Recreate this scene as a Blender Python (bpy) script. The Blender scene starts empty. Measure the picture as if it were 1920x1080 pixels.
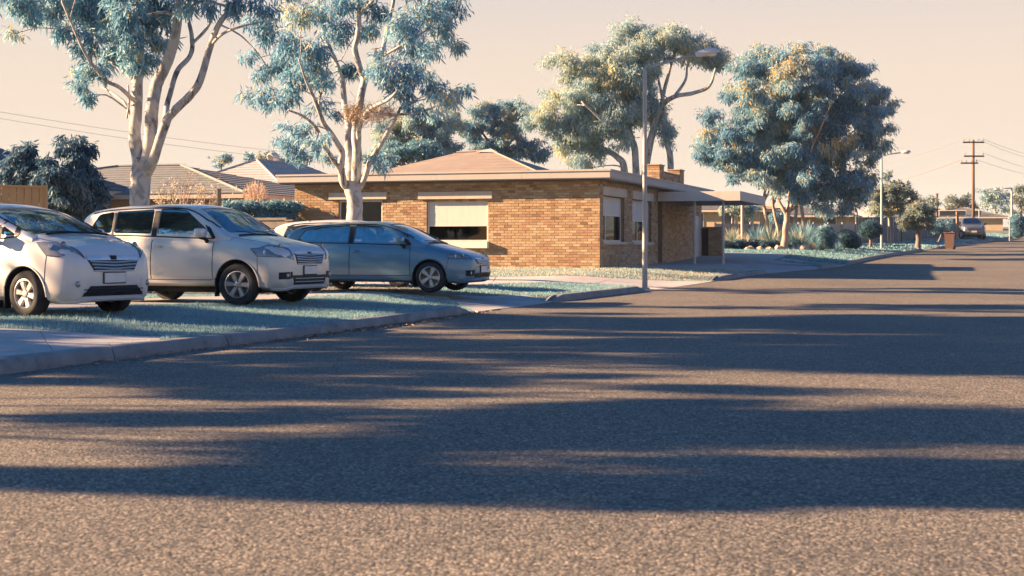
import bpy, bmesh, math, random
import numpy as np
from mathutils import Vector, Matrix
from mathutils.bvhtree import BVHTree

# ------------------------------------------------------------------ scene, camera, sky, sun
scene = bpy.context.scene
col = scene.collection
R = math.radians
FPX = 2667.0            # focal length in pixels of the 1920 px wide photograph
CAMH = 1.2
HORIZ = 462.0

cam_d = bpy.data.cameras.new('camera')
cam_d.sensor_width = 36.0
cam_d.lens = FPX / 1920.0 * 36.0
cam_d.shift_y = -(540.0 - HORIZ) / 1920.0
cam_d.clip_start = 0.1
cam_d.clip_end = 6000.0
cam_d.dof.use_dof = True
cam_d.dof.focus_distance = 36.0
cam_d.dof.aperture_fstop = 5.0
cam = bpy.data.objects.new('camera', cam_d)
cam.location = (0, 0, CAMH)
cam.rotation_euler = (R(90), 0, 0)
col.objects.link(cam)
scene.camera = cam

SUN_DIR = Vector((-1.85, 0.142, 0.64)).normalized()      # towards the sun
SUN_EL = math.asin(SUN_DIR.z)
SUN_AZ = math.atan2(SUN_DIR.x, SUN_DIR.y)                # from +Y towards +X

world = bpy.data.worlds.new('World')
scene.world = world
world.use_nodes = True
wn = world.node_tree
wn.nodes.clear()
w_out = wn.nodes.new('ShaderNodeOutputWorld')
w_bg = wn.nodes.new('ShaderNodeBackground')
w_sky = wn.nodes.new('ShaderNodeTexSky')
w_sky.sky_type = 'NISHITA'
w_sky.sun_disc = False
w_sky.sun_elevation = SUN_EL
w_sky.sun_rotation = SUN_AZ
w_sky.altitude = 0
w_sky.air_density = 1.0
w_sky.dust_density = 1.2
w_sky.ozone_density = 2.0
w_tc = wn.nodes.new('ShaderNodeTexCoord')
w_sep = wn.nodes.new('ShaderNodeSeparateXYZ')
w_map = wn.nodes.new('ShaderNodeMapRange')               # evening haze: warm towards the horizon, all round
w_map.interpolation_type = 'SMOOTHSTEP'
w_map.inputs['From Min'].default_value = 0.1
w_map.inputs['From Max'].default_value = 0.40
w_map.inputs['To Min'].default_value = 0.97
w_map.inputs['To Max'].default_value = 0.0
w_tint = wn.nodes.new('ShaderNodeMix'); w_tint.data_type = 'RGBA'; w_tint.blend_type = 'MULTIPLY'
w_tint.inputs['Factor'].default_value = 1.0
w_tint.inputs['B'].default_value = (0.04, 0.265, 0.47, 1)
w_mix = wn.nodes.new('ShaderNodeMix'); w_mix.data_type = 'RGBA'
SKY_STRENGTH = 0.085
w_mix.inputs['B'].default_value = (2.02, 1.61, 1.28, 1)
w_bg.inputs['Strength'].default_value = SKY_STRENGTH
L = wn.links.new
L(w_tc.outputs['Generated'], w_sep.inputs[0])
L(w_sep.outputs['Z'], w_map.inputs['Value'])
L(w_sky.outputs['Color'], w_tint.inputs['A'])
L(w_tint.outputs['Result'], w_mix.inputs['A'])
L(w_map.outputs['Result'], w_mix.inputs['Factor'])
L(w_mix.outputs['Result'], w_bg.inputs['Color'])
L(w_bg.outputs['Background'], w_out.inputs['Surface'])

sun_d = bpy.data.lights.new('sun', 'SUN')
sun_d.energy = 5.0
sun_d.angle = R(0.5)
sun_d.color = (1.0, 0.625, 0.34)
sun = bpy.data.objects.new('sun', sun_d)
sun.rotation_euler = (-SUN_DIR).to_track_quat('-Z', 'Y').to_euler()
sun.location = (-60, 10, 40)
col.objects.link(sun)

scene.view_settings.view_transform = 'Standard'
scene.view_settings.look = 'None'
scene.view_settings.exposure = 2.4
scene.view_settings.gamma = 1.0
scene.render.engine = 'CYCLES'
scene.cycles.use_denoising = True
scene.cycles.denoising_prefilter = 'ACCURATE'
scene.cycles.max_bounces = 6
scene.cycles.diffuse_bounces = 3
scene.cycles.glossy_bounces = 3
scene.cycles.transmission_bounces = 4
scene.cycles.transparent_max_bounces = 12
scene.cycles.caustics_reflective = False
scene.cycles.caustics_refractive = False

# ------------------------------------------------------------------ helpers
rng = np.random.default_rng(7)
rnd = random.Random(11)

def at(px, py, Y):
    """world point seen at photo pixel (px, py) at depth Y"""
    return Vector(((px - 960.0) / FPX * Y, Y, CAMH - (py - HORIZ) / FPX * Y))

def pchip(pts, x):
    pts = sorted(pts)
    xs = np.array([p[0] for p in pts], float); ys = np.array([p[1] for p in pts], float)
    h = np.diff(xs); d = np.diff(ys) / h
    m = np.zeros_like(xs)
    m[0] = d[0]; m[-1] = d[-1]
    for i in range(1, len(xs) - 1):
        if d[i - 1] * d[i] > 0:
            w1 = 2 * h[i] + h[i - 1]; w2 = h[i] + 2 * h[i - 1]
            m[i] = (w1 + w2) / (w1 / d[i - 1] + w2 / d[i])
    x = np.asarray(x, float)
    xc = np.clip(x, xs[0], xs[-1])
    i = np.clip(np.searchsorted(xs, xc) - 1, 0, len(xs) - 2)
    t = (xc - xs[i]) / h[i]
    t2, t3 = t * t, t * t * t
    return (ys[i] * (2 * t3 - 3 * t2 + 1) + h[i] * m[i] * (t3 - 2 * t2 + t)
            + ys[i + 1] * (-2 * t3 + 3 * t2) + h[i] * m[i + 1] * (t3 - t2))

def smooth(t):
    t = np.clip(t, 0, 1)
    return t * t * (3 - 2 * t)

def tag(o, label=None, cat=None, group=None, kind=None):
    if label: o['label'] = label
    if cat: o['category'] = cat
    if group: o['group'] = group
    if kind: o['kind'] = kind
    return o

def empty(name, loc=(0, 0, 0), rz=0.0, parent=None):
    o = bpy.data.objects.new(name, None)
    o.empty_display_size = 0.2
    o.location = loc
    o.rotation_euler = (0, 0, rz)
    col.objects.link(o)
    if parent: o.parent = parent
    return o

def link_mesh(name, me, m=None, parent=None, loc=None, rz=None):
    o = bpy.data.objects.new(name, me)
    if m is not None:
        for mm in (m if isinstance(m, (list, tuple)) else [m]): me.materials.append(mm)
    col.objects.link(o)
    if parent: o.parent = parent
    if loc is not None: o.location = loc
    if rz is not None: o.rotation_euler = (0, 0, rz)
    return o

def np_mesh(name, V, F, m=None, parent=None, smooth_=False, tint=None, loc=None):
    """V (n,3); F list of (k,) index arrays of one or several uniform sizes: array (m,k) or list of arrays"""
    if not isinstance(F, (list, tuple)): F = [F]
    F = [np.asarray(f, np.int32) for f in F if len(f)]
    me = bpy.data.meshes.new(name)
    V = np.asarray(V, np.float32)
    me.vertices.add(len(V)); me.vertices.foreach_set('co', V.ravel())
    nl = sum(f.size for f in F); nf = sum(len(f) for f in F)
    me.loops.add(nl); me.polygons.add(nf)
    me.loops.foreach_set('vertex_index', np.concatenate([f.ravel() for f in F]))
    tot = np.concatenate([np.full(len(f), f.shape[1], np.int32) for f in F])
    st = np.concatenate([[0], np.cumsum(tot)[:-1]]).astype(np.int32)
    me.polygons.foreach_set('loop_start', st)
    try: me.polygons.foreach_set('loop_total', tot)
    except Exception: pass
    me.polygons.foreach_set('use_smooth', np.full(nf, bool(smooth_)))
    me.update(calc_edges=True)
    if tint is not None:
        a = me.attributes.new('tint', 'FLOAT', 'POINT')
        a.data.foreach_set('value', np.asarray(tint, np.float32))
    return link_mesh(name, me, m, parent, loc)

class MB:
    """collects pieces into one mesh"""
    def __init__(s): s.v = []; s.f = []; s.t = []; s.cur = 0.5
    def add(s, vs, fs):
        b = len(s.v); s.v += [tuple(v) for v in vs]; s.t += [s.cur] * len(vs)
        s.f += [tuple(i + b for i in f) for f in fs]
        return s
    def box(s, x0, x1, y0, y1, z0, z1):
        return s.add([(x0,y0,z0),(x1,y0,z0),(x1,y1,z0),(x0,y1,z0),(x0,y0,z1),(x1,y0,z1),(x1,y1,z1),(x0,y1,z1)],
                     [(0,3,2,1),(4,5,6,7),(0,1,5,4),(1,2,6,5),(2,3,7,6),(3,0,4,7)])
    def bbox(s, x0, x1, y0, y1, z0, z1, b):
        """box with chamfered edges"""
        bm = bmesh.new()
        bmesh.ops.create_cube(bm, size=1)
        for v in bm.verts:
            v.co = Vector(((x0+x1)/2 + v.co.x*(x1-x0), (y0+y1)/2 + v.co.y*(y1-y0), (z0+z1)/2 + v.co.z*(z1-z0)))
        bmesh.ops.bevel(bm, geom=list(bm.edges), offset=b, segments=2, affect='EDGES', profile=0.5)
        return s.bm(bm)
    def bm(s, bm):
        bm.verts.index_update()
        s.add([tuple(v.co) for v in bm.verts], [tuple(v.index for v in f.verts) for f in bm.faces])
        bm.free(); return s
    def quad(s, a, b, c, d): return s.add([a, b, c, d], [(0, 1, 2, 3)])
    def prism(s, poly, z0, z1):
        n = len(poly)
        zs0 = z0 if hasattr(z0, '__len__') else [z0]*n
        zs1 = z1 if hasattr(z1, '__len__') else [z1]*n
        return s.add([(p[0], p[1], zs0[i]) for i, p in enumerate(poly)] + [(p[0], p[1], zs1[i]) for i, p in enumerate(poly)],
                     [tuple(range(n))[::-1], tuple(range(n, 2*n))] + [(i, (i+1) % n, n+(i+1) % n, n+i) for i in range(n)])
    def tube(s, path, rad, n=8, cap=True):
        path = [Vector(p) for p in path]
        if not hasattr(rad, '__len__'): rad = [rad]*len(path)
        vs = []; up = None
        for i, p in enumerate(path):
            d = (path[min(i+1, len(path)-1)] - path[max(i-1, 0)]).normalized()
            if up is None:
                up = Vector((0, 0, 1)) if abs(d.z) < 0.9 else Vector((1, 0, 0))
            u = d.cross(up)
            if u.length < 1e-5: u = d.cross(Vector((0.3, 1, 0.2)))
            u.normalize(); w = u.cross(d).normalized(); up = w
            for k in range(n):
                a = 2*math.pi*k/n
                vs.append(p + (u*math.cos(a) + w*math.sin(a))*rad[i])
        fs = []
        for i in range(len(path)-1):
            for k in range(n):
                fs.append((i*n+k, i*n+(k+1) % n, (i+1)*n+(k+1) % n, (i+1)*n+k))
        if cap: fs += [tuple(range(n))[::-1], tuple(range((len(path)-1)*n, len(path)*n))]
        return s.add(vs, fs)
    def lathe(s, prof, n=24, axis='z', c=(0, 0, 0)):
        vs = []; m = len(prof)
        for k in range(n):
            a = 2*math.pi*k/n; ca, sa = math.cos(a), math.sin(a)
            for (r, h) in prof:
                if axis == 'z': vs.append((c[0]+r*ca, c[1]+r*sa, c[2]+h))
                else: vs.append((c[0]+r*ca, c[1]+h, c[2]+r*sa))
        fs = []
        for k in range(n):
            k2 = (k+1) % n
            for j in range(m-1):
                fs.append((k*m+j, k2*m+j, k2*m+j+1, k*m+j+1))
        return s.add(vs, fs)
    def blob(s, c, r, seed=0, sub=2, amp=0.18):
        bm = bmesh.new(); bmesh.ops.create_icosphere(bm, subdivisions=sub, radius=1)
        rr = random.Random(seed); ph = [rr.uniform(0, 6) for _ in range(6)]
        for v in bm.verts:
            n_ = v.co.normalized()
            k = 1 + amp*(math.sin(3*n_.x+ph[0])*math.sin(3.4*n_.y+ph[1]) + 0.6*math.sin(6*n_.z+ph[2])*math.sin(5*n_.x+ph[3]))
            v.co = Vector((c[0]+n_.x*k*r[0], c[1]+n_.y*k*r[1], c[2]+n_.z*k*r[2]))
        return s.bm(bm)
    def build(s, name, m, parent=None, smooth_=False, loc=None, rz=None, angle=None):
        me = bpy.data.meshes.new(name)
        me.from_pydata(s.v, [], s.f)
        me.update()
        if smooth_:
            me.polygons.foreach_set('use_smooth', np.ones(len(me.polygons), bool))
            if angle: me.set_sharp_from_angle(angle=R(angle))
        a = me.attributes.new('tint', 'FLOAT', 'POINT')
        a.data.foreach_set('value', np.asarray(s.t, np.float32))
        return link_mesh(name, me, m, parent, loc, rz)

def copy_tree(o, parent=None):
    c = o.copy(); col.objects.link(c); c.parent = parent
    for ch in list(o.children): copy_tree(ch, c)
    return c

# ------------------------------------------------------------------ materials
def new_mat(name):
    m = bpy.data.materials.new(name); m.use_nodes = True
    nt = m.node_tree; nt.nodes.clear()
    out = nt.nodes.new('ShaderNodeOutputMaterial')
    b = nt.nodes.new('ShaderNodeBsdfPrincipled')
    nt.links.new(b.outputs[0], out.inputs['Surface'])
    return m, nt, b, out

def ramp(nt, stops, interp='LINEAR'):
    r = nt.nodes.new('ShaderNodeValToRGB'); e = r.color_ramp.elements
    r.color_ramp.interpolation = interp
    while len(e) < len(stops): e.new(0.5)
    for i, (p, c) in enumerate(stops):
        e[i].position = p; e[i].color = (*c, 1) if len(c) == 3 else c
    return r

def noise(nt, scale, detail=4, rough=0.6, coord='Object', stretch=None, dist=0.0):
    tc = nt.nodes.new('ShaderNodeTexCoord'); n = nt.nodes.new('ShaderNodeTexNoise')
    n.inputs['Scale'].default_value = scale; n.inputs['Detail'].default_value = detail
    n.inputs['Roughness'].default_value = rough; n.inputs['Distortion'].default_value = dist
    src = tc.outputs[coord]
    if stretch:
        mp = nt.nodes.new('ShaderNodeMapping'); mp.inputs['Scale'].default_value = stretch
        nt.links.new(src, mp.inputs['Vector']); src = mp.outputs[0]
    nt.links.new(src, n.inputs['Vector'])
    return n

def bump(nt, b, h, strength=0.3, dist=0.01):
    bp = nt.nodes.new('ShaderNodeBump'); bp.inputs['Strength'].default_value = strength
    bp.inputs['Distance'].default_value = dist
    nt.links.new(h, bp.inputs['Height']); nt.links.new(bp.outputs[0], b.inputs['Normal'])
    return bp

def mixc(nt, fac, a, b, blend='MIX'):
    m = nt.nodes.new('ShaderNodeMix'); m.data_type = 'RGBA'; m.blend_type = blend
    for key, v in (('Factor', fac), ('A', a), ('B', b)):
        if isinstance(v, (int, float)): m.inputs[key].default_value = v
        elif isinstance(v, (tuple, list)): m.inputs[key].default_value = (*v, 1) if len(v) == 3 else v
        else: nt.links.new(v, m.inputs[key])
    return m.outputs['Result']

def surf(name, c1, c2, scale=4, rough=0.8, bump_s=0.2, bump_scale=None, stains=None, metallic=0.0, spec=0.3, stretch=None, bdist=0.01):
    """two-colour noise surface with grain, and optional third-colour stains"""
    m, nt, b, out = new_mat(name)
    n = noise(nt, scale, 6, 0.65, stretch=stretch)
    r = ramp(nt, [(0.3, c1), (0.7, c2)])
    nt.links.new(n.outputs['Fac'], r.inputs[0])
    c = r.outputs[0]
    if stains:
        n2 = noise(nt, stains[1], 5, 0.7, stretch=stains[3] if len(stains) > 3 else None, dist=0.4)
        r2 = ramp(nt, [(0.52, (0, 0, 0)), (0.72, (1, 1, 1))])
        nt.links.new(n2.outputs['Fac'], r2.inputs[0])
        mm = nt.nodes.new('ShaderNodeMath'); mm.operation = 'MULTIPLY'; mm.inputs[1].default_value = stains[2]
        nt.links.new(r2.outputs[0], mm.inputs[0])
        c = mixc(nt, mm.outputs[0], c, stains[0])
    nt.links.new(c, b.inputs['Base Color'])
    b.inputs['Roughness'].default_value = rough
    b.inputs['Metallic'].default_value = metallic
    b.inputs['Specular IOR Level'].default_value = spec
    if bump_s:
        nb = noise(nt, bump_scale or scale*8, 5, 0.7, stretch=stretch)
        bump(nt, b, nb.outputs['Fac'], bump_s, bdist)
    return m

def tinted(name, stops, rough=0.8, bump_s=0.0, bump_scale=60, var=0.25, var_scale=9.0, spec=0.3, interp='LINEAR'):
    """colour from the per-piece 'tint' attribute, times fine noise"""
    m, nt, b, out = new_mat(name)
    a = nt.nodes.new('ShaderNodeAttribute'); a.attribute_name = 'tint'
    r = ramp(nt, stops, interp); nt.links.new(a.outputs['Fac'], r.inputs[0])
    n = noise(nt, var_scale, 5, 0.65)
    r2 = ramp(nt, [(0.3, (1-var,)*3), (0.7, (1+var*0.4,)*3)]); nt.links.new(n.outputs['Fac'], r2.inputs[0])
    nt.links.new(mixc(nt, 1.0, r.outputs[0], r2.outputs[0], 'MULTIPLY'), b.inputs['Base Color'])
    b.inputs['Roughness'].default_value = rough; b.inputs['Specular IOR Level'].default_value = spec
    if bump_s:
        nb = noise(nt, bump_scale, 4, 0.7); bump(nt, b, nb.outputs['Fac'], bump_s)
    return m

def leafmat(name, stops, rough=0.5, trans=0.42, spec=0.35):
    m, nt, b, out = new_mat(name)
    a = nt.nodes.new('ShaderNodeAttribute'); a.attribute_name = 'tint'
    r = ramp(nt, stops); nt.links.new(a.outputs['Fac'], r.inputs[0])
    nt.links.new(r.outputs[0], b.inputs['Base Color'])
    b.inputs['Roughness'].default_value = rough; b.inputs['Specular IOR Level'].default_value = spec
    t = nt.nodes.new('ShaderNodeBsdfTranslucent'); nt.links.new(r.outputs[0], t.inputs['Color'])
    mx = nt.nodes.new('ShaderNodeMixShader'); mx.inputs[0].default_value = trans
    nt.links.new(b.outputs[0], mx.inputs[1]); nt.links.new(t.outputs[0], mx.inputs[2])
    nt.links.new(mx.outputs[0], out.inputs['Surface'])
    return m

def plain(name, c, rough=0.5, metallic=0.0, spec=0.5, coat=0.0):
    m, nt, b, out = new_mat(name)
    n = noise(nt, 7, 4, 0.6)
    r = ramp(nt, [(0.3, tuple(x*0.88 for x in c)), (0.7, tuple(min(1, x*1.06) for x in c))])
    nt.links.new(n.outputs['Fac'], r.inputs[0]); nt.links.new(r.outputs[0], b.inputs['Base Color'])
    b.inputs['Roughness'].default_value = rough; b.inputs['Metallic'].default_value = metallic
    b.inputs['Specular IOR Level'].default_value = spec
    b.inputs['Coat Weight'].default_value = coat; b.inputs['Coat Roughness'].default_value = 0.06
    return m

def glassmat(name, tint=(0.55, 0.66, 0.7), refl=1.0, base=0.08):
    m, nt, b, out = new_mat(name)
    nt.nodes.remove(b)
    tr = nt.nodes.new('ShaderNodeBsdfTransparent'); tr.inputs[0].default_value = (*tint, 1)
    gl = nt.nodes.new('ShaderNodeBsdfGlossy'); gl.inputs['Roughness'].default_value = 0.02
    fr = nt.nodes.new('ShaderNodeFresnel'); fr.inputs[0].default_value = 1.55
    mu = nt.nodes.new('ShaderNodeMath'); mu.operation = 'MULTIPLY_ADD'; mu.inputs[1].default_value = refl; mu.inputs[2].default_value = base
    mx = nt.nodes.new('ShaderNodeMixShader')
    nt.links.new(fr.outputs[0], mu.inputs[0]); nt.links.new(mu.outputs[0], mx.inputs[0])
    nt.links.new(tr.outputs[0], mx.inputs[1]); nt.links.new(gl.outputs[0], mx.inputs[2])
    nt.links.new(mx.outputs[0], out.inputs['Surface'])
    return m

M = {}
# ------------------------------------------------------------------ the lie of the land
KERB = [(-11.2, -4), (-6.35, 9), (-4.8, 13.3), (-3.76, 16.2), (-2.8, 18.8), (-0.67, 25.6), (0.98, 30.8), (3.5, 37), (6.2, 43), (8.6, 48),
        (12.95, 57), (17.3, 68), (22.5, 80), (29.6, 95), (36.4, 109), (47.9, 133), (60, 160), (100, 250), (165, 400), (255, 600)]
ROADZ = [(-10, 0), (25, 0), (31, 0.005), (37, 0.04), (43, 0.15), (48, 0.28), (57, 0.37), (60, 0.43), (68, 0.59), (80, 0.84), (95, 1.2), (109, 1.55),
         (133, 2.2), (160, 2.9), (220, 4.0), (400, 6), (700, 7)]
LOTZ = [(-10, 0.14), (15, 0.17), (19, 0.24), (25, 0.24), (30, 0.25), (36, 0.27), (41, 0.42), (45, 0.50), (52, 0.55), (56, 0.62), (60, 0.74), (65, 0.98), (72, 1.05),
        (80, 1.12), (95, 1.40), (109, 1.78), (133, 2.45), (160, 3.1), (220, 4.2), (400, 6), (700, 7)]
DROPS = [(25.5, 30.6), (37.0, 43.0), (48.2, 54.6), (57.6, 59.6), (84, 88), (99, 102), (112, 117)]       # driveway crossings, depth ranges along the kerb
def K(Y): return pchip([(b, a) for a, b in KERB], Y)
def z0(Y): return pchip(ROADZ, Y)
def drop(Y):
    Y = np.asarray(Y, float); r = np.zeros_like(Y)
    for a, b in DROPS: r = np.maximum(r, smooth((Y - a + 0.25)/0.5) * smooth((b + 0.25 - Y)/0.5))
    return r
def kd(X, Y):
    """distance to the left of the kerb face"""
    return (K(Y) - X) * 0.915
def gz(X, Y):
    X = np.asarray(X, float); Y = np.asarray(Y, float)
    d = kd(X, Y); dr = drop(Y); zr = z0(Y); lz = pchip(LOTZ, Y)
    e = zr + 0.13*(1 - dr) + 0.012*dr
    w = smooth(d / 3.2)
    z = e*(1 - w) + lz*w
    z = z + 0.02*np.sin(X*0.9 + Y*0.35)*smooth((d - 0.5)/3)*smooth((Y-13)/4)*(1-smooth((Y-28)/8))
    return np.where(d > 0, z, zr)
def G(px, py):
    """ground point under a photo pixel"""
    s = (py - HORIZ) / FPX; rx = (px - 960.0) / FPX
    Ys = np.concatenate([np.linspace(4, 60, 1200), np.linspace(60.1, 400, 2400)])
    f = CAMH - s*Ys - gz(rx*Ys, Ys)
    i = np.where(f <= 0)[0]
    k = i[0] if len(i) else len(Ys) - 1
    Y = Ys[k]
    if k > 0 and len(i):
        t = f[k-1] / (f[k-1] - f[k] + 1e-9); Y = Ys[k-1] + t*(Ys[k]-Ys[k-1])
    return Vector((rx*Y, Y, float(gz(rx*Y, Y))))
def onground(px, Y): 
    X = (px - 960.0)/FPX*Y
    return Vector((X, Y, float(gz(X, Y))))

def asphalt_mat():
    m, nt, b, out = new_mat('asphalt')
    tc = nt.nodes.new('ShaderNodeTexCoord')
    vo = nt.nodes.new('ShaderNodeTexVoronoi'); vo.inputs['Scale'].default_value = 66; vo.inputs['Randomness'].default_value = 1
    nt.links.new(tc.outputs['Object'], vo.inputs['Vector'])
    sep = nt.nodes.new('ShaderNodeSeparateColor'); nt.links.new(vo.outputs['Color'], sep.inputs[0])
    chip = ramp(nt, [(0.0, (0.07, 0.068, 0.063)), (0.35, (0.155, 0.147, 0.128)), (0.8, (0.245, 0.226, 0.187)), (1.0, (0.46, 0.39, 0.30))])
    nt.links.new(sep.outputs[0], chip.inputs[0])
    gap = ramp(nt, [(0.35, (1, 1, 1)), (0.75, (0.5, 0.52, 0.56))]); nt.links.new(vo.outputs['Distance'], gap.inputs[0])
    c = mixc(nt, 1.0, chip.outputs[0], gap.outputs[0], 'MULTIPLY')
    big = noise(nt, 0.35, 5, 0.6); rb = ramp(nt, [(0.3, (0.78, 0.80, 0.84)), (0.7, (1.14, 1.12, 1.08))]); nt.links.new(big.outputs['Fac'], rb.inputs[0])
    c = mixc(nt, 1.0, c, rb.outputs[0], 'MULTIPLY')
    med = noise(nt, 6.0, 6, 0.75); rm = ramp(nt, [(0.3, (0.8, 0.8, 0.82)), (0.7, (1.14, 1.13, 1.12))]); nt.links.new(med.outputs['Fac'], rm.inputs[0])
    c = mixc(nt, 1.0, c, rm.outputs[0], 'MULTIPLY')
    pit = noise(nt, 38.0, 3, 0.6); rp_ = ramp(nt, [(0.60, (1, 1, 1)), (0.70, (0.42, 0.43, 0.45))]); nt.links.new(pit.outputs['Fac'], rp_.inputs[0])
    c = mixc(nt, 1.0, c, rp_.outputs[0], 'MULTIPLY')
    nt.links.new(c, b.inputs['Base Color'])
    b.inputs['Roughness'].default_value = 0.85; b.inputs['Specular IOR Level'].default_value = 0.25
    inv = nt.nodes.new('ShaderNodeMath'); inv.operation = 'SUBTRACT'; inv.inputs[0].default_value = 1.0
    nt.links.new(vo.outputs['Distance'], inv.inputs[1])
    nb = noise(nt, 26.0, 5, 0.7)
    ad = nt.nodes.new('ShaderNodeMath'); ad.operation = 'ADD'
    nt.links.new(inv.outputs[0], ad.inputs[0]); nt.links.new(nb.outputs['Fac'], ad.inputs[1])
    bump(nt, b, ad.outputs[0], 0.5, 0.008)
    return m
M['asphalt'] = asphalt_mat()
M['concrete'] = surf('concrete', (0.30, 0.31, 0.32), (0.40, 0.40, 0.40), 1.3, 0.9, 0.25, 60, stains=((0.22, 0.22, 0.23), 0.7, 0.6))
M['pale_concrete'] = surf('pale_concrete', (0.44, 0.42, 0.40), (0.53, 0.50, 0.475), 1.3, 0.9, 0.25, 60, stains=((0.33, 0.31, 0.30), 0.7, 0.5))
M['kerb'] = surf('kerb_concrete', (0.17, 0.18, 0.185), (0.27, 0.275, 0.275), 2.2, 0.92, 0.35, 50, stains=((0.09, 0.10, 0.105), 2.5, 0.7))
M['dirt'] = surf('dirt', (0.16, 0.14, 0.12), (0.27, 0.24, 0.21), 2.5, 0.95, 0.6, 40, stains=((0.10, 0.10, 0.09), 1.3, 0.6))
M['soil'] = surf('lawn_soil', (0.10, 0.13, 0.12), (0.19, 0.21, 0.19), 1.2, 0.95, 0.6, 30, stains=((0.22, 0.20, 0.16), 0.5, 0.6))
M['farland'] = surf('far_ground', (0.12, 0.17, 0.17), (0.22, 0.24, 0.21), 0.05, 0.95, 0.2, 2)

def sheet(name, A, B, m, zoff=0.0, zf=gz, parent=None):
    """grid sheet: A, B arrays of X, Y (rows, cols)"""
    Z = zf(A, B) + zoff
    V = np.stack([A, B, Z], -1).reshape(-1, 3)
    r, c = A.shape
    i = np.arange(r*c).reshape(r, c)
    F = np.stack([i[:-1, :-1], i[:-1, 1:], i[1:, 1:], i[1:, :-1]], -1).reshape(-1, 4)
    return np_mesh(name, V, F, m, parent, smooth_=True)

ys = np.concatenate([np.arange(-8, 12, 0.8), np.arange(12, 62, 0.25), np.arange(62, 140, 1.0), np.linspace(140, 620, 60)])
ds = np.concatenate([np.arange(0.14, 6, 0.3), np.arange(6, 30, 1.5), np.linspace(31, 420, 40)])
YY, DD = np.meshgrid(ys, ds, indexing='ij')
terrain = tag(sheet('ground', K(YY) - DD/0.915, YY, M['soil']), kind='structure')
rs = np.concatenate([[-0.05, 0.0], np.linspace(0.3, 11, 12)])
YY, DD = np.meshgrid(ys, rs, indexing='ij')
road = tag(sheet('road', K(YY) + DD/0.915, YY, M['asphalt'], zf=lambda X, Y: z0(Y)), kind='structure')
rs = np.concatenate([[11.0, 11.1, 14], np.linspace(20, 300, 14)])
YY, DD = np.meshgrid(ys, rs, indexing='ij')
tag(sheet('verge_ground', K(YY) + DD/0.915, YY, M['soil'], zf=lambda X, Y: z0(Y) + np.where((X - K(Y)) > 12.05, 0.12, -0.02)), kind='structure')

# kerb stones, each a piece
kerb = tag(empty('kerb'), kind='structure')
def kerb_run(y0, y1, nose0, nose1):
    s = y0
    L_ = 2.35
    n = max(1, round((y1 - y0)*1.08 / L_)); step = (y1 - y0)/n
    for i in range(n):
        a = y0 + i*step + 0.008; b = y0 + (i+1)*step - 0.008
        mb = MB(); ring = []
        k = 6
        prof = [(-0.03, -0.06), (-0.03, 0.03), (0.0, 0.115), (0.025, 0.137), (0.05, 0.141), (0.17, 0.142), (0.17, -0.06)]   # distance behind the face, height
        vs = []
        dz = rnd.uniform(-0.004, 0.004); dd = rnd.uniform(-0.006, 0.006)
        for j in range(k+1):
            y = a + (b - a)*j/k
            sc = 1.0
            if nose0 and i == 0: sc = min(1, 0.12 + (y - a)/0.55)
            if nose1 and i == n-1: sc = min(sc, 0.12 + (b - y)/0.55)
            xk = float(K(y)); zr = float(z0(y))
            for (d, h) in prof:
                hh = h*sc if h > 0 else h
                vs.append((xk - (d + dd)/0.915*0.96, y + (d + dd)*0.4, zr + hh + dz))
        m_ = len(prof); fs = []
        for j in range(k):
            for q in range(m_-1):
                fs.append((j*m_+q, (j+1)*m_+q, (j+1)*m_+q+1, j*m_+q+1))
        fs.append(tuple(range(m_))); fs.append(tuple(range(k*m_, (k+1)*m_))[::-1])
        mb.add(vs, fs)
        mb.build('kerb_stone', M['kerb'], kerb, smooth_=True, angle=40)
runs = []
prev = -4.0
for a, b in DROPS:
    runs.append((prev, a, prev > 0, True)); prev = b
runs.append((prev, 135, True, False))
for r_ in runs: kerb_run(*r_)

def ground_poly(name, pts, m, zoff, parent=None, res=0.35, gap=0.0):
    """flat-ish slab lying on the ground inside polygon pts (world XY), following the ground height"""
    bm = bmesh.new()
    c = sum((Vector((p[0], p[1], 0)) for p in pts), Vector())/len(pts)
    vs = []
    for p in pts:
        v = Vector((p[0], p[1], 0))
        if gap: v = v + (c - v).normalized()*gap
        vs.append(bm.verts.new(v))
    f = bm.faces.new(vs)
    if f.normal.z < 0 or True:
        bmesh.ops.recalc_face_normals(bm, faces=[f])
        f.normal_update()
        if f.normal.z < 0: f.normal_flip()
    # cut into a grid
    xs = [p[0] for p in pts]; yy = [p[1] for p in pts]
    for axis, lo, hi in ((0, min(xs), max(xs)), (1, min(yy), max(yy))):
        n = int((hi - lo)/res)
        for k in range(1, n+1):
            co = Vector((0, 0, 0)); co[axis] = lo + (hi-lo)*k/(n+1)
            no = Vector((0, 0, 0)); no[axis] = 1
            bmesh.ops.bisect_plane(bm, geom=bm.verts[:]+bm.edges[:]+bm.faces[:], plane_co=co, plane_no=no)
    bmesh.ops.triangulate(bm, faces=bm.faces[:])
    for v in bm.verts: v.co.z = float(gz(v.co.x, v.co.y)) + zoff
    # skirt
    be = [e for e in bm.edges if e.is_boundary]
    ex = bmesh.ops.extrude_edge_only(bm, edges=be)
    for v in [g for g in ex['geom'] if isinstance(g, bmesh.types.BMVert)]: v.co.z -= 0.08
    me = bpy.data.meshes.new(name); bm.to_mesh(me); bm.free()
    for p in me.polygons: p.use_smooth = False
    return link_mesh(name, me, m, parent)

def Gp(*pp): return [tuple(G(*p)[:2]) for p in pp]
def behind(y, d):
    """XY a distance d behind the kerb face at depth y"""
    return (float(K(y)) - d*0.93, y + d*0.37)

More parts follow.
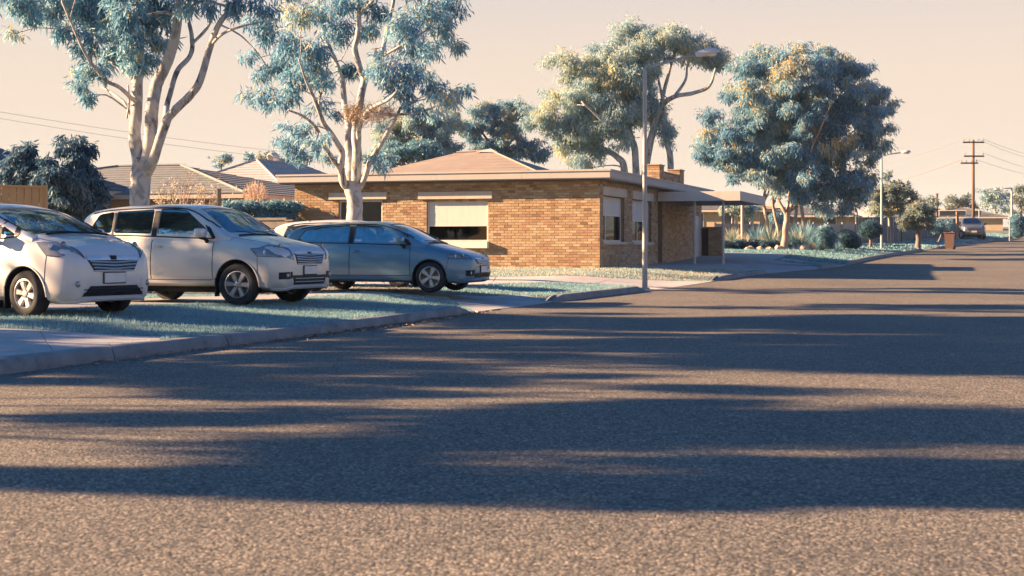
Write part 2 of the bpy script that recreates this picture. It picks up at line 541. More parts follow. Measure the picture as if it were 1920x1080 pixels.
# concrete footpath at the left, laid in slabs
path = tag(empty('footpath'), kind='structure')
def slabs(edge0, edge1, n, parent, m=None, name='paving_slab'):
    for i in range(n):
        t0, t1 = i/n, (i+1)/n
        a0 = Vector(edge0[0]).lerp(Vector(edge0[1]), t0); a1 = Vector(edge0[0]).lerp(Vector(edge0[1]), t1)
        b0 = Vector(edge1[0]).lerp(Vector(edge1[1]), t0); b1 = Vector(edge1[0]).lerp(Vector(edge1[1]), t1)
        ground_poly(name, [a0, a1, b1, b0], m or M['concrete'], 0.006 + rnd.uniform(0, 0.003), parent, gap=0.012)
k0 = Vector(behind(16.05, 0.19)); k1 = Vector(behind(9.0, 0.19)); g0 = Vector(G(305, 632)[:2]); g1 = Vector(G(0, 616)[:2])
gdir = (g1 - g0); g2 = g0 + gdir*3.0
slabs((k0, k1), (g0, g2), 4, path)
# driveway aprons and paths (each of poured concrete bays)
drive = tag(empty('driveway'), kind='structure')
e0 = [behind(25.75, 0.0), behind(30.35, 0.0)]; e1 = Gp((838, 558), (985, 553))
slabs(e0, e1, 2, drive, name='concrete_bay')
e2 = Gp((600, 556), (780, 548)); e3 = Gp((240, 574), (330, 557)); e4 = Gp((0, 590), (60, 572))
slabs(e1, e2, 1, drive, name='concrete_bay'); 
slabs(e2, e3, 1, drive, name='concrete_bay'); slabs(e3, e4, 1, drive, name='concrete_bay')
# wide pale driveway in front of the building
w0 = [behind(37.2, 0.0), behind(42.8, 0.0)]; w1 = Gp((1120, 531), (1150, 522)); w2 = Gp((920, 533), (930, 520)); w3 = Gp((640, 537), (640, 520))
wide = tag(empty('driveway'), kind='structure')
for a_, b_ in ((w0, w1), (w1, w2), (w2, w3)): slabs(a_, b_, 2, wide, M['pale_concrete'], 'concrete_bay')
# path along the right side of the building, out to the road
p0 = [behind(48.4, 0.0), behind(54.4, 0.0)]
apron = tag(empty('porch_path'), kind='structure')
bx, by = Vector((0.949, -0.316)), Vector((0.316, 0.949))
CORNER = Vector((2.78, 45.0))
def bl(u, v): return tuple(CORNER + bx*u + by*v)
slabs(p0, [bl(3.4, 6.3), bl(3.4, 14.5)], 1, apron, name='concrete_bay')
slabs([bl(3.4, 6.3), bl(3.4, 14.5)], [bl(0.0, 2.4), bl(0.0, 14.5)], 2, apron, name='concrete_bay')
slabs([bl(3.4, 14.5), bl(3.4, 19.5)], [bl(0.0, 14.5), bl(0.0, 19.5)], 1, apron, name='concrete_bay')
slabs([behind(57.8, 0), behind(59.4, 0)], [bl(3.5, 14.7), bl(3.5, 16.6)], 3, apron, name='concrete_bay')
# bare dirt and bark litter of the parking area behind the verge
ground_poly('dirt_lot', Gp((-300, 560), (330, 553), (620, 552), (900, 537), (930, 533), (640, 528), (-200, 528)), M['dirt'], 0.006, res=0.8)
bpy.data.objects['dirt_lot']['kind'] = 'structure'
# ------------------------------------------------------------------ the brick building
M['brick'] = tinted('brick', [(0.0, (0.22, 0.135, 0.085)), (0.12, (0.32, 0.20, 0.12)), (0.45, (0.40, 0.275, 0.165)), (0.75, (0.46, 0.34, 0.215)),
                              (0.92, (0.51, 0.395, 0.265)), (1.0, (0.40, 0.235, 0.16))], 0.88, 0.35, 90, 0.22, 16)
M['mortar'] = surf('mortar', (0.24, 0.18, 0.125), (0.33, 0.25, 0.18), 6, 0.95, 0.4, 80)
M['cream'] = surf('cream_paint', (0.41, 0.385, 0.365), (0.46, 0.435, 0.41), 1.5, 0.7, 0.08, 40, stains=((0.42, 0.35, 0.29), 3.0, 0.45, (2.2, 2.2, 0.25)))
M['lintel'] = surf('lintel_render', (0.50, 0.43, 0.36), (0.60, 0.52, 0.44), 1.8, 0.85, 0.15, 60, stains=((0.36, 0.30, 0.25), 4.0, 0.5, (3, 3, 0.3)))
M['sill'] = surf('sill_paint', (0.68, 0.62, 0.57), (0.76, 0.70, 0.65), 3, 0.6, 0.1, 50)
M['frame'] = plain('window_frame_paint', (0.62, 0.58, 0.53), 0.5)
M['blind'] = surf('blind', (0.58, 0.55, 0.52), (0.65, 0.62, 0.585), 2, 0.9, 0.05, 30, stretch=(6, 6, 0.6))
M['wglass'] = glassmat('window_glass', (0.30, 0.36, 0.42), 0.6, 0.01)
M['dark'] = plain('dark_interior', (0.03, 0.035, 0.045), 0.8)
M['soffit'] = surf('soffit', (0.34, 0.31, 0.29), (0.40, 0.37, 0.345), 2, 0.8, 0.05)
M['roofpink'] = surf('roof_sheet', (0.24, 0.20, 0.17), (0.29, 0.245, 0.21), 1.4, 0.9, 0.3, 30, stains=((0.23, 0.17, 0.15), 2.5, 0.5))
M['canopy'] = surf('canopy_paint', (0.50, 0.46, 0.42), (0.57, 0.53, 0.48), 1.6, 0.65, 0.06, stains=((0.38, 0.35, 0.32), 3, 0.4, (2, 2, 0.3)))
M['post'] = surf('post_paint', (0.48, 0.42, 0.36), (0.56, 0.49, 0.42), 5, 0.6, 0.05)
M['door'] = plain('door_paint', (0.55, 0.55, 0.55), 0.5)
M['darkwood'] = surf('dark_timber', (0.05, 0.035, 0.035), (0.085, 0.06, 0.055), 5, 0.7, 0.2)
M['steel'] = surf('galvanised_steel', (0.30, 0.31, 0.32), (0.37, 0.375, 0.38), 3, 0.5, 0.05, metallic=0.3)

BZ = 0.42
bld = empty('brick_building', (CORNER.x, CORNER.y, BZ), math.atan2(-0.316, 0.949))
tag(bld, 'low brick building with flat cream fascia, shallow pink roof and flat side porch', 'building')
WH = 2.90            # brick height
FW = 10.72           # front length
RL = 17.0            # right side length
BH, BLN = 0.0866, 0.243
# openings: (a0, a1, z0, z1) along the wall
F_OPEN = [(-5.89, -3.75, 0.93, 2.29), (-9.08, -7.48, 0.93, 2.33)]
R_OPEN = [(0.43, 3.22, 0.93, 2.40), (4.38, 7.35, 0.93, 2.40), (8.42, 9.2, -0.1, 2.42), (15.1, 16.65, -0.1, 2.12)]

def wall_core(name, a0, a1, ops, mk, thick, parent, zt=WH):
    """mortar backing, a box wall split round its openings. mk(a, t, z) maps wall coords to local xyz"""
    cuts = sorted(set([a0, a1] + [o[0] for o in ops] + [o[1] for o in ops]))
    mb = MB()
    def bx_(p, q, zl, zh):
        v = [mk(p, 0.011, zl), mk(q, 0.011, zl), mk(q, thick, zl), mk(p, thick, zl), mk(p, 0.011, zh), mk(q, 0.011, zh), mk(q, thick, zh), mk(p, thick, zh)]
        mb.add(v, [(0,3,2,1),(4,5,6,7),(0,1,5,4),(1,2,6,5),(2,3,7,6),(3,0,4,7)])
    for p, q in zip(cuts[:-1], cuts[1:]):
        mid = (p+q)/2
        zs = [(-0.3, zt)]
        for o in ops:
            if o[0] < mid < o[1]:
                zs = [(-0.3, o[2])] if o[2] > 0 else []
                zs.append((o[3], zt))
        for zl, zh in zs: bx_(p, q, zl, zh)
    return mb.build(name, M['mortar'], parent)

BRICK_VARIANTS = {}
def brick_mesh(t, ln):
    key = (t, round(ln, 3))
    if key not in BRICK_VARIANTS:
        mb = MB(); mb.cur = t
        c = 0.004
        x0, x1, z0_, z1_ = 0, ln, 0, BH-0.011
        vs = [(x0, 0.1, z0_), (x1, 0.1, z0_), (x1, 0.1, z1_), (x0, 0.1, z1_), (x0, c, z0_), (x1, c, z0_), (x1, c, z1_), (x0, c, z1_),
              (x0+c, 0, z0_+c), (x1-c, 0, z0_+c), (x1-c, 0, z1_-c), (x0+c, 0, z1_-c)]
        fs = [(8,9,10,11),(4,5,9,8),(5,6,10,9),(6,7,11,10),(7,4,8,11),(0,1,5,4),(1,2,6,5),(2,3,7,6),(3,0,4,7)]
        mb.add(vs, fs)
        me = bpy.data.meshes.new('brick'); me.from_pydata(mb.v, [], mb.f); me.update()
        a = me.attributes.new('tint', 'FLOAT', 'POINT'); a.data.foreach_set('value', np.asarray(mb.t, np.float32))
        me.materials.append(M['brick'])
        BRICK_VARIANTS[key] = me
    return BRICK_VARIANTS[key]

def bricks(parent, a0, a1, ops, mk, rows, single=None, zstart=0.0, seed=1, darkrow=None):
    """lays stretcher bond; single(a, z) says which bricks become objects; mk maps (a, t, z) to local xyz"""
    rr = random.Random(seed)
    V = []; F = []; T = []; nb = 0
    placed = []
    for r_ in range(rows):
        z = zstart + r_*BH
        a = a0 - (BLN/2 if r_ % 2 else 0)
        while a < a1 - 0.02:
            s, e = max(a, a0), min(a + BLN - 0.011, a1)
            a += BLN
            segs = [(s, e)]
            for o in ops:
                if o[2] - 0.045 < z + BH/2 < o[3] + 0.0:
                    ns = []
                    for p, q in segs:
                        if q <= o[0] or p >= o[1]: ns.append((p, q))
                        else:
                            if p < o[0] - 0.02: ns.append((p, o[0]))
                            if q > o[1] + 0.02: ns.append((o[1], q))
                    segs = ns
            for p, q in segs:
                if q - p < 0.025: continue
                t = min(0.999, max(0.0, rr.betavariate(2.0, 1.5)))
                if rr.random() < 0.07: t = 1.0
                if rr.random() < 0.06: t = rr.uniform(0, .15)
                off = rr.uniform(-0.002, 0.003)
                if single and single(p, z) and q - p > BLN - 0.02:
                    placed.append((p, z, off, t)); continue
                c = 0.004; zz1 = z + BH - 0.011
                loc = [(p, 0.06, z), (q, 0.06, z), (q, 0.06, zz1), (p, 0.06, zz1), (p, c, z), (q, c, z), (q, c, zz1), (p, c, zz1),
                       (p+c, 0, z+c), (q-c, 0, z+c), (q-c, 0, zz1-c), (p+c, 0, zz1-c)]
                V += [mk(x, y + off, h) for x, y, h in loc]
                F += [[i + nb for i in f] for f in ((8,9,10,11),(4,5,9,8),(5,6,10,9),(6,7,11,10),(7,4,8,11),(0,1,5,4),(1,2,6,5),(2,3,7,6),(3,0,4,7))]
                T += [t]*12; nb += 12
    if V:
        o = np_mesh('brickwork', np.array(V), np.array(F), M['brick'], parent, tint=T)
        o['kind'] = 'stuff'
    return placed

fm = lambda a, t, z: (a, t, z)
rm_ = lambda a, t, z: (-t, a, z)
front_wall = wall_core('front_wall', -FW, -0.012, F_OPEN, fm, 0.24, bld)
ROWS = int(WH/BH)
pl = bricks(front_wall, -FW, 0.0, F_OPEN, fm, ROWS, single=lambda p, z: p > -2.18, seed=3)
for (p, z, off, t) in pl[:300]:
    b = bpy.data.objects.new('brick', brick_mesh(round(t*9)/9, BLN-0.011)); col.objects.link(b)
    b.parent = front_wall; b.location = (p, off, z)
side_wall = wall_core('side_wall', 0.012, RL, R_OPEN, rm_, 0.24, bld)
bricks(side_wall, 0.0, RL, R_OPEN, rm_, ROWS, seed=4)
lw = MB(); lw.box(-FW+0.011, -FW+0.25, 0.24, RL, -0.3, WH); lw.box(-FW+.3, -0.3, RL-0.25, RL-0.02, -0.3, WH); lw.build('rear_wall', M['mortar'], bld)
bricks(bld, -RL, -0.1, [], lambda a, t, z: (-FW + t, -a, z), ROWS, seed=9)
# ceiling so the rooms are dark
MB().box(-FW+0.3, -0.3, 0.3, RL-0.3, WH-0.05, WH-0.02).build('ceiling', M['soffit'], bld)
MB().box(-FW+0.3, -0.3, 0.3, RL-0.3, -0.02, 0.02).build('floor_slab', M['dark'], bld)
MB().box(-FW+0.3, -0.3, 3.6, 3.7, 0.02, WH-0.05).build('partition', M['dark'], bld)
MB().box(-3.6, -3.5, 3.7, RL-0.4, 0.02, WH-0.05).build('partition', M['dark'], bld)

# flat roof slab, fascia boards, gutter lip
EO = 0.42
MB().box(-FW-EO, EO, -EO, RL+EO, WH, WH+0.05).build('soffit', M['soffit'], bld)
FZ0, FZ1 = WH+0.035, WH+0.29
def fascia_front(n=4):
    for i in range(n):
        x0 = -FW-EO-0.03 + (FW+2*EO+0.06)*i/n; x1 = -FW-EO-0.03 + (FW+2*EO+0.06)*(i+1)/n
        MB().bbox(x0+0.002, x1-0.002, -EO-0.03, -EO+0.0, FZ0, FZ1 + rnd.uniform(-.004, .004), 0.004).build('fascia_board', M['cream'], bld)
fascia_front()
for i in range(6):
    y0 = -EO + 0.002 + (RL+2*EO)*i/6; y1 = -EO + (RL+2*EO)*(i+1)/6
    MB().bbox(EO, EO+0.03, y0, y1-0.003, FZ0, FZ1 + rnd.uniform(-.004, .004), 0.004).build('fascia_board', M['cream'], bld)
    MB().bbox(-FW-EO-0.03, -FW-EO, y0, y1-0.003, FZ0, FZ1, 0.004).build('fascia_board', M['cream'], bld)
MB().box(-FW-EO-0.06, EO+0.06, -EO-0.06, -EO-0.031, FZ1-0.045, FZ1+0.012).box(EO+0.031, EO+0.06, -EO-0.03, RL+EO, FZ1-0.045, FZ1+0.012).build('roof_edge', M['cream'], bld)
MB().box(-FW-EO, EO, -EO, RL+EO, WH+0.06, WH+0.2).build('flat_roof', M['roofpink'], bld)
MB().box(-FW-EO+.02, EO-.02, -EO+.02, -EO+.05, WH-0.03, WH-0.003).build('soffit_batten', M['darkwood'], bld)
# shallow hip roof above
hx0, hx1, hy0 = -9.6, -2.2, 1.5
k_ = 3.05; hz = WH+0.2; hp = 4.62 - BZ
hy1 = hy0 + 2*k_
roof = MB().add([(hx0,hy0,hz),(hx1,hy0,hz),(hx1,hy1,hz),(hx0,hy1,hz),(hx0+k_,hy0+k_,hp-.05),(hx1-k_,hy0+k_,hp)],
         [(0,1,5,4),(1,2,5),(2,3,4,5),(3,0,4)]).build('hip_roof', M['roofpink'], bld)
# sheet rows laid on the front slope as proud strips
rows = 9
for i in range(rows):
    t0, t1 = i/rows, (i+1)/rows
    A = Vector((hx0,hy0,hz)).lerp(Vector((hx0+k_,hy0+k_,hp-.05)), t0); B = Vector((hx1,hy0,hz)).lerp(Vector((hx1-k_,hy0+k_,hp)), t0)
    C = Vector((hx1,hy0,hz)).lerp(Vector((hx1-k_,hy0+k_,hp)), t1); D = Vector((hx0,hy0,hz)).lerp(Vector((hx0+k_,hy0+k_,hp-.05)), t1)
    up = Vector((0, -0.3, 1)).normalized()
    mb = MB(); mb.add([A+up*0.012, B+up*0.012, C+up*0.004, D+up*0.004, A+up*0.001, B+up*0.001], [(0,1,2,3),(4,5,1,0)])
    mb.build('shingle_course', M['roofpink'], roof)
MB().tube([(hx0+k_, hy0+k_, hp-.03), (hx1-k_, hy0+k_, hp+.02)], 0.05, 6).tube([(hx1,hy0,hz+.01),(hx1-k_,hy0+k_,hp+.02)],0.035,6).build('ridge_cap', M['roofpink'], roof)
MB().add([(hx1-k_-.5, hy0+k_-.25, hp-.04),(hx1-k_+.35,hy0+k_-.25,hp-.06),(hx1-k_,hy0+k_,hp+.09),(hx1-k_,hy0+k_+.3,hp-.03)],[(0,1,2),(1,3,2),(3,0,2)]).build('ridge_end', M['cream'], roof)
MB().tube([(hx1-0.75, hy0+0.25, hz), (hx1-0.75, hy0+0.25, hz+0.24)], 0.055, 10).build('vent_pipe', M['dark'], roof)

# windows
def window(parent, a0, a1, zl, zh, mk, depth, mull, blind, name='window'):
    w = empty(name, (0, 0, 0), 0, parent)
    def B(nm, m, p, q, t0, t1, z_0, z_1, bev=0.004):
        c0 = mk(p, t0, z_0); c1 = mk(q, t1, z_1)
        mb = MB(); mb.bbox(min(c0[0],c1[0]), max(c0[0],c1[0]), min(c0[1],c1[1]), max(c0[1],c1[1]), z_0, z_1, bev)
        return mb.build(nm, m, w)
    f = 0.06
    B('frame', M['frame'], a0+.002, a1-.002, depth, depth+.07, zh-f, zh-.002); B('frame', M['frame'], a0+.002, a1-.002, depth, depth+.07, zl+.002, zl+f)
    B('frame', M['frame'], a0+.002, a0+f, depth, depth+.07, zl+f, zh-f); B('frame', M['frame'], a1-f, a1-.002, depth, depth+.07, zl+f, zh-f)
    for mm in mull: B('mullion', M['frame'], mm-.03, mm+.03, depth+.002, depth+.066, zl+f, zh-f)
    xs = [a0+f] + [q for mm in mull for q in (mm-.03, mm+.03)] + [a1-f]
    for p, q in zip(xs[0::2], xs[1::2]):
        B('pane', M['wglass'], p, q, depth+.03, depth+.036, zl+f, zh-f, 0.001)
        if blind: 
            zb = zl + (zh-zl)*blind
            B('blind', M['blind'], p+.005, q-.005, depth+.012, depth+.022, zb, zh-f-.002, 0.002)
            B('blind_rail', M['sill'], p+.003, q-.003, depth+.008, depth+.026, zb-.035, zb-.001, 0.004)
    return w
window(bld, *F_OPEN[0], fm, 0.06, [], 0.40)
window(bld, *F_OPEN[1], fm, 0.06, [], 0)
window(bld, *R_OPEN[0], rm_, 0.12, [1.15], 0.60)
window(bld, *R_OPEN[1], rm_, 0.12, [5.6], 0.52)
for (p, q, zl, zh) in [(-6.17, -3.59, 2.33, 2.57), (-9.41, -7.3, 2.35, 2.585)]:
    MB().bbox(p, q, -0.09, 0.02, zl, zh, 0.006).build('lintel', M['lintel'], bld)
for (p, q, zl, zh) in [(0.30, 3.36, 2.42, 2.70), (4.25, 7.5, 2.42, 2.70)]:
    MB().bbox(-0.02, 0.05, p, q, zl, zh, 0.006).build('lintel', M['lintel'], bld)
MB().bbox(-6.0, -3.72, -0.16, 0.06, 0.72, 0.93, 0.01).build('window_sill', M['sill'], bld)
MB().bbox(-9.15, -7.4, -0.12, 0.06, 0.8, 0.93, 0.01).build('window_sill', M['sill'], bld)
for p, q in ((0.36, 3.3), (4.3, 7.45)):
    MB().bbox(-0.1, 0.07, p, q, 0.84, 0.93, 0.008).build('window_sill', M['lintel'], bld)
# furniture glimpsed behind the glass
t_ = empty('reception_desk', (0, 0, 0), 0, bld)
MB().bbox(-5.2, -4.55, 0.5, 0.9, 0.02, 1.08, 0.02).build('desk_back', surf('chair_fabric', (0.36, 0.24, 0.13), (0.46, 0.31, 0.18), 6), t_)
# recess with dark timber door, side door
MB().box(-0.24, -0.16, 8.43, 9.19, 0.0, 2.41).build('recess_door', M['darkwood'], bld)
dr = MB().bbox(-0.10, -0.05, 15.12, 16.63, 0.02, 2.1, 0.006).build('side_door', M['door'], bld)
for zz in (0.25, 0.75, 1.25, 1.7):
    MB().bbox(-0.053, -0.035, 15.3, 16.45, zz, zz+0.35, 0.006).build('door_panel', M['door'], dr)
MB().tube([(0.0, 15.3, 0.95), (0.03, 15.3, 0.95), (0.03, 15.3, 1.2), (0.0, 15.3, 1.2)], 0.014, 8).build('door_handle', M['dark'], dr)
for p in (15.1, 16.6): MB().box(-0.12, 0.01, p, p+.05, 0.0, 2.12).build('door_frame', M['frame'], dr)
# low brick screen wall beside the door
sw = MB().box(0.03, 0.92, 17.02, 17.18, -0.3, 1.56).build('screen_wall', M['mortar'], bld)
bricks(sw, 0.30, 0.93, [], lambda a, t, z: (a, 17.0+t, z), 18, seed=6)
MB().bbox(0.0, 0.95, 16.97, 17.2, 1.56, 1.62, 0.01).build('wall_capping', M['brick'], sw)
MB().box(0.0, 0.29, 16.985, 17.01, 0.0, 1.555).build('shade_panel', M['darkwood'], sw)  # dark strip added to stand for the shaded end of this wall
# brick parapet and chimney above the roof
ch = empty('parapet_chimney', (0, 0, 0), 0, bld)
def chimney(y0, y1, x0, x1, zt, seed, capz=0.05):
    MB().box(x0+.011, x1-.011, y0+.011, y1-.011, WH+0.15, WH+zt).build('core', M['mortar'], ch)
    n = int((zt-0.15)/BH)
    bricks(ch, x0, x1, [], lambda a, t, z: (a, y0+t, z), n, zstart=WH+0.16, seed=seed)
    bricks(ch, y0, y1, [], lambda a, t, z: (x1-t, a, z), n, zstart=WH+0.16, seed=seed+1)
    bricks(ch, -y1, -y0, [], lambda a, t, z: (x0+t, -a, z), n, zstart=WH+0.16, seed=seed+2)
    MB().bbox(x0-.03, x1+.03, y0-.03, y1+.03, WH+zt, WH+zt+capz, 0.01).build('capping', M['brick'], ch)
chimney(8.9, 9.7, -0.55, -0.05, 0.93, 21)
chimney(9.75, 12.6, -0.45, -0.08, 0.70, 25)
chimney(12.65, 13.5, -0.55, -0.05, 0.93, 29)
# flat porch canopy on posts
cn = empty('porch_canopy', (0, 0, 0), 0, bld)
cz0, cz1 = 2.46, 2.80
MB().box(0.05, 3.05, 8.25, 14.3, cz0+.0, cz0+0.05).build('canopy_ceiling', M['soffit'], cn)
MB().box(0.05, 3.05, 8.25, 14.3, cz1-0.05, cz1-0.01).build('canopy_deck', M['canopy'], cn)
MB().bbox(0.03, 3.10, 8.2, 8.245, cz0-.01, cz1, 0.005).build('canopy_fascia', M['canopy'], cn)
MB().bbox(3.055, 3.10, 8.247, 14.3, cz0-.01, cz1, 0.005).build('canopy_fascia', M['canopy'], cn)
MB().bbox(0.03, 3.10, 14.303, 14.35, cz0-.01, cz1, 0.005).build('canopy_fascia', M['canopy'], cn)
for x, y in ((1.36, 8.5), (2.42, 8.5)):
    p = MB().tube([(x, y, -0.02), (x, y, cz0+.01)], 0.05, 14).build('canopy_post', M['post'], cn, smooth_=True, angle=40)
    MB().tube([(x, y, 0.1), (x, y, 0.17)], 0.075, 14).build('post_foot', M['post'], p)
# ------------------------------------------------------------------ trees
def bark_mat(name, pale, mid, dark, ochre):
    m, nt, b, out = new_mat(name)
    n1 = noise(nt, 3.2, 5, 0.6, stretch=(1, 1, 0.42), dist=0.8)
    r1 = ramp(nt, [(0.40, mid), (0.46, pale), (0.55, pale), (0.60, mid)]); nt.links.new(n1.outputs['Fac'], r1.inputs[0])
    n2 = noise(nt, 2.0, 6, 0.7, stretch=(1.3, 1.3, 0.35), dist=1.2)
    r2 = ramp(nt, [(0.545, (0, 0, 0)), (0.60, (0.9, 0.9, 0.9))]); nt.links.new(n2.outputs['Fac'], r2.inputs[0])
    c = mixc(nt, r2.outputs[0], r1.outputs[0], dark)
    n3 = noise(nt, 1.6, 4, 0.6, stretch=(1, 1, 0.5), dist=0.5)
    r3 = ramp(nt, [(0.62, (0, 0, 0)), (0.68, (0.8, 0.8, 0.8))]); nt.links.new(n3.outputs['Fac'], r3.inputs[0])
    c = mixc(nt, r3.outputs[0], c, ochre)
    nt.links.new(c, b.inputs['Base Color']); b.inputs['Roughness'].default_value = 0.85
    nb = noise(nt, 14, 6, 0.7, stretch=(1, 1, 0.3)); bump(nt, b, nb.outputs['Fac'], 0.5, 0.02)
    return m
M['bark'] = bark_mat('gum_bark', (0.45, 0.44, 0.435), (0.28, 0.275, 0.28), (0.09, 0.08, 0.08), (0.27, 0.16, 0.09))
M['bark_warm'] = bark_mat('pink_gum_bark', (0.40, 0.31, 0.26), (0.27, 0.20, 0.17), (0.16, 0.10, 0.08), (0.28, 0.14, 0.08))
M['bark_dark'] = bark_mat('dark_bark', (0.20, 0.16, 0.14), (0.14, 0.11, 0.10), (0.07, 0.055, 0.05), (0.22, 0.15, 0.10))
# leaves: blue-green gums with ochre tips among them
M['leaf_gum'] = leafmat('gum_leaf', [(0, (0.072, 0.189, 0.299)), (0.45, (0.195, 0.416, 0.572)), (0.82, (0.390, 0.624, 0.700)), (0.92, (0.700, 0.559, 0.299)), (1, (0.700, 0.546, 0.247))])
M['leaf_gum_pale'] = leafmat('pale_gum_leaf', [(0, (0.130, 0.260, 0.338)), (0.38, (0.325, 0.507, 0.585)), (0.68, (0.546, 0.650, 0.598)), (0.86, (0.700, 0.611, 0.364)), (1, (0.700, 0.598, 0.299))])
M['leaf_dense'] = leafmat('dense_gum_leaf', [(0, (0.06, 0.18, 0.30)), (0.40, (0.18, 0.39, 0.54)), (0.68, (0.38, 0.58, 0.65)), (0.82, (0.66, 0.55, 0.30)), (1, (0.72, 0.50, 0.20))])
M['leaf_navy'] = leafmat('dark_shrub_leaf', [(0, (0.035, 0.085, 0.15)), (0.6, (0.085, 0.18, 0.27)), (1, (0.24, 0.36, 0.43))])
M['leaf_olive'] = leafmat('olive_leaf', [(0, (0.09, 0.17, 0.21)), (0.5, (0.22, 0.30, 0.28)), (1, (0.52, 0.43, 0.25))])
M['leaf_teal'] = leafmat('teal_shrub_leaf', [(0, (0.07, 0.19, 0.26)), (0.6, (0.17, 0.35, 0.43)), (1, (0.36, 0.52, 0.54))])
M['leaf_pink'] = leafmat('dry_pink_leaf', [(0, (0.576, 0.306, 0.234)), (1, (0.600, 0.594, 0.450))])

def leaves(P, D, Ln, Wd, quads=False, curl=0.12):
    """P base points, D unit directions -> verts, faces lists"""
    n = len(P)
    rv = rng.normal(size=(n, 3)); rv -= (rv*D).sum(1)[:, None]*D
    W = rv/np.linalg.norm(rv, axis=1)[:, None]
    N = np.cross(D, W)
    Ln = Ln[:, None]; Wd = Wd[:, None]
    if quads:
        V = np.stack([P, P + D*Ln*0.45 + W*Wd*0.5 + N*Ln*curl*0.5, P + D*Ln, P + D*Ln*0.45 - W*Wd*0.5 + N*Ln*curl*0.5], 1)
        F = [np.arange(n*4).reshape(n, 4)]
        k = 4
    else:
        c1 = N*Ln*curl*0.8; c2 = N*Ln*curl
        V = np.stack([P, P + D*Ln*0.3 + W*Wd*0.5 + c1, P + D*Ln*0.3 - W*Wd*0.5 + c1, P + D*Ln*0.7 + W*Wd*0.36 + c2, P + D*Ln*0.7 - W*Wd*0.36 + c2, P + D*Ln], 1)
        b = (np.arange(n)*6)[:, None]
        F = [np.concatenate([b + np.array([[0, 1, 2]]), b + np.array([[4, 3, 5]])]), b + np.array([[2, 1, 3, 4]])]
        k = 6
    return V.reshape(-1, 3), F, k

def unit(a): return a/np.maximum(np.linalg.norm(a, axis=-1, keepdims=True), 1e-9)

def tubes(paths, n=4):
    """many thin tubes: list of (pts (k,3), r0, r1) -> V, F arrays"""
    Vs = []; Fs = []; b = 0
    ang = 2*np.pi*np.arange(n)/n
    for pts, ra, rb in paths:
        pts = np.asarray(pts, float); k = len(pts)
        d = unit(np.gradient(pts, axis=0))
        ref = np.array([0.3, 0.9, 0.25]) if abs(d[0][2]) > 0.8 else np.array([0, 0, 1.0])
        u = unit(np.cross(d, ref)); w = np.cross(u, d)
        r = np.linspace(ra, rb, k) if not hasattr(ra, '__len__') else np.asarray(ra)
        V = pts[:, None, :] + (u[:, None, :]*np.cos(ang)[None, :, None] + w[:, None, :]*np.sin(ang)[None, :, None])*r[:, None, None]
        Vs.append(V.reshape(-1, 3))
        i = b + np.arange(k*n).reshape(k, n); j = np.roll(i, -1, 1)
        Fs.append(np.stack([i[:-1], j[:-1], j[1:], i[1:]], -1).reshape(-1, 4))
        b += k*n
    return np.concatenate(Vs), np.concatenate(Fs)

def spline(pts, n):
    """Catmull-Rom through pts (k,m)"""
    pts = np.asarray(pts, float)
    if len(pts) == 2: 
        t = np.linspace(0, 1, n)[:, None]; return pts[0]*(1-t) + pts[1]*t
    P = np.vstack([2*pts[0]-pts[1], pts, 2*pts[-1]-pts[-2]])
    t = np.linspace(0, len(pts)-1, n); i = np.minimum(t.astype(int), len(pts)-2); f = (t-i)[:, None]
    a, b, c, d = P[i], P[i+1], P[i+2], P[i+3]
    return 0.5*((2*b) + (-a+c)*f + (2*a-5*b+4*c-d)*f*f + (-a+3*b-3*c+d)*f**3)

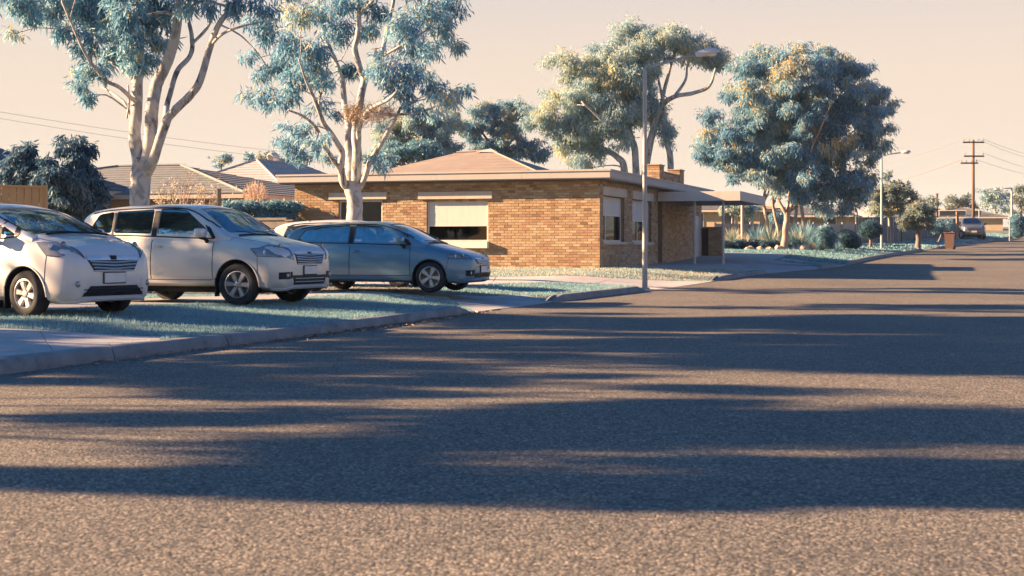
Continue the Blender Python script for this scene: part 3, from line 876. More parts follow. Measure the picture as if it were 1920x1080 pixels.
def make_tree(name, base, limbs, clumps, bark, leaf, label, cat='tree', group=None, n_leaf=140, leaf_len=(0.15, 0.24), leaf_w=0.14,
              droop=1.0, quads=False, tint_fn=None, twigs=7, dens=None, ochre=0.08, tw_r=0.012):
    """limbs: list of (pts (k,3) world, radii (k)); clumps: list of (center, (rx, ry, rz), weight)"""
    base = np.array(base, float)
    root = tag(empty(name, tuple(base)), label, cat, group)
    mb = MB(); S = []
    for pts, rad in limbs:
        n = max(8, len(pts)*5)
        sp = spline(np.asarray(pts, float), n); sr = np.interp(np.linspace(0, 1, n), np.linspace(0, 1, len(rad)), rad)
        wob = rng.normal(size=(n, 3))*0.16
        for _ in range(2): wob = (wob + np.roll(wob, 1, 0) + np.roll(wob, -1, 0))/3
        wob[0] = 0
        sr = sr*0.84
        sp = sp + wob*sr[:, None]*1.2
        mb.tube([Vector(p - base) for p in sp], list(sr*(1 + 0.025*rng.normal(size=n))), 12 if sr[0] > 0.1 else 7)
        S.append(np.column_stack([sp, sr]))
    trunk = mb.build('trunk', bark, root, smooth_=True)
    S = np.concatenate(S)
    paths = []; P = []; T = []; D = []
    # nearest clumps branch off the limbs first; later ones may branch off those branches
    order = sorted(range(len(clumps)), key=lambda q: np.min(np.linalg.norm(S[:, :3] - np.array(clumps[q][0]), axis=1)))
    for ci in order:
        c, r, wgt = clumps[ci]
        c = np.array(c, float); r = np.array(r, float)
        dist = np.linalg.norm(S[:, :3] - c, axis=1) + np.where(S[:, 2] > c[2] + 0.5*r[2], 1.5, 0)
        near = np.where(dist < dist.min()*1.25 + 0.1)[0]; k = near[rng.integers(len(near))]; s0 = S[k, :3]
        br = min(S[k, 3]*0.6, 0.012 + 0.018*np.linalg.norm(c - s0))
        mid = (s0 + c)/2 + np.array([0, 0, 0.12*np.linalg.norm(c - s0)]) + rng.normal(size=3)*0.08*np.linalg.norm(c - s0)
        core = c + np.array([0, 0, -0.25*r[2]])
        bp_ = spline([s0, mid, core], 7)
        paths.append((bp_, br, max(tw_r, br*0.45)))
        S = np.vstack([S, np.column_stack([bp_[2:], np.linspace(br, max(tw_r, br*.45), 7)[2:]])])
        ct = rng.uniform(-0.18, 0.14) + (0.24 if rng.random() < ochre else 0)
        m_ = max(4, int(twigs*wgt))
        for j in range(m_):
            e = unit(rng.normal(size=3)); e[2] = e[2]*0.8 + 0.25
            end = c + e*r*rng.uniform(0.55, 1.0)
            md = (core + end)/2 + np.array([0, 0, 0.15*r[2]]) + rng.normal(size=3)*0.08*r
            tp = spline([core, md, end], 5)
            paths.append((tp, max(tw_r, br*0.45)*0.8, tw_r*0.3))
            q = max(1, int(n_leaf*wgt/m_))
            tt = 0.25 + 0.8*rng.random(q)**0.8
            pos = np.array([np.interp(tt, np.linspace(0, 1, 5), tp[:, a]) for a in range(3)]).T
            pos = pos + unit(rng.normal(size=(q, 3)))*(rng.random((q, 1))**0.5)*r*0.5
            P.append(pos)
            rel = (pos - c)/r
            dd = rng.normal(size=(q, 3))*0.55 + np.array([0, 0, -droop]) + rel*0.35
            D.append(unit(dd))
            t = rng.beta(2, 2.2, q)*0.86 + ct
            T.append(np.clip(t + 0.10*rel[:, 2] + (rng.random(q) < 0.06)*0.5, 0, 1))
    V, F = tubes(paths, 4)
    np_mesh('twigs', V - base, F, bark, trunk, smooth_=True)['kind'] = 'stuff'
    P = np.concatenate(P); D = np.concatenate(D); T = np.concatenate(T)
    n = len(P)
    Ln = rng.uniform(leaf_len[0], leaf_len[1], n)
    V, F, k = leaves(P - base, D, Ln, Ln*leaf_w*rng.uniform(0.8, 1.25, n), quads)
    o = np_mesh('crown', V, F, leaf, root, tint=np.repeat(T, k))
    o['kind'] = 'stuff'
    return root

def pxl(pts, Y):
    """[(px, py, radius_px[, dy])...] -> limb"""
    out = []; rad = []
    for p in pts:
        y = Y + (p[3] if len(p) > 3 else 0)
        out.append(at(p[0], p[1], y)); rad.append(p[2]/FPX*Y)
    return (np.array([tuple(v) for v in out]), rad)
def pxc(lst, Y, depth=0.8, jitter=None):
    """[(px, py, rpx[, rpy[, dy[, weight]]])...] -> clumps"""
    out = []
    for i, q in enumerate(lst):
        cx, cy, rx = q[:3]; ry = q[3] if len(q) > 3 and q[3] else rx
        dy = q[4] if len(q) > 4 and q[4] is not None else rng.uniform(-1, 1)*(jitter or 1.6)
        w = q[5] if len(q) > 5 else 1.0
        s = Y/FPX
        out.append((at(cx, cy, Y + dy), (rx*s, max(rx, ry)*s*depth, ry*s), w*(rx*ry)/(45*45)))
    return out

# --- big white-trunked gum at the left
Y1 = 29.0
g1 = onground(264, Y1); gy = HORIZ + (CAMH - g1.z)/Y1*FPX
l1 = [pxl([(262, gy+8, 30), (263, 440, 25), (262, 375, 22.5), (265, 330, 22.5), (268, 298, 21)], Y1),
      pxl([(262, 318, 15), (255, 262, 14, .1), (257, 205, 12.5, .2), (258, 148, 12, .3), (261, 37, 10, .6), (258, -90, 7, 1), (245, -220, 3, 1.2)], Y1),
      pxl([(274, 312, 16), (281, 262, 15, -.1), (288, 190, 14, -.2), (298, 148, 13, -.2), (322, 92, 12, -.3), (336, 18, 10, -.4), (345, -80, 7, -.5), (330, -210, 3, -.5)], Y1),
      pxl([(272, 332, 12), (287, 300, 11, -.3), (307, 240, 10, -.6), (318, 216, 9.5, -.7), (355, 181, 9, -.9), (374, 155, 8, -1), (392, 96, 7, -1.1), (411, 44, 6, -1.2), (450, 0, 5, -1.3), (500, -70, 3, -1.4)], Y1),
      pxl([(309, 226, 6.5, -.6), (317, 183, 6, -.2), (333, 133, 6, .2), (357, 104, 5.5, .5), (359, 67, 5, .7), (352, 20, 4, .9), (360, -60, 2.5, 1)], Y1),
      pxl([(359, 84, 4, .6), (392, 46, 3.5, .8), (404, 2, 3, 1), (420, -60, 2, 1)], Y1),
      pxl([(254, 190, 5, .1), (222, 163, 4.5, -.4), (196, 148, 4, -.8), (160, 100, 3.2, -1.2), (116, 2, 2.2, -1.6)], Y1),
      pxl([(250, 240, 4, .1), (237, 198, 3.5, .4), (215, 178, 3, .8), (190, 162, 2.2, 1.2)], Y1),
      pxl([(255, 160, 4, .2), (230, 132, 3.5, .6), (186, 100, 3, 1), (163, 55, 2.5, 1.3), (144, 12, 2, 1.6)], Y1),
      pxl([(392, 88, 4, -1.1), (420, 62, 3, -1.4), (458, 48, 2.4, -1.7), (520, 36, 1.5, -2)], Y1),
      pxl([(412, 46, 2.2, -1.2), (450, 66, 1.8, -1.4), (480, 96, 1.4, -1.6), (503, 128, .9, -1.8)], Y1),
      pxl([(240, 160, 2.4, .3), (242, 190, 2.4), (238, 222, 2)], Y1)]
c1 = pxc([(45, 25, 36), (95, 18, 42), (150, 25, 46), (30, 58, 24, 18, None, .6), (120, 55, 34, 28, None, .8), (190, 45, 46), (235, 30, 46), (275, 40, 42), (200, 95, 40), (240, 85, 42), (170, 90, 34),
          (180, 135, 34, 30, None, .8), (150, 155, 28, 26, None, .7), (168, 178, 24, 28, None, .8), (140, 135, 24, 24, None, .5), (245, 122, 36, 24), (285, 112, 36, 26), (300, 80, 32), (310, 40, 30), (270, 128, 30, 20),
          (40, 8, 40), (350, 12, 34, 26, None, .7), (395, 8, 34, 26, None, .7), (440, 20, 34, 26, None, .6), (480, 12, 40, 24, None, .7), (225, 60, 40), (210, 0, 50), (130, -10, 50), (290, -10, 50)], Y1, 0.9)
c1 += pxc([(x, y, 70) for x, y in ((0, -40), (80, -60), (180, -70), (280, -70), (380, -50), (470, -60), (60, -150), (170, -170), (290, -180), (400, -150), (240, -270), (330, -270), (480, -130), (560, -60))], Y1, 1.2, 2.6)
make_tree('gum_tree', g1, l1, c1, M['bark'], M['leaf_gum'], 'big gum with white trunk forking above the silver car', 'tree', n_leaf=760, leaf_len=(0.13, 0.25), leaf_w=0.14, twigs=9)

# --- second gum, in front of the building
Y2 = 38.0
g2_ = onground(668, Y2); gy = HORIZ + (CAMH - g2_.z)/Y2*FPX
l2 = [pxl([(668, gy+6, 22), (667, 440, 18.5), (665, 395, 17.5), (660, 358, 18), (659, 338, 17)], Y2),
      pxl([(654, 356, 10), (643, 338, 9, -.2), (638, 312, 8, -.4), (642, 285, 7, -.6), (626, 259, 6, -.8), (605, 226, 5, -1.2), (590, 185, 4, -1.5), (574, 152, 3, -1.8), (560, 110, 2, -2)], Y2),
      pxl([(657, 345, 9), (655, 290, 8.5, .4), (653, 237, 8, .8), (646, 193, 7, 1.2), (641, 148, 6, 1.4), (620, 95, 5, 1.6), (606, 60, 4.5, 1.7), (604, 0, 4, 1.8), (600, -80, 2.4, 2)], Y2),
      pxl([(668, 345, 12), (669, 285, 10.5), (667, 237, 9.5), (675, 185, 8.5, .2), (683, 150, 8, .4), (676, 130, 7, .4), (665, 92, 6.5, .3), (671, 66, 6, .2), (674, 18, 5, .2), (672, -70, 3, .2)], Y2),
      pxl([(673, 268, 6), (676, 232, 6, -.5), (694, 205, 5, -1), (725, 189, 4, -1.4), (745, 170, 3, -1.7)], Y2),
      pxl([(690, 211, 3.6, -.9), (730, 214, 3.2, -1), (780, 212, 2.6, -1.2), (828, 195, 1.8, -1.4)], Y2),
      pxl([(674, 352, 7), (684, 333, 6.2, -.2), (695, 302, 5.8, -.5), (716, 267, 5.2, -.8), (736, 232, 4.4, -1), (752, 200, 3, -1.1)], Y2),
      pxl([(683, 155, 5.5, .4), (700, 120, 5.5, .7), (716, 96, 5.2, .8), (727, 48, 4.8, .9), (738, 0, 4, 1), (746, -70, 2.4, 1)], Y2),
      pxl([(706, 112, 3.6, .7), (753, 85, 3, .3), (790, 63, 2.4, 0), (822, 40, 1.8, -.3)], Y2),
      pxl([(640, 322, 5.5, -.4), (613, 281, 4.6, -.9), (594, 241, 3.8, -1.3), (568, 218, 3, -1.6), (540, 206, 2, -1.9)], Y2),
      pxl([(606, 228, 2.6, -1.2), (598, 195, 2.6, -.8), (604, 172, 2, -.5)], Y2),
      pxl([(674, 30, 3.4, .2), (690, 10, 3.4, -.3), (716, -16, 2.4, -.8)], Y2)]
c2 = pxc([(505, 55, 42), (545, 85, 44), (585, 105, 44), (520, 120, 40), (480, 145, 32, 30, None, .6), (462, 180, 26, 26, None, .5), (500, 185, 34, 30, None, .8), (540, 185, 38, 34, None, .8), (470, 110, 26, 26, None, .5),
          (565, 245, 36, 30, None, .8), (540, 270, 30, 28, None, .8), (575, 295, 34, 24, None, .9), (600, 265, 30, 26, None, .8), (615, 300, 24, 20, None, .8), (560, 140, 40), (610, 150, 36), (595, 200, 30, 26, None, .6), (630, 60, 40), (655, 120, 34, 30, 1.5),
          (760, 60, 46), (800, 30, 46), (835, 55, 36), (852, 85, 26), (715, 130, 38), (760, 135, 44), (745, 165, 36), (800, 170, 36), (840, 190, 34, 28), (868, 172, 20, 24), (815, 212, 28, 22), (785, 205, 24, 20), (775, 95, 38), (810, 95, 30, 26, None, .7),
          (712, 312, 18, 20), (724, 292, 18, 18), (700, 295, 16, 16), (690, 60, 34, 34, 1.5), (560, 40, 36), (600, 30, 38), (650, 10, 38), (710, 20, 34), (850, 15, 36), (640, 215, 18, 18, 1.4, .7)], Y2, 0.9, 2.0)
c2 += pxc([(x, y, 58) for x, y in ((540, -40), (620, -60), (700, -60), (780, -40), (840, -50), (660, -150), (740, -140), (590, -130))], Y2, 1.1, 2.2)
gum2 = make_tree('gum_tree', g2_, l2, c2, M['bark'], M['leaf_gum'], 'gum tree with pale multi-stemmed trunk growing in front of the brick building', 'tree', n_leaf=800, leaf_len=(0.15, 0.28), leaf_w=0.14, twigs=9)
# tangle of dry twigs caught in its fork
V = []; 
paths = []
for q in range(520):
    c = at(rnd.choice([668, 690, 712, 730, 655]) + rnd.gauss(0, 8), 213 + rnd.gauss(0, 9), Y2 + rnd.gauss(-0.5, 0.35))
    d = unit(rng.normal(size=3))*0.2
    c = np.array(c); paths.append((np.array([c-d, c+rng.normal(size=3)*0.05, c+d]), 0.006, 0.003))
V, F = tubes(paths, 3)
o = np_mesh('dead_leaf_tangle', V - np.array(g2_), F, M['leaf_pink'], gum2, tint=np.repeat(rng.random(520), 9)); o['kind'] = 'stuff'

# --- trees behind the building
def ell_fill(regions, n, rpx, Y, depth=0.9, weight=1.0, jit=2.5):
    """many clumps filling elliptical pixel regions (cx, cy, rx, ry)"""
    lst = []
    area = np.array([r[2]*r[3] for r in regions], float); cnt = np.maximum(1, (n*area/area.sum()).astype(int))
    for (cx, cy, rx, ry), k in zip(regions, cnt):
        for _ in range(k):
            a = rng.uniform(0, 2*np.pi); q = math.sqrt(rng.random())*0.88
            s = rng.uniform(0.75, 1.25)
            lst.append((cx + rx*q*math.cos(a), cy + ry*q*math.sin(a), rpx*s, rpx*s*0.85, rng.uniform(-1, 1)*rx/FPX*Y*depth*math.sqrt(max(0.05, 1-q*q)), weight))
    return pxc(lst, Y, 1.0)

Y3 = 78.0
l4 = [pxl([(1178, 470, 10), (1172, 330, 8.5), (1160, 297, 7), (1130, 278, 5, 1), (1095, 262, 3, 1.5), (1060, 235, 2, 2)], Y3),
      pxl([(1196, 470, 10), (1192, 312, 8), (1186, 264, 7), (1160, 241, 5, -1), (1138, 232, 4, -1.5), (1090, 190, 2, -2)], Y3),
      pxl([(1208, 470, 11), (1212, 312, 9), (1224, 245, 8), (1239, 200, 6.5), (1265, 181, 5, -1), (1299, 174, 4.5, -1.5), (1329, 162, 3.5, -2), (1342, 128, 2, -2)], Y3),
      pxl([(1252, 470, 8), (1257, 309, 7), (1250, 267, 6), (1247, 215, 4), (1235, 150, 2.5)], Y3),
      pxl([(1226, 240, 5), (1222, 190, 4.5, 1), (1212, 140, 3.5, 1.5), (1200, 90, 2, 2)], Y3),
      pxl([(1240, 198, 4.5), (1250, 150, 4, .5), (1262, 110, 3, 1), (1280, 70, 1.6, 1)], Y3),
      pxl([(1265, 181, 4, -1), (1285, 150, 3, -.5), (1290, 120, 2.2), (1310, 92, 1.5)], Y3),
      pxl([(1186, 264, 5), (1175, 220, 4, 1), (1150, 180, 3, 1.4), (1120, 120, 2, 1.6)], Y3)]
c4 = ell_fill([(1180, 90, 62, 45), (1245, 78, 60, 36), (1300, 95, 42, 24), (1340, 100, 26, 20), (1130, 140, 55, 42), (1060, 128, 40, 26), (1200, 140, 50, 30), (1040, 208, 48, 34), (1085, 250, 40, 30),
               (1150, 215, 60, 40), (1215, 200, 36, 30), (1255, 240, 20, 34), (1100, 292, 34, 22), (1010, 225, 30, 26), (1345, 120, 22, 12), (1110, 185, 60, 40), (1180, 160, 60, 40), (1060, 270, 30, 22), (1140, 255, 46, 26)], 260, 24, Y3, 0.8)
make_tree('gum_tree', (at(1205, 462, Y3).x, Y3, float(gz(at(1205, 462, Y3).x, Y3))), l4, c4, M['bark'], M['leaf_gum_pale'], 'tall spreading gum with bare curved limbs rising behind the building beside the lamp', 'tree',
          n_leaf=1500, leaf_len=(0.16, 0.30), leaf_w=0.2, quads=True, twigs=5, tw_r=0.014, ochre=.22)

Y4 = 84.0
l = [pxl([(958, 470, 6), (955, 330, 5), (945, 285, 4), (930, 240, 3.2), (925, 205, 2)], Y4), pxl([(945, 285, 3.2), (965, 255, 2.6), (980, 225, 1.6)], Y4), pxl([(948, 300, 3), (905, 250, 2.4), (895, 215, 1.6)], Y4), pxl([(950, 300, 3), (985, 275, 2.2), (1005, 262, 1.4)], Y4)]
c = ell_fill([(930, 203, 40, 17), (975, 213, 26, 18), (900, 218, 24, 18), (955, 262, 36, 18), (985, 278, 34, 22), (900, 272, 26, 20), (930, 285, 40, 16), (870, 240, 22, 12), (880, 255, 16, 10), (960, 235, 40, 16), (915, 240, 30, 16), (1000, 285, 24, 18)], 96, 16, Y4, 0.8)
make_tree('gum_tree', onground(958, Y4), l, c, M['bark_dark'], M['leaf_dense'], 'dark blue flat-topped gum behind the pink roof ridge', 'tree', n_leaf=2600, leaf_len=(0.15, 0.28), leaf_w=0.24, quads=True, twigs=4, tw_r=0.02)
Y5 = 80.0
l = [pxl([(832, 470, 6), (833, 310, 5), (828, 285, 4.4), (812, 262, 3.6), (806, 240, 2.6), (790, 215, 1.6)], Y5), pxl([(830, 292, 3.6), (842, 268, 3, .6), (835, 245, 2.2, .8), (850, 225, 1.4)], Y5),
     pxl([(812, 262, 2.8), (790, 262, 2, -.5), (765, 250, 1.4)], Y5)]
c = ell_fill([(760, 255, 42, 26), (800, 222, 38, 22), (735, 285, 34, 24), (785, 285, 44, 22), (850, 285, 26, 16), (720, 255, 24, 26), (858, 225, 22, 18), (700, 290, 24, 18), (770, 230, 30, 18), (820, 262, 26, 18)], 88, 17, Y5, 0.8)
make_tree('gum_tree', onground(832, Y5), l, c, M['bark'], M['leaf_gum_pale'], 'pale teal gum with twisting bare limbs left of the roof ridge', 'tree', n_leaf=2600, leaf_len=(0.15, 0.28), leaf_w=0.24, quads=True, twigs=4, tw_r=0.02)

# --- dense round gum right of the porch, and the thin trunks beside it
Y6 = 65.0
g6 = G(1471, 469); Y6 = g6.y
l6 = [pxl([(1469, 471, 8.8), (1472, 440, 6.8), (1475, 415, 6.5), (1476, 396, 6.8)], Y6),
      pxl([(1474, 402, 4.8), (1466, 388, 4.1), (1452, 363, 3.4, .4), (1440, 330, 2.7, 1), (1420, 280, 2.0, 1.6), (1390, 220, 1.4, 2)], Y6),
      pxl([(1478, 400, 5.1), (1484, 384, 4.8), (1495, 360, 4.1, -.4), (1508, 320, 3.4, -1), (1530, 260, 2.7, -1.4), (1560, 190, 1.6, -2)], Y6),
      pxl([(1486, 382, 3.4), (1515, 370, 2.7, .8), (1545, 352, 2.0, 1.4), (1590, 320, 1.4, 2)], Y6),
      pxl([(1476, 396, 3.7), (1482, 350, 3.4, 1.2), (1480, 290, 3.1, 1.8), (1470, 200, 2.0, 2), (1480, 120, 1.4, 2)], Y6),
      pxl([(1508, 320, 2.7, -1), (1560, 280, 2.0, -.6), (1620, 230, 1.4)], Y6), pxl([(1440, 330, 2.3, 1), (1395, 300, 1.8, .5), (1350, 270, 1.1)], Y6), pxl([(1530, 260, 2.0, -1.4), (1520, 180, 1.6, -1), (1510, 110, 1.0, -.5)], Y6), pxl([(1420, 280, 1.8, 1.6), (1430, 200, 1.4, 1), (1440, 130, 1.0, .6)], Y6)]
c6 = ell_fill([(1490, 140, 120, 66), (1420, 190, 78, 66), (1570, 180, 90, 80), (1400, 265, 70, 58), (1500, 250, 100, 80), (1600, 255, 66, 70), (1650, 205, 26, 32), (1350, 275, 34, 40), (1430, 330, 72, 40), (1530, 340, 80, 46), (1600, 340, 40, 36), (1330, 235, 18, 22), (1322, 290, 16, 22), (1560, 385, 44, 24)], 300, 24, Y6, 0.85)
make_tree('gum_tree', g6, l6, c6, M['bark_warm'], M['leaf_dense'], 'huge dense round-crowned gum on the garden lawn beyond the porch', 'tree',
          n_leaf=1700, leaf_len=(0.16, 0.30), leaf_w=0.2, quads=True, twigs=5, tw_r=0.012, ochre=.14)
for (trunk_, lab) in (([(1442, 430, 6), (1440, 424, 6), (1435, 400, 5.5), (1432, 378, 5), (1436, 350, 4), (1445, 310, 2)], 'pale leaning gum trunk nearest the porch, behind the dense gum'),
                      ([(1461, 440, 5.5), (1459, 433, 5.5), (1454, 407, 5), (1449, 383, 5), (1446, 360, 4.5), (1430, 310, 2)], 'slim pink gum trunk just left of the dense gum'),
                      ([(1489, 430, 6), (1491, 420, 6), (1493, 391, 5.5), (1488, 360, 5), (1492, 310, 2)], 'straight pale gum trunk just right of the dense gum'),
                      ([(1507, 428, 6), (1506, 418, 6), (1503, 380, 6), (1506, 345, 4), (1515, 300, 2)], 'stout pale gum trunk farthest right behind the dense gum')):
    Yt = Y6 + rnd.uniform(6.5, 9)
    g = onground(trunk_[0][0], Yt); gyy = HORIZ + (CAMH - g.z)/Yt*FPX
    tr = [(trunk_[0][0], gyy+3, trunk_[0][2]*1.15)] + trunk_[1:]
    e = trunk_[-1]
    cc = ell_fill([(e[0], e[1]+10, 40, 36), (e[0]-15, e[1]-25, 36, 30)], 10, 22, Yt)
    tr = [(q[0], q[1], q[2]*.68) for q in tr]
    make_tree('gum_tree', g, [pxl(tr, Yt), pxl([(trunk_[-3][0], trunk_[-3][1], 3.4), (trunk_[-3][0]+rnd.choice([-18, 16]), trunk_[-3][1]-30, 2)], Yt)], cc, M['bark_warm'], M['leaf_gum_pale'], lab, 'tree', group='slim gums behind the garden',
              n_leaf=1200, leaf_len=(0.2, 0.34), leaf_w=0.24, quads=True, twigs=4)

# --- trees along the far verge
def small_tree(px, Y, trunk, regions, n, rp, bark, leaf, label, nl=220, ll=(0.14, 0.26), name='tree', lw=0.34, droop=0.25):
    g = onground(px, Y); gyy = HORIZ + (CAMH - g.z)/Y*FPX
    trunk = [(q[0], q[1], q[2]*.78) for q in trunk]
    limbs = [pxl([(px, gyy+2, trunk[0][2]*1.25)] + trunk, Y)]
    top = trunk[-1]
    for (cx, cy, rx, ry) in regions:
        limbs.append(pxl([(trunk[-1][0], trunk[-1][1], trunk[-1][2]), ((trunk[-1][0]+cx)/2 + rnd.uniform(-3, 3), (trunk[-1][1]+cy)/2, trunk[-1][2]*.7), (cx, cy, trunk[-1][2]*.3)], Y))
    c = ell_fill(regions, n, rp, Y, 0.9)
    return make_tree(name, g, limbs, c, bark, leaf, label, 'tree', n_leaf=nl*9, leaf_len=ll, leaf_w=lw, quads=True, twigs=5, droop=droop, tw_r=0.015)
small_tree(1668, 93, [(1668, 440, 4), (1667, 405, 3.6), (1662, 385, 3)], [(1672, 352, 34, 22), (1650, 372, 28, 24), (1688, 375, 26, 30), (1665, 385, 30, 20), (1694, 395, 16, 14)], 48, 13, M['bark_warm'], M['leaf_olive'], 'neat rounded street tree with bare pale trunk beside the second lamp', 300)
small_tree(1645, 104, [(1645, 400, 3), (1644, 385, 2.6)], [(1640, 372, 24, 22), (1650, 390, 22, 18), (1630, 388, 16, 16)], 22, 12, M['bark_warm'], M['leaf_gum_pale'], 'pale yellowish tree just behind the rounded street tree')
small_tree(1722, 84, [(1722, 446, 7), (1722, 436, 6.5), (1724, 428, 6)], [(1712, 410, 30, 22), (1735, 400, 26, 22), (1720, 392, 26, 14), (1745, 418, 16, 14), (1700, 415, 18, 14)], 44, 11, M['bark_dark'], M['leaf_olive'], 'low round olive-like tree with short dark trunk on the far verge', 280, (0.12, 0.22))
small_tree(1735, 120, [(1735, 400, 3), (1735, 392, 2.6)], [(1725, 380, 20, 10), (1742, 382, 18, 12)], 16, 9, M['bark_dark'], M['leaf_olive'], 'ochre treetop showing behind the low olive-like tree')
small_tree(1790, 165, [(1796, 400, 3), (1796, 388, 2.6)], [(1800, 372, 22, 9), (1786, 380, 20, 10), (1815, 382, 20, 12), (1795, 395, 26, 12)], 32, 9, M['bark_dark'], M['leaf_olive'], 'flat-topped distant tree left of the power pole', 240, (0.25, 0.45))
small_tree(1865, 175, [(1866, 400, 3.4), (1864, 385, 3)], [(1858, 360, 22, 14), (1880, 372, 20, 16), (1848, 380, 20, 14), (1868, 392, 26, 12)], 36, 9, M['bark_warm'], M['leaf_gum_pale'], 'pale distant gum right of the power pole', 240, (0.25, 0.45))
small_tree(1915, 185, [(1915, 400, 3.4), (1914, 385, 3)], [(1905, 368, 18, 16), (1925, 358, 22, 22), (1908, 392, 20, 14), (1940, 385, 24, 20)], 36, 10, M['bark_dark'], M['leaf_olive'], 'dark distant tree at the right edge of the picture', 240, (0.25, 0.45))
small_tree(1758, 100, [(1765, 440, 2.4), (1765, 430, 2.2)], [(1768, 418, 14, 14), (1778, 425, 12, 12), (1758, 425, 12, 10)], 14, 9, M['bark_dark'], M['leaf_teal'], 'small teal shrub tree behind the dark fence', 200)
for (px_, py_, rx_, ry_, Yf, lab) in ((415, 298, 17, 8, 130, 'small distant treetop above the grey tiled roof'), (468, 296, 14, 6, 128, 'low distant treetop left of the metal roof flue'), (500, 293, 14, 9, 126, 'olive distant treetop touching the left of the metal roof flue'), (540, 296, 22, 10, 127, 'dark distant treetop right of the metal roof flue')):
    small_tree(px_, Yf, [(px_, 330, 2.6), (px_, py_+6, 2.2)], [(px_, py_, rx_, ry_), (px_+3, py_+8, rx_*.8, ry_*.8)], 14, 8, M['bark_dark'], M['leaf_olive' if px_ == 500 else 'leaf_dense'], lab, 160, (0.25, 0.4))

small_tree(765, 72, [(765, 330, 4), (763, 312, 3.4)], [(740, 285, 34, 20), (785, 278, 36, 22), (815, 294, 28, 14), (712, 300, 24, 14)], 44, 13, M['bark_dark'], M['leaf_teal'], 'low teal tree just behind the roof left of the ridge', 200, (.14, .26))
# --- dark drooping shrub tree at the left
Y7 = 35.0
g7 = onground(100, Y7)
l = [pxl([(100, 560, 8), (100, 450, 7), (95, 400, 6), (80, 350, 4), (60, 310, 2)], Y7), pxl([(98, 410, 5), (120, 350, 3.6), (140, 300, 2), (148, 268, 1)], Y7), pxl([(98, 420, 4), (150, 370, 2.6), (195, 350, 1.4)], Y7)]
c = ell_fill([(60, 315, 46, 40), (130, 295, 44, 34), (100, 350, 90, 44), (165, 365, 44, 34), (40, 355, 40, 34), (150, 275, 24, 16), (100, 400, 90, 30), (20, 300, 18, 20), (55, 285, 20, 12), (110, 330, 70, 30)], 110, 22, Y7, 0.8)
make_tree('shrub_tree', g7, l, c, M['bark_dark'], M['leaf_navy'], 'dark bushy drooping tree beside the tan fence at the left', 'tree', n_leaf=1100, leaf_len=(0.14, 0.24), leaf_w=0.2, twigs=6)
# ------------------------------------------------------------------ cars
def paint(name, c, flake=0.35, rough=0.38):
    m, nt, b, out = new_mat(name)
    n = noise(nt, 2.0, 5, 0.6); r = ramp(nt, [(0.3, tuple(x*0.93 for x in c)), (0.7, tuple(min(1, x*1.03) for x in c))])
    nt.links.new(n.outputs['Fac'], r.inputs[0])
    # road dust gathers low on the body
    tc = nt.nodes.new('ShaderNodeTexCoord'); sp = nt.nodes.new('ShaderNodeSeparateXYZ'); nt.links.new(tc.outputs['Object'], sp.inputs[0])
    mr = nt.nodes.new('ShaderNodeMapRange'); mr.inputs['From Min'].default_value = 0.2; mr.inputs['From Max'].default_value = 0.6; mr.inputs['To Min'].default_value = 0.35; mr.inputs['To Max'].default_value = 0.03
    nt.links.new(sp.outputs['Z'], mr.inputs['Value'])
    n2 = noise(nt, 6, 5, 0.7); mu = nt.nodes.new('ShaderNodeMath'); mu.operation = 'MULTIPLY'; nt.links.new(mr.outputs[0], mu.inputs[0]); nt.links.new(n2.outputs['Fac'], mu.inputs[1])
    nt.links.new(mixc(nt, mu.outputs[0], r.outputs[0], (0.30, 0.26, 0.22)), b.inputs['Base Color'])
    b.inputs['Metallic'].default_value = flake; b.inputs['Roughness'].default_value = rough
    b.inputs['Coat Weight'].default_value = 0.8; b.inputs['Coat Roughness'].default_value = 0.07
    return m
M['white_paint'] = paint('white_car_paint', (0.64, 0.63, 0.615), 0.03)
M['silver_paint'] = paint('silver_car_paint', (0.60, 0.59, 0.565), 0.22)
M['blue_paint'] = paint('blue_car_paint', (0.075, 0.205, 0.315), 0.3)
M['grey_paint'] = paint('grey_car_paint', (0.10, 0.12, 0.145), 0.3)
M['cglass'] = glassmat('car_glass', (0.74, 0.82, 0.86), 1.4, 0.2)
M['trim'] = plain('black_trim', (0.012, 0.016, 0.024), 0.55, spec=0.25)
M['rubber'] = surf('tyre_rubber', (0.018, 0.021, 0.028), (0.03, 0.033, 0.04), 8, 0.85, 0.2, 60)
M['under'] = plain('underbody', (0.012, 0.016, 0.022), 0.9)
M['alloy'] = plain('alloy_rim', (0.50, 0.50, 0.50), 0.38, 0.7)
M['chrome'] = plain('chrome', (0.60, 0.60, 0.60), 0.32, 0.6)
M['lamp'] = plain('headlamp_reflector', (0.24, 0.25, 0.265), 0.12, 0.3, coat=1.0)
M['reflector'] = plain('lamp_reflector', (0.80, 0.78, 0.75), 0.2, 0.3, coat=1.0)
M['lampdark'] = plain('headlamp_dark', (0.10, 0.11, 0.12), 0.15, 0.5, coat=1.0)
M['amber'] = plain('amber_lens', (0.45, 0.14, 0.06), 0.2, coat=1.0)
M['red'] = plain('red_lens', (0.40, 0.03, 0.025), 0.2, coat=1.0)
M['plate'] = plain('number_plate', (0.74, 0.70, 0.66), 0.5)
M['seat'] = surf('seat_fabric', (0.36, 0.36, 0.36), (0.45, 0.445, 0.44), 10, 0.9, 0.1)
M['disc'] = plain('brake_disc', (0.12, 0.12, 0.12), 0.4, 0.8)

def ev_mesh(o):
    dg = bpy.context.evaluated_depsgraph_get(); dg.update()
    return bpy.data.meshes.new_from_object(o.evaluated_get(dg))

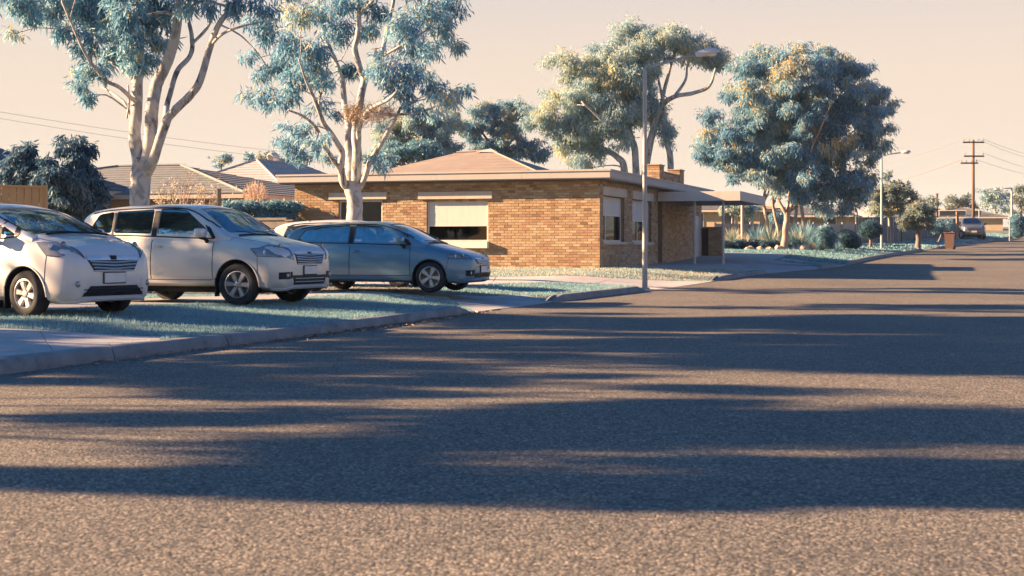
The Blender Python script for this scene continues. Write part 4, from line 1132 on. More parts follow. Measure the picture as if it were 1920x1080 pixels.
def boolean(me, cutter_me, op):
    a = bpy.data.objects.new('tmp_a', me); c = bpy.data.objects.new('tmp_c', cutter_me)
    col.objects.link(a); col.objects.link(c)
    md = a.modifiers.new('b', 'BOOLEAN'); md.object = c; md.operation = op; md.solver = 'EXACT'
    r = ev_mesh(a)
    bpy.data.objects.remove(a); bpy.data.objects.remove(c)
    return r

def solidified(me, th, off):
    a = bpy.data.objects.new('tmp_s', me); col.objects.link(a)
    md = a.modifiers.new('s', 'SOLIDIFY'); md.thickness = th; md.offset = off; md.use_even_offset = False
    r = ev_mesh(a); bpy.data.objects.remove(a); return r

def grid_mesh(P, closed_ends=False):
    """P (ns, nk, 3) -> mesh; each row a closed/open section"""
    ns, nk, _ = P.shape
    me = bpy.data.meshes.new('g')
    i = np.arange(ns*nk).reshape(ns, nk)
    F = np.stack([i[:-1, :-1], i[1:, :-1], i[1:, 1:], i[:-1, 1:]], -1).reshape(-1, 4).tolist()
    me.from_pydata(P.reshape(-1, 3).tolist(), [], F)
    me.update()
    return me

def prism_mesh(polys):
    """polys: list of (outer ring pts 3d A, ring pts B) -> closed prisms joined"""
    mb = MB()
    for A, B in polys:
        n = len(A)
        mb.add(list(A) + list(B), [tuple(range(n))[::-1], tuple(range(n, 2*n))] + [(i, (i+1) % n, n+(i+1) % n, n+i) for i in range(n)])
    me = bpy.data.meshes.new('p'); me.from_pydata(mb.v, [], mb.f); me.update()
    bm = bmesh.new(); bm.from_mesh(me); bmesh.ops.recalc_face_normals(bm, faces=bm.faces); bm.to_mesh(me); bm.free()
    return me

def round_poly(pts, r, n=3):
    out = []
    k = len(pts)
    for i in range(k):
        p0, p1, p2 = Vector(pts[i-1]), Vector(pts[i]), Vector(pts[(i+1) % k])
        a = (p0-p1); b = (p2-p1); ra = min(r, a.length*.45); rb = min(r, b.length*.45)
        s = p1 + a.normalized()*ra; e = p1 + b.normalized()*rb
        for q in range(n+1):
            t = q/n; out.append((s*(1-t)**2 + p1*2*t*(1-t) + e*t*t))
    return out

def wheel_meshes(r, rim_r, w, spokes, style):
    """tyre, rim, disc; axis along y, outer face at -y"""
    t = MB()
    h = w/2
    t.lathe([(rim_r-.005, -h+.01), (rim_r+.012, -h), (r-.05, -h-.004), (r-.02, -h+.012), (r-.004, -h+.045), (r, -h*.4), (r, h*.4), (r-.004, h-.045), (r-.02, h-.012), (rim_r+.012, h), (rim_r-.01, h-.02)], 40, 'y')
    rm = MB()
    rm.lathe([(rim_r, -h+.005), (rim_r-.012, -h+.0), (rim_r-.02, -h+.02), (rim_r-.03, -h+.09), (rim_r-.03, h-.02)], 40, 'y')
    rm.lathe([(0.0, -h+.012), (0.035, -h+.012), (0.05, -h+.018), (0.062, -h+.03), (0.062, -h+.09)], 20, 'y')
    def spoke(a, wi, wo):
        ca, sa = math.cos(a), math.sin(a)
        pr = [(0.05, wi, -h+.022), (rim_r*.5, (wi+wo)/2*.9, -h+.014), (rim_r-.016, wo, -h+.012)]
        vs = []
        for (rr, ww, yy) in pr:
            for (s, dy) in ((-1, .022), (-.7, 0), (.7, 0), (1, .022), (1, .06), (-1, .06)):
                x, z = rr, s*ww
                vs.append((x*ca - z*sa, yy+dy, x*sa + z*ca))
        fs = []
        for j in range(2):
            for q in range(6): fs.append((j*6+q, j*6+(q+1) % 6, (j+1)*6+(q+1) % 6, (j+1)*6+q))
        rm.add(vs, fs)
    for i in range(spokes): spoke(math.pi/2 + 2*math.pi*i/spokes, *style)
    nb = 5
    lug = MB()
    for i in range(nb):
        a = math.pi/2 + 2*math.pi*(i+.5)/nb
        lug.lathe([(0, -h+.012), (0.011, -h+.012), (0.012, -h+.03)], 8, 'y', (0.048*math.cos(a), 0, 0.048*math.sin(a)))
    dsc = MB(); dsc.lathe([(0.0, -h+.085), (rim_r-.035, -h+.085)], 24, 'y')
    return t, rm, lug, dsc

def make_car(P):
    """P: dict of profile. x forward, y left, z up, origin on ground between the axles. The camera sees the right (-y) side"""
    root = tag(empty(P['name'], P['loc'], P['rz']), P['label'], 'car', P.get('group'))
    W = P['w']/2; pm = P['paint']
    xf, xr = P['xf'], P['xr']
    # ---- lower body
    ns = 60
    t = np.linspace(0, 1, ns); xs = xr + (xf-xr)*(t - np.sin(2*np.pi*t)/(2*np.pi)*0.86)
    zt = pchip(P['top'], xs); zb = pchip(P['bottom'], xs); wd = pchip(P['plan'], xs)*W; cr = pchip(P['crown'], xs)
    sec = [(0, 0, 0), (0.5, 0, 0), (0.86, 0, 0), (0.95, 0.07, 0), (0.985, 0.2, 0), (0.998, 0.36, 0), (1.0, 0.5, 0), (0.993, 0.64, 0), (0.975, 0.78, 0), (0.962, 0.86, 0), (0.94, 0.93, 0), (0.90, 0.978, 0),
           (0.84, 1.0, 0.08), (0.70, 1.0, 0.42), (0.5, 1.0, 0.72), (0.25, 1.0, 0.93), (0, 1.0, 1.0)]
    sec = np.array(sec)
    pts = []
    for i, x in enumerate(xs):
        y = sec[:, 0]*wd[i]; z = zb[i] + (zt[i]-zb[i])*sec[:, 1] + cr[i]*sec[:, 2]
        right = np.column_stack([np.full(len(y), x), -y, z]); left = np.column_stack([np.full(len(y), x), y, z])[::-1]
        pts.append(np.vstack([right, left[1:]]))
    pts = np.array(pts)
    # dished ends: x pulled back towards the edges of the nose and tail
    bm = bmesh.new()
    nk = pts.shape[1]
    vv = [[bm.verts.new(pts[i, k]) for k in range(nk-1)] for i in range(ns)]
    for i in range(ns-1):
        for k in range(nk-1):
            k2 = (k+1) % (nk-1)
            bm.faces.new((vv[i][k], vv[i][k2], vv[i+1][k2], vv[i+1][k]))
    for i in (0, ns-1):
        half = (nk-1)//2
        # cap as a fan of quads between right and left sides
        for k in range(0, half):
            a, b = vv[i][k], vv[i][k+1]; c, d = vv[i][(-k-1) % (nk-1)], vv[i][(-k) % (nk-1)]
            q = [a, b, c, d]
            uq = []
            for v in q:
                if v not in uq: uq.append(v)
            if len(uq) >= 3:
                try: bm.faces.new(uq)
                except ValueError: pass
    bmesh.ops.remove_doubles(bm, verts=bm.verts, dist=1e-5)
    bmesh.ops.recalc_face_normals(bm, faces=bm.faces)
    me = bpy.data.meshes.new('body'); bm.to_mesh(me)
    bvh_body = BVHTree.FromBMesh(bm); bm.free()
    # wheel arches
    cut = MB()
    for xa in (P['ax_f'], P['ax_r']):
        n = 28; ra = P['arch']
        for s in (-1, 1):
            y0, y1 = s*(W-0.32), s*(W+0.2)
            vs = [(xa + ra*math.cos(2*math.pi*k/n), y0, P['wr'] + ra*math.sin(2*math.pi*k/n)) for k in range(n)] + [(xa + ra*math.cos(2*math.pi*k/n), y1, P['wr'] + ra*math.sin(2*math.pi*k/n)) for k in range(n)]
            cut.add(vs, [tuple(range(n)), tuple(range(n, 2*n))[::-1]] + [(k, n+k, n+(k+1) % n, (k+1) % n) for k in range(n)])
    cm = bpy.data.meshes.new('c'); cm.from_pydata(cut.v, [], cut.f); cm.update()
    b2 = bmesh.new(); b2.from_mesh(cm); bmesh.ops.recalc_face_normals(b2, faces=b2.faces); b2.to_mesh(cm); b2.free()
    me2 = boolean(me, cm, 'DIFFERENCE')
    me2.materials.clear()
    me2.polygons.foreach_set('use_smooth', np.ones(len(me2.polygons), bool)); me2.set_sharp_from_angle(angle=R(38))
    # inside of the arches is dark liner
    me2.materials.append(pm); me2.materials.append(M['under'])
    for p in me2.polygons:
        c = p.center
        idx = 0
        if c.z < pchip(P['bottom'], c.x) + 0.012 and abs(p.normal.z) > .7: idx = 1
        for xa in (P['ax_f'], P['ax_r']):
            rr = math.hypot(c.x-xa, c.z-P['wr'])
            if rr < P['arch']+0.004 and abs(c.y) < W-0.012 and abs(c.y) > W-0.34: idx = 1
        p.material_index = idx
    body = bpy.data.objects.new('body', me2); col.objects.link(body); body.parent = root
    # ---- cabin shell
    gx0, gx1 = P['roof'][0][0], P['roof'][-1][0]
    ng = 64
    t = np.linspace(0, 1, ng); gx = gx0 + (gx1-gx0)*(t - np.sin(2*np.pi*t)/(2*np.pi)*0.9)
    zr = pchip(P['roof'], gx); zbelt = pchip(P['top'], gx) - 0.015; wb = pchip(P['plan'], gx)*W*P.get('belt_w', 0.925); wr = P['roof_w']*W
    zmax = max(p[1] for p in P['roof'])
    rows = []
    for i, x in enumerate(gx):
        h = max(zr[i] - zbelt[i], 0.004); hm = zmax - zbelt[i]
        rr = min(0.09, h*0.5)
        def ys(z):
            q = (z - zbelt[i])/hm
            return wb[i] - (wb[i]-wr)*(0.72*q + 0.28*q*q)
        crown = 0.055*min(1, h/0.2) if h > 0.02 else 0.01
        ze = zr[i] - crown
        ze = max(ze, zbelt[i] + 0.002)
        side = [(ys(z), z) for z in np.linspace(zbelt[i]-0.03, max(ze-rr, zbelt[i]-0.02), 8)]
        ye = ys(max(ze-rr, zbelt[i])); yt = ys(ze)
        arc = [(ye + (yt-ye)*.25 - 0.006, ze-rr*.55), (yt-0.02, ze-rr*.2), (yt-0.065, ze+0.004)]
        yq = yt-0.065
        top = [(yq*.8, ze + (zr[i]-ze)*.42), (yq*.5, ze + (zr[i]-ze)*.8), (yq*.25, ze+(zr[i]-ze)*.95), (0, zr[i])]
        s = side + arc + top
        rt = [(x, -y, z) for y, z in s]; lf = [(x, y, z) for y, z in s[::-1]][1:]
        rows.append(rt + lf)
    gP = np.array(rows)
    shell = grid_mesh(gP)
    b3 = bmesh.new(); b3.from_mesh(shell); bmesh.ops.recalc_face_normals(b3, faces=b3.faces)
    # outward?
    avg = sum((f.normal.z for f in b3.faces if f.calc_center_median().z > zmax-0.08), 0)
    if avg < 0: bmesh.ops.reverse_faces(b3, faces=b3.faces)
    b3.to_mesh(shell); bvh_cab = BVHTree.FromBMesh(b3)
    b3.normal_update()
    for v in b3.verts: v.co -= v.normal*0.016
    inner = bpy.data.meshes.new('gi'); b3.to_mesh(inner); b3.free()
    frame = solidified(shell, 0.045, -1); pane = solidified(inner, 0.006, -1)
    polys = []
    for poly in P['windows']:
        pp = round_poly([(x, 0, z) for x, z in poly], 0.05)
        for s in (-1, 1):
            polys.append(([(p.x, s*0.25, p.z) for p in pp], [(p.x, s*1.2, p.z) for p in pp]))
    for (x0, z_0, w0_, x1, z_1, w1_) in P['screens']:
        d = Vector((x1-x0, 0, z_1-z_0)); n_ = Vector((d.z, 0, -d.x)).normalized()
        if n_.x*(x0) < 0: n_ = -n_
        pp = round_poly([(x0, -w0_, z_0), (x0, w0_, z_0), (x1, w1_, z_1), (x1, -w1_, z_1)], 0.07)
        polys.append(([p - n_*0.17 for p in pp], [p + n_*0.30 for p in pp]))
    cutter = prism_mesh(polys)
    fr = boolean(frame, cutter.copy(), 'DIFFERENCE'); gl = boolean(pane, cutter, 'INTERSECT')
    fr.materials.clear(); fr.materials.append(pm); fr.materials.append(M['trim'])
    fr.polygons.foreach_set('use_smooth', np.ones(len(fr.polygons), bool)); fr.set_sharp_from_angle(angle=R(42))
    cab = bpy.data.objects.new('roof', fr); col.objects.link(cab); cab.parent = root
    # panes, split by island
    bg = bmesh.new(); bg.from_mesh(gl); bg.faces.ensure_lookup_table(); seen = set()
    for f0 in bg.faces:
        if f0.index in seen: continue
        st = [f0]; isl = []; seen.add(f0.index)
        while st:
            f = st.pop(); isl.append(f)
            for e in f.edges:
                for g in e.link_faces:
                    if g.index not in seen: seen.add(g.index); st.append(g)
        vm = {}; vs = []; fs = []
        for f in isl:
            ff = []
            for v in f.verts:
                if v.index not in vm: vm[v.index] = len(vs); vs.append(tuple(v.co))
                ff.append(vm[v.index])
            fs.append(ff)
        c = np.mean(vs, 0)
        nm = 'side_window' if abs(c[1]) > 0.35 else ('windscreen' if c[0] > 0 else 'rear_window')
        mb = MB(); mb.add(vs, fs); mb.build(nm, M['cglass'], root, smooth_=True, angle=35)
    bg.free()

    def snap(p, off=0.004, cabin=False):
        q = Vector(p); loc, nor, _, _ = (bvh_cab if cabin else bvh_body).find_nearest(q)
        if nor.dot(Vector((loc.x*0.3, loc.y, max(0, loc.z-0.6)*.5))) < 0: nor = -nor
        return loc + nor*off, nor
    def patch(name, corners, m, off=0.006, nu=10, nv=6, parent=None, cabin=False, th=0.012):
        """panel following the body between four corner points (a b c d round)"""
        a, b, c, d = [Vector(q) for q in corners]
        mb = MB(); top = []; bot = []
        for j in range(nv+1):
            for i in range(nu+1):
                u, v = i/nu, j/nv
                p = (a*(1-u)+b*u)*(1-v) + (d*(1-u)+c*u)*v
                s_, n_ = snap(p, off, cabin)
                top.append(s_); bot.append(s_ - n_*th)
        nn = len(top); fs = []
        for j in range(nv):
            for i in range(nu):
                k = j*(nu+1)+i
                fs.append((k, k+1, k+nu+2, k+nu+1))
        ring = [i for i in range(nu+1)] + [j*(nu+1)+nu for j in range(1, nv+1)] + [nv*(nu+1)+i for i in range(nu-1, -1, -1)] + [j*(nu+1) for j in range(nv-1, 0, -1)]
        for q in range(len(ring)):
            x_, y_ = ring[q], ring[(q+1) % len(ring)]
            fs.append((x_, y_, y_+nn, x_+nn))
        mb.add(top + bot, fs)
        return mb.build(name, m, parent or root, smooth_=True, angle=40)
    def seam(name, pts, r=0.006, m=None, cabin=False, off=0.0, parent=None, lin=False):
        mb = MB(); dense = np.concatenate([np.array([np.array(p)*(1-t) + np.array(q)*t for t in np.linspace(0, 1, 7)]) for p, q in zip(pts[:-1], pts[1:])]) if lin else spline(np.array(pts, float), max(6, len(pts)*5)) if len(pts) > 2 else np.array([np.array(pts[0])*(1-t) + np.array(pts[1])*t for t in np.linspace(0, 1, 10)])
        mb.tube([snap(p, off, cabin)[0] for p in dense], r, 5)
        return mb.build(name, m or M['trim'], parent or root)

    zbelt_ = lambda x: float(pchip(P['top'], x))
    # ---- doors
    for s in (-1, 1):
        for (xa, xb, xa2, xb2) in P['doors']:
            yy = s*W
            zl = P['sill'] + 0.02
            dr = patch('door', [(xa2, yy, zl), (xb2, yy, zl), (xb, yy, zbelt_(xb)-0.03), (xa, yy, zbelt_(xa)-0.03)], pm, 0.004, 14, 10, th=0.02)
            if s < 0:
                seam('door_gap', [(xb2+.008, yy, zl), (xb+.008, yy, zbelt_(xb)-.03)], 0.005, parent=dr)
                seam('door_gap', [(xa2-.008, yy, zl), (xa-.008, yy, zbelt_(xa)-.03)], 0.005, parent=dr)
                seam('door_gap', [(xa2, yy, zl-.008), (xb2, yy, zl-.008)], 0.005, parent=dr)
            # handle
            xh = xa + 0.13; zh = zbelt_(xh) - 0.16
            h0, n0 = snap((xh-.09, yy, zh), 0.008); h1, _ = snap((xh, yy, zh), 0.04); h2, _ = snap((xh+.09, yy, zh), 0.008)
            MB().tube([h0, h0.lerp(h1, .8), h1, h2.lerp(h1, .8), h2], [0.010, 0.015, 0.016, 0.015, 0.010], 8).build('door_handle', pm, dr, smooth_=True)
            patch('handle_recess', [(xh-.05, yy, zh-.025), (xh+.05, yy, zh-.025), (xh+.04, yy, zh+.03), (xh-.04, yy, zh+.03)], M['trim'] if P.get('dark_handle') else pm, 0.007, 4, 3, parent=dr, th=0.004)
        # belt moulding and pillar trims
        a, b = P['belt']
        seam('belt_strip', [(x, s*W*P.get('belt_w', .925), zbelt_(x)+0.004) for x in np.linspace(a, b, 6)], 0.011, M['trim'], True, 0.0)
        for (x0b, x1b, x0t, x1t, zt_) in P['pillars']:
            yb = s*W*.9; yt = s*P['roof_w']*W
            patch('pillar_trim', [(x0b, yb, zbelt_(x0b)+.01), (x1b, yb, zbelt_(x1b)+.01), (x1t, yt, zt_), (x0t, yt, zt_)], M['trim'], 0.004, 4, 8, cabin=True, th=0.01)
        # gutter / drip line over windows
        seam('window_shield', [(x, s*(P['roof_w']*W+.03), z) for x, z in P['drip']], 0.013, M['trim'], True, 0.004)
        # mirror
        mx, mz = P['mirror']
        sp_, _ = snap((mx, s*W, mz-0.06), 0.0)
        mc = Vector((mx-0.02, s*(W+0.11), mz+0.02))
        mir = MB(); mir.bbox(mc.x-.06, mc.x+.075, mc.y-.10, mc.y+.10, mc.z-.07, mc.z+.08, 0.03)
        mr_ = mir.build('wing_mirror', pm, root, smooth_=True, angle=50)
        MB().tube([sp_, Vector((mx, s*(W-.0), mz-.07)), mc - Vector((0, 0, .07))], [0.035, 0.03, 0.03], 8).build('mirror_arm', M['trim'], mr_, smooth_=True)
        MB().box(mc.x-.064, mc.x-.06, mc.y-.08, mc.y+.08, mc.z-.055, mc.z+.065).build('mirror_glass', M['chrome'], mr_)
        # headlamp
        hl = [tuple((q[0], s*q[1], q[2])) for q in P['lamp']]
        lp = patch('headlight', hl, M['lamp'], 0.010, 10, 6)
        cx = [sum(q[i] for q in hl)/4 for i in range(3)]
        for f_, rr in ((0.28, 0.052), (0.60, 0.046)):
            a_ = Vector(hl[0])*(1-f_)+Vector(hl[1])*f_; b_ = Vector(hl[3])*(1-f_)+Vector(hl[2])*f_
            c_, n_ = snap((a_+b_)/2, 0.010)
            bmq = bmesh.new(); bmesh.ops.create_uvsphere(bmq, u_segments=12, v_segments=8, radius=rr)
            for v in bmq.verts: v.co = c_ + Vector((v.co.x*.25, v.co.y, v.co.z)) 
            q = MB(); q.bm(bmq); q.build('reflector', M['reflector'] if f_ > .5 else M['lampdark'], lp, smooth_=True)
        seam('lamp_rim', [hl[0], hl[1], hl[2], hl[3], hl[0]], 0.0045, M['trim'], parent=lp, off=0.008, lin=True)
        seam('bumper_gap', [hl[1], (P['ax_f']+P['arch']*.98, s*W, P['wr']+P['arch']*.42)], 0.0045)
        # fog lamp
        if 'fog' in P:
            fx, fy, fz = P['fog']
            c_, n_ = snap((fx, s*fy, fz), 0.006)
            fo = patch('fog_lamp', [(fx+.03, s*(fy-.10), fz-.05), (fx-.05, s*(fy+.10), fz-.06), (fx-.05, s*(fy+.10), fz+.05), (fx+.03, s*(fy-.10), fz+.06)], M['trim'] if P.get('dark_fog', 1) else pm, 0.004, 6, 4)
            bmq = bmesh.new(); bmesh.ops.create_uvsphere(bmq, u_segments=14, v_segments=8, radius=0.042)
            for v in bmq.verts: v.co = c_ + Vector((v.co.x*.4, v.co.y, v.co.z))
            q = MB(); q.bm(bmq); q.build('lens', M['lamp'], fo, smooth_=True)
        # tail lamp
        tl = [tuple((q[0], s*q[1], q[2])) for q in P['tail']]
        patch('tail_light', tl, M['red'], 0.008, 4, 8)
        # sill
        patch('sill', [(P['ax_r']+P['arch']+.03, s*W*.99, P['sill']-.09), (P['ax_f']-P['arch']-.03, s*W*.99, P['sill']-.09), (P['ax_f']-P['arch']-.01, s*W, P['sill']-.01), (P['ax_r']+P['arch']+.01, s*W, P['sill']-.01)], P.get('sill_mat', pm), 0.012, 12, 3)
        # arch lips and mud flap
        for xa in (P['ax_f'], P['ax_r']):
            ra = P['arch'] + 0.008
            seam('wheel_arch', [(xa + ra*math.cos(a_), s*W, P['wr'] + ra*math.sin(a_)) for a_ in np.linspace(R(-8), R(188), 14)], 0.014, P.get('arch_mat', pm), off=0.0)
            MB().box(xa-ra*.92-.02, xa-ra*.92, s*W-.11 if s > 0 else s*W-.0, s*W if s > 0 else s*W+.11, P['wr']-.20, P['wr']+.1).build('mud_flap', M['trim'], root)
    # side repeater
    if 'repeater' in P:
        x, z = P['repeater']
        for s in (-1, 1): patch('repeater', [(x-.05, s*W, z-.014), (x+.05, s*W, z-.014), (x+.045, s*W, z+.014), (x-.05, s*W, z+.014)], M['amber'], 0.006, 3, 2)
    # ---- nose
    gr = P['grille']       # (y half bottom, z bottom, y half top, z top)
    gx_ = xf
    g = patch('grille', [(gx_, -gr[0], gr[1]), (gx_, gr[0], gr[1]), (gx_, gr[2], gr[3]), (gx_, -gr[2], gr[3])], M['trim'], 0.006, 14, 6)
    nb = P.get('bars', 3)
    for k in range(nb):
        f_ = (k+.75)/(nb+.5); hw = gr[0] + (gr[2]-gr[0])*f_; z = gr[1] + (gr[3]-gr[1])*f_
        seam('grille_bar', [(gx_, -hw*.97, z+.012), (gx_, -hw*.5, z+.003), (gx_, 0, z-.006), (gx_, hw*.5, z+.003), (gx_, hw*.97, z+.012)], 0.013, M['chrome'], off=0.012, parent=g)
    seam('grille_surround', [(gx_, -gr[0], gr[1]), (gx_, gr[0], gr[1])], 0.012, pm, off=0.006, parent=g)
    if P.get('brow'):
        z = gr[3]; hw = gr[2]
        b_ = patch('grille_brow', [(gx_, -hw, z-.005), (gx_, hw, z-.005), (gx_, hw*1.03, z+P['brow']), (gx_, -hw*1.03, z+P['brow'])], M['chrome'] if P.get('brow_chrome') else pm, 0.012, 14, 3)
        patch('badge', [(gx_, -.05, z+.0), (gx_, .05, z+.0), (gx_, .06, z+P['brow']*.9), (gx_, -.06, z+P['brow']*.9)], M['trim'], 0.018, 3, 2)
    li = P['lower']
    lo = patch('lower_grille', [(gx_, -li[0], li[1]), (gx_, li[0], li[1]), (gx_, li[2], li[3]), (gx_, -li[2], li[3])], M['trim'], 0.005, 14, 5)
    for k in range(2):
        z = li[1] + (li[3]-li[1])*(k+1)/3
        seam('slat', [(gx_, -li[0]*.95, z), (gx_, 0, z), (gx_, li[0]*.95, z)], 0.007, P.get('slat_mat', M['trim']), off=0.008, parent=lo)
    sp = P['split']        # front splitter / lower lip
    seam('front_lip', [(gx_-.25, -W*.86, sp), (gx_-.03, -W*.6, sp-.01), (gx_, 0, sp-.01), (gx_-.03, W*.6, sp-.01), (gx_-.25, W*.86, sp)], 0.03, P.get('lip_mat', pm), off=0.0)
    # bumper seam
    # plate
    pz = P['plate_z']; c_, n_ = snap((gx_, 0, pz), 0.012)
    pl_ = MB().bbox(c_.x-.004, c_.x+.016, -0.19, 0.19, pz-.066, pz+.066, 0.004).build('number_plate', M['plate'], root)
    MB().bbox(c_.x-.008, c_.x+.008, -0.203, 0.203, pz-.079, pz+.079, 0.004).build('plate_frame', M['trim'], pl_)
    # bonnet shut line
    bl_ = P['bonnet']
    for s in (-1, 1):
        seam('bonnet_gap', [(x, s*y, float(pchip(P['top'], x))+.05) for x, y in bl_], 0.005)
    # wipers, scuttle
    cx_ = P['roof'][-1][0]
    MB().tube([snap((cx_-.02, y, zbelt_(cx_)+.05), 0.02)[0] for y in np.linspace(-.55, .55, 9)], 0.016, 6).build('scuttle', M['trim'], root)
    for y in (-.05, .45):
        a_ = snap((cx_-.03, y, zbelt_(cx_)+.05), 0.03)[0]; b_ = snap((cx_-.10, y-.5, zbelt_(cx_)+.12), 0.02, True)[0]
        MB().tube([a_, a_.lerp(b_, .5)+Vector((0, 0, .01)), b_], 0.008, 5).build('wiper', M['trim'], root)
    # ---- underbody and interior
    MB().bbox(P['ax_r']-.3, P['ax_f']+.3, -W+.36, W-.36, 0.2, 0.42, 0.05).build('underbody', M['under'], root)
    for (sx) in P['seats']:
        for sy in (-0.38, 0.38):
            zb_ = zbelt_(sx)
            st = MB(); st.bbox(sx-.1, sx+.06, sy-.23, sy+.23, zb_-.04, zb_+P['seat_h'], 0.05)
            so = st.build('seat', M['seat'], root, smooth_=True, angle=50)
            MB().bbox(sx-.12, sx-.02, sy-.12, sy+.12, zb_+P['seat_h']+.04, zb_+P['seat_h']+.22, 0.045).tube([(sx-.07, sy-.06, zb_+P['seat_h']-.02), (sx-.07, sy-.06, zb_+P['seat_h']+.08)], .01, 6).tube([(sx-.07, sy+.06, zb_+P['seat_h']-.02), (sx-.07, sy+.06, zb_+P['seat_h']+.08)], .01, 6).build('headrest', M['seat'], so, smooth_=True, angle=50)
    xd = P['dash']
    MB().bbox(xd-.1, xd+.25, -W*.8, W*.8, zbelt_(xd)-.05, zbelt_(xd)+.06, 0.04).build('dashboard', M['trim'], root, smooth_=True, angle=50)
    ring = [(xd-.2 + .07*math.cos(a_), -0.38 + .18*math.sin(a_), zbelt_(xd)+.05 + .17*math.cos(a_)) for a_ in np.linspace(0, 2*math.pi, 20)]
    MB().tube(ring, 0.015, 6, cap=False).build('steering_wheel', M['trim'], root, smooth_=True)
    MB().bbox(.0+P['rvm'][0]-.02, P['rvm'][0]+.02, -.12, .12, P['rvm'][1]-.035, P['rvm'][1]+.035, .015).build('rear_view_mirror', M['trim'], root)
    # ---- wheels
    ty, rm, lug, dsc = wheel_meshes(P['wr'], P['rim'], 0.215, P['spokes'][0], P['spokes'][1])
    first = None
    for xa in (P['ax_f'], P['ax_r']):
        for s in (-1, 1):
            if first is None:
                wh = empty('wheel', (xa, s*(W-0.125), P['wr']), 0, root)
                ty.build('tyre', M['rubber'], wh, smooth_=True, angle=50)
                rm.build('rim', M['alloy'], wh, smooth_=True, angle=35)
                lug.build('wheel_nut', M['trim'], wh)['kind'] = 'stuff'; dsc.build('brake_disc', M['disc'], wh)
                first = wh
            else:
                wh = copy_tree(first, root); wh.location = (xa, s*(W-0.125), P['wr'])
            wh.rotation_euler = (0, rnd.uniform(-.5, .5), 0 if s < 0 else math.pi)
            if xa == P['ax_f']: wh.rotation_euler[2] += P.get('steer', 0)
    return root

def place(origin_xy, theta):
    """theta: heading, degrees turned from +X towards the camera"""
    z = float(gz(origin_xy[0], origin_xy[1]))
    return (origin_xy[0], origin_xy[1], z), R(-theta)

suv = dict(name='parked_car', w=1.80, xf=2.15, xr=-2.12, wr=0.35, rim=0.222, arch=0.415, ax_f=1.3, ax_r=-1.3, sill=0.40,
    top=[(2.15, 0.80), (2.12, 0.88), (2.04, 0.935), (1.85, 0.985), (1.5, 1.055), (1.1, 1.115), (0.8, 1.10), (0, 1.125), (-1.2, 1.16), (-1.9, 1.17), (-2.05, 1.12), (-2.12, 0.95)],
    bottom=[(2.15, 0.40), (2.1, 0.28), (1.9, 0.25), (1.4, 0.30), (0.8, 0.31), (-0.8, 0.31), (-1.5, 0.32), (-2.0, 0.32), (-2.08, 0.36), (-2.12, 0.44)],
    plan=[(2.15, 0.66), (2.11, 0.78), (2.0, 0.885), (1.8, 0.955), (1.4, 0.995), (0, 1.0), (-1.3, 1.0), (-1.8, 0.965), (-2.0, 0.915), (-2.08, 0.84), (-2.12, 0.74)],
    crown=[(2.15, 0.01), (1.9, 0.05), (1.2, 0.055), (0.9, 0.0), (-1.9, 0.0), (-2.12, 0.01)],
    roof=[(-2.06, 1.17), (-2.02, 1.38), (-1.93, 1.555), (-1.75, 1.635), (-1.2, 1.685), (-0.4, 1.705), (0.1, 1.685), (0.4, 1.62), (0.75, 1.42), (1.02, 1.24), (1.16, 1.13)], roof_w=0.745,
    windows=[[(-1.82, 1.21), (-1.30, 1.20), (-1.30, 1.565), (-1.62, 1.525)], [(-1.25, 1.20), (-0.46, 1.185), (-0.46, 1.60), (-1.25, 1.57)], [(-0.34, 1.185), (0.80, 1.165), (0.66, 1.26), (0.22, 1.565), (-0.02, 1.61), (-0.34, 1.605)]],
    screens=[(1.05, 1.20, 0.70, 0.36, 1.635, 0.56), (-2.05, 1.24, 0.62, -1.92, 1.55, 0.52)],
    doors=[(-1.28, -0.42, -0.83, -0.42), (-0.40, 0.83, -0.40, 0.83)], belt=(-1.8, 0.84), dark_handle=0,
    pillars=[(-0.45, -0.345, -0.45, -0.345, 1.60), (-1.295, -1.255, -1.295, -1.255, 1.57), (0.78, 0.86, 0.62, 0.70, 1.30)],
    drip=[(-1.75, 1.52), (-1.3, 1.60), (-0.4, 1.635), (0.0, 1.635), (0.3, 1.57), (0.6, 1.38), (0.84, 1.20)], mirror=(0.70, 1.17),
    lamp=[(2.10, 0.50, 0.755), (1.70, 0.90, 0.82), (1.56, 0.88, 0.94), (2.02, 0.54, 0.895)], fog=(2.06, 0.62, 0.50), tail=[(-2.05, 0.78, 1.0), (-1.98, 0.86, 1.0), (-1.95, 0.74, 1.5), (-2.0, 0.68, 1.5)],
    grille=(0.38, 0.685, 0.45, 0.86), bars=4, brow=0.03, lower=(0.46, 0.34, 0.52, 0.50), split=0.30, plate_z=0.58, bonnet=[(1.8, 0.62), (1.5, 0.70), (1.2, 0.76)], slat_mat=M['silver_paint'],
    seats=(-0.15, -1.0), seat_h=0.27, dash=0.75, rvm=(0.32, 1.5), spokes=(6, (0.036, 0.05)), paint=M['silver_paint'], steer=0.12)
suv['loc'], suv['rz'] = place((-5.33, 24.54), 24)
suv['label'] = 'silver four-wheel-drive wagon parked between the white car and the blue one'
make_car(suv)

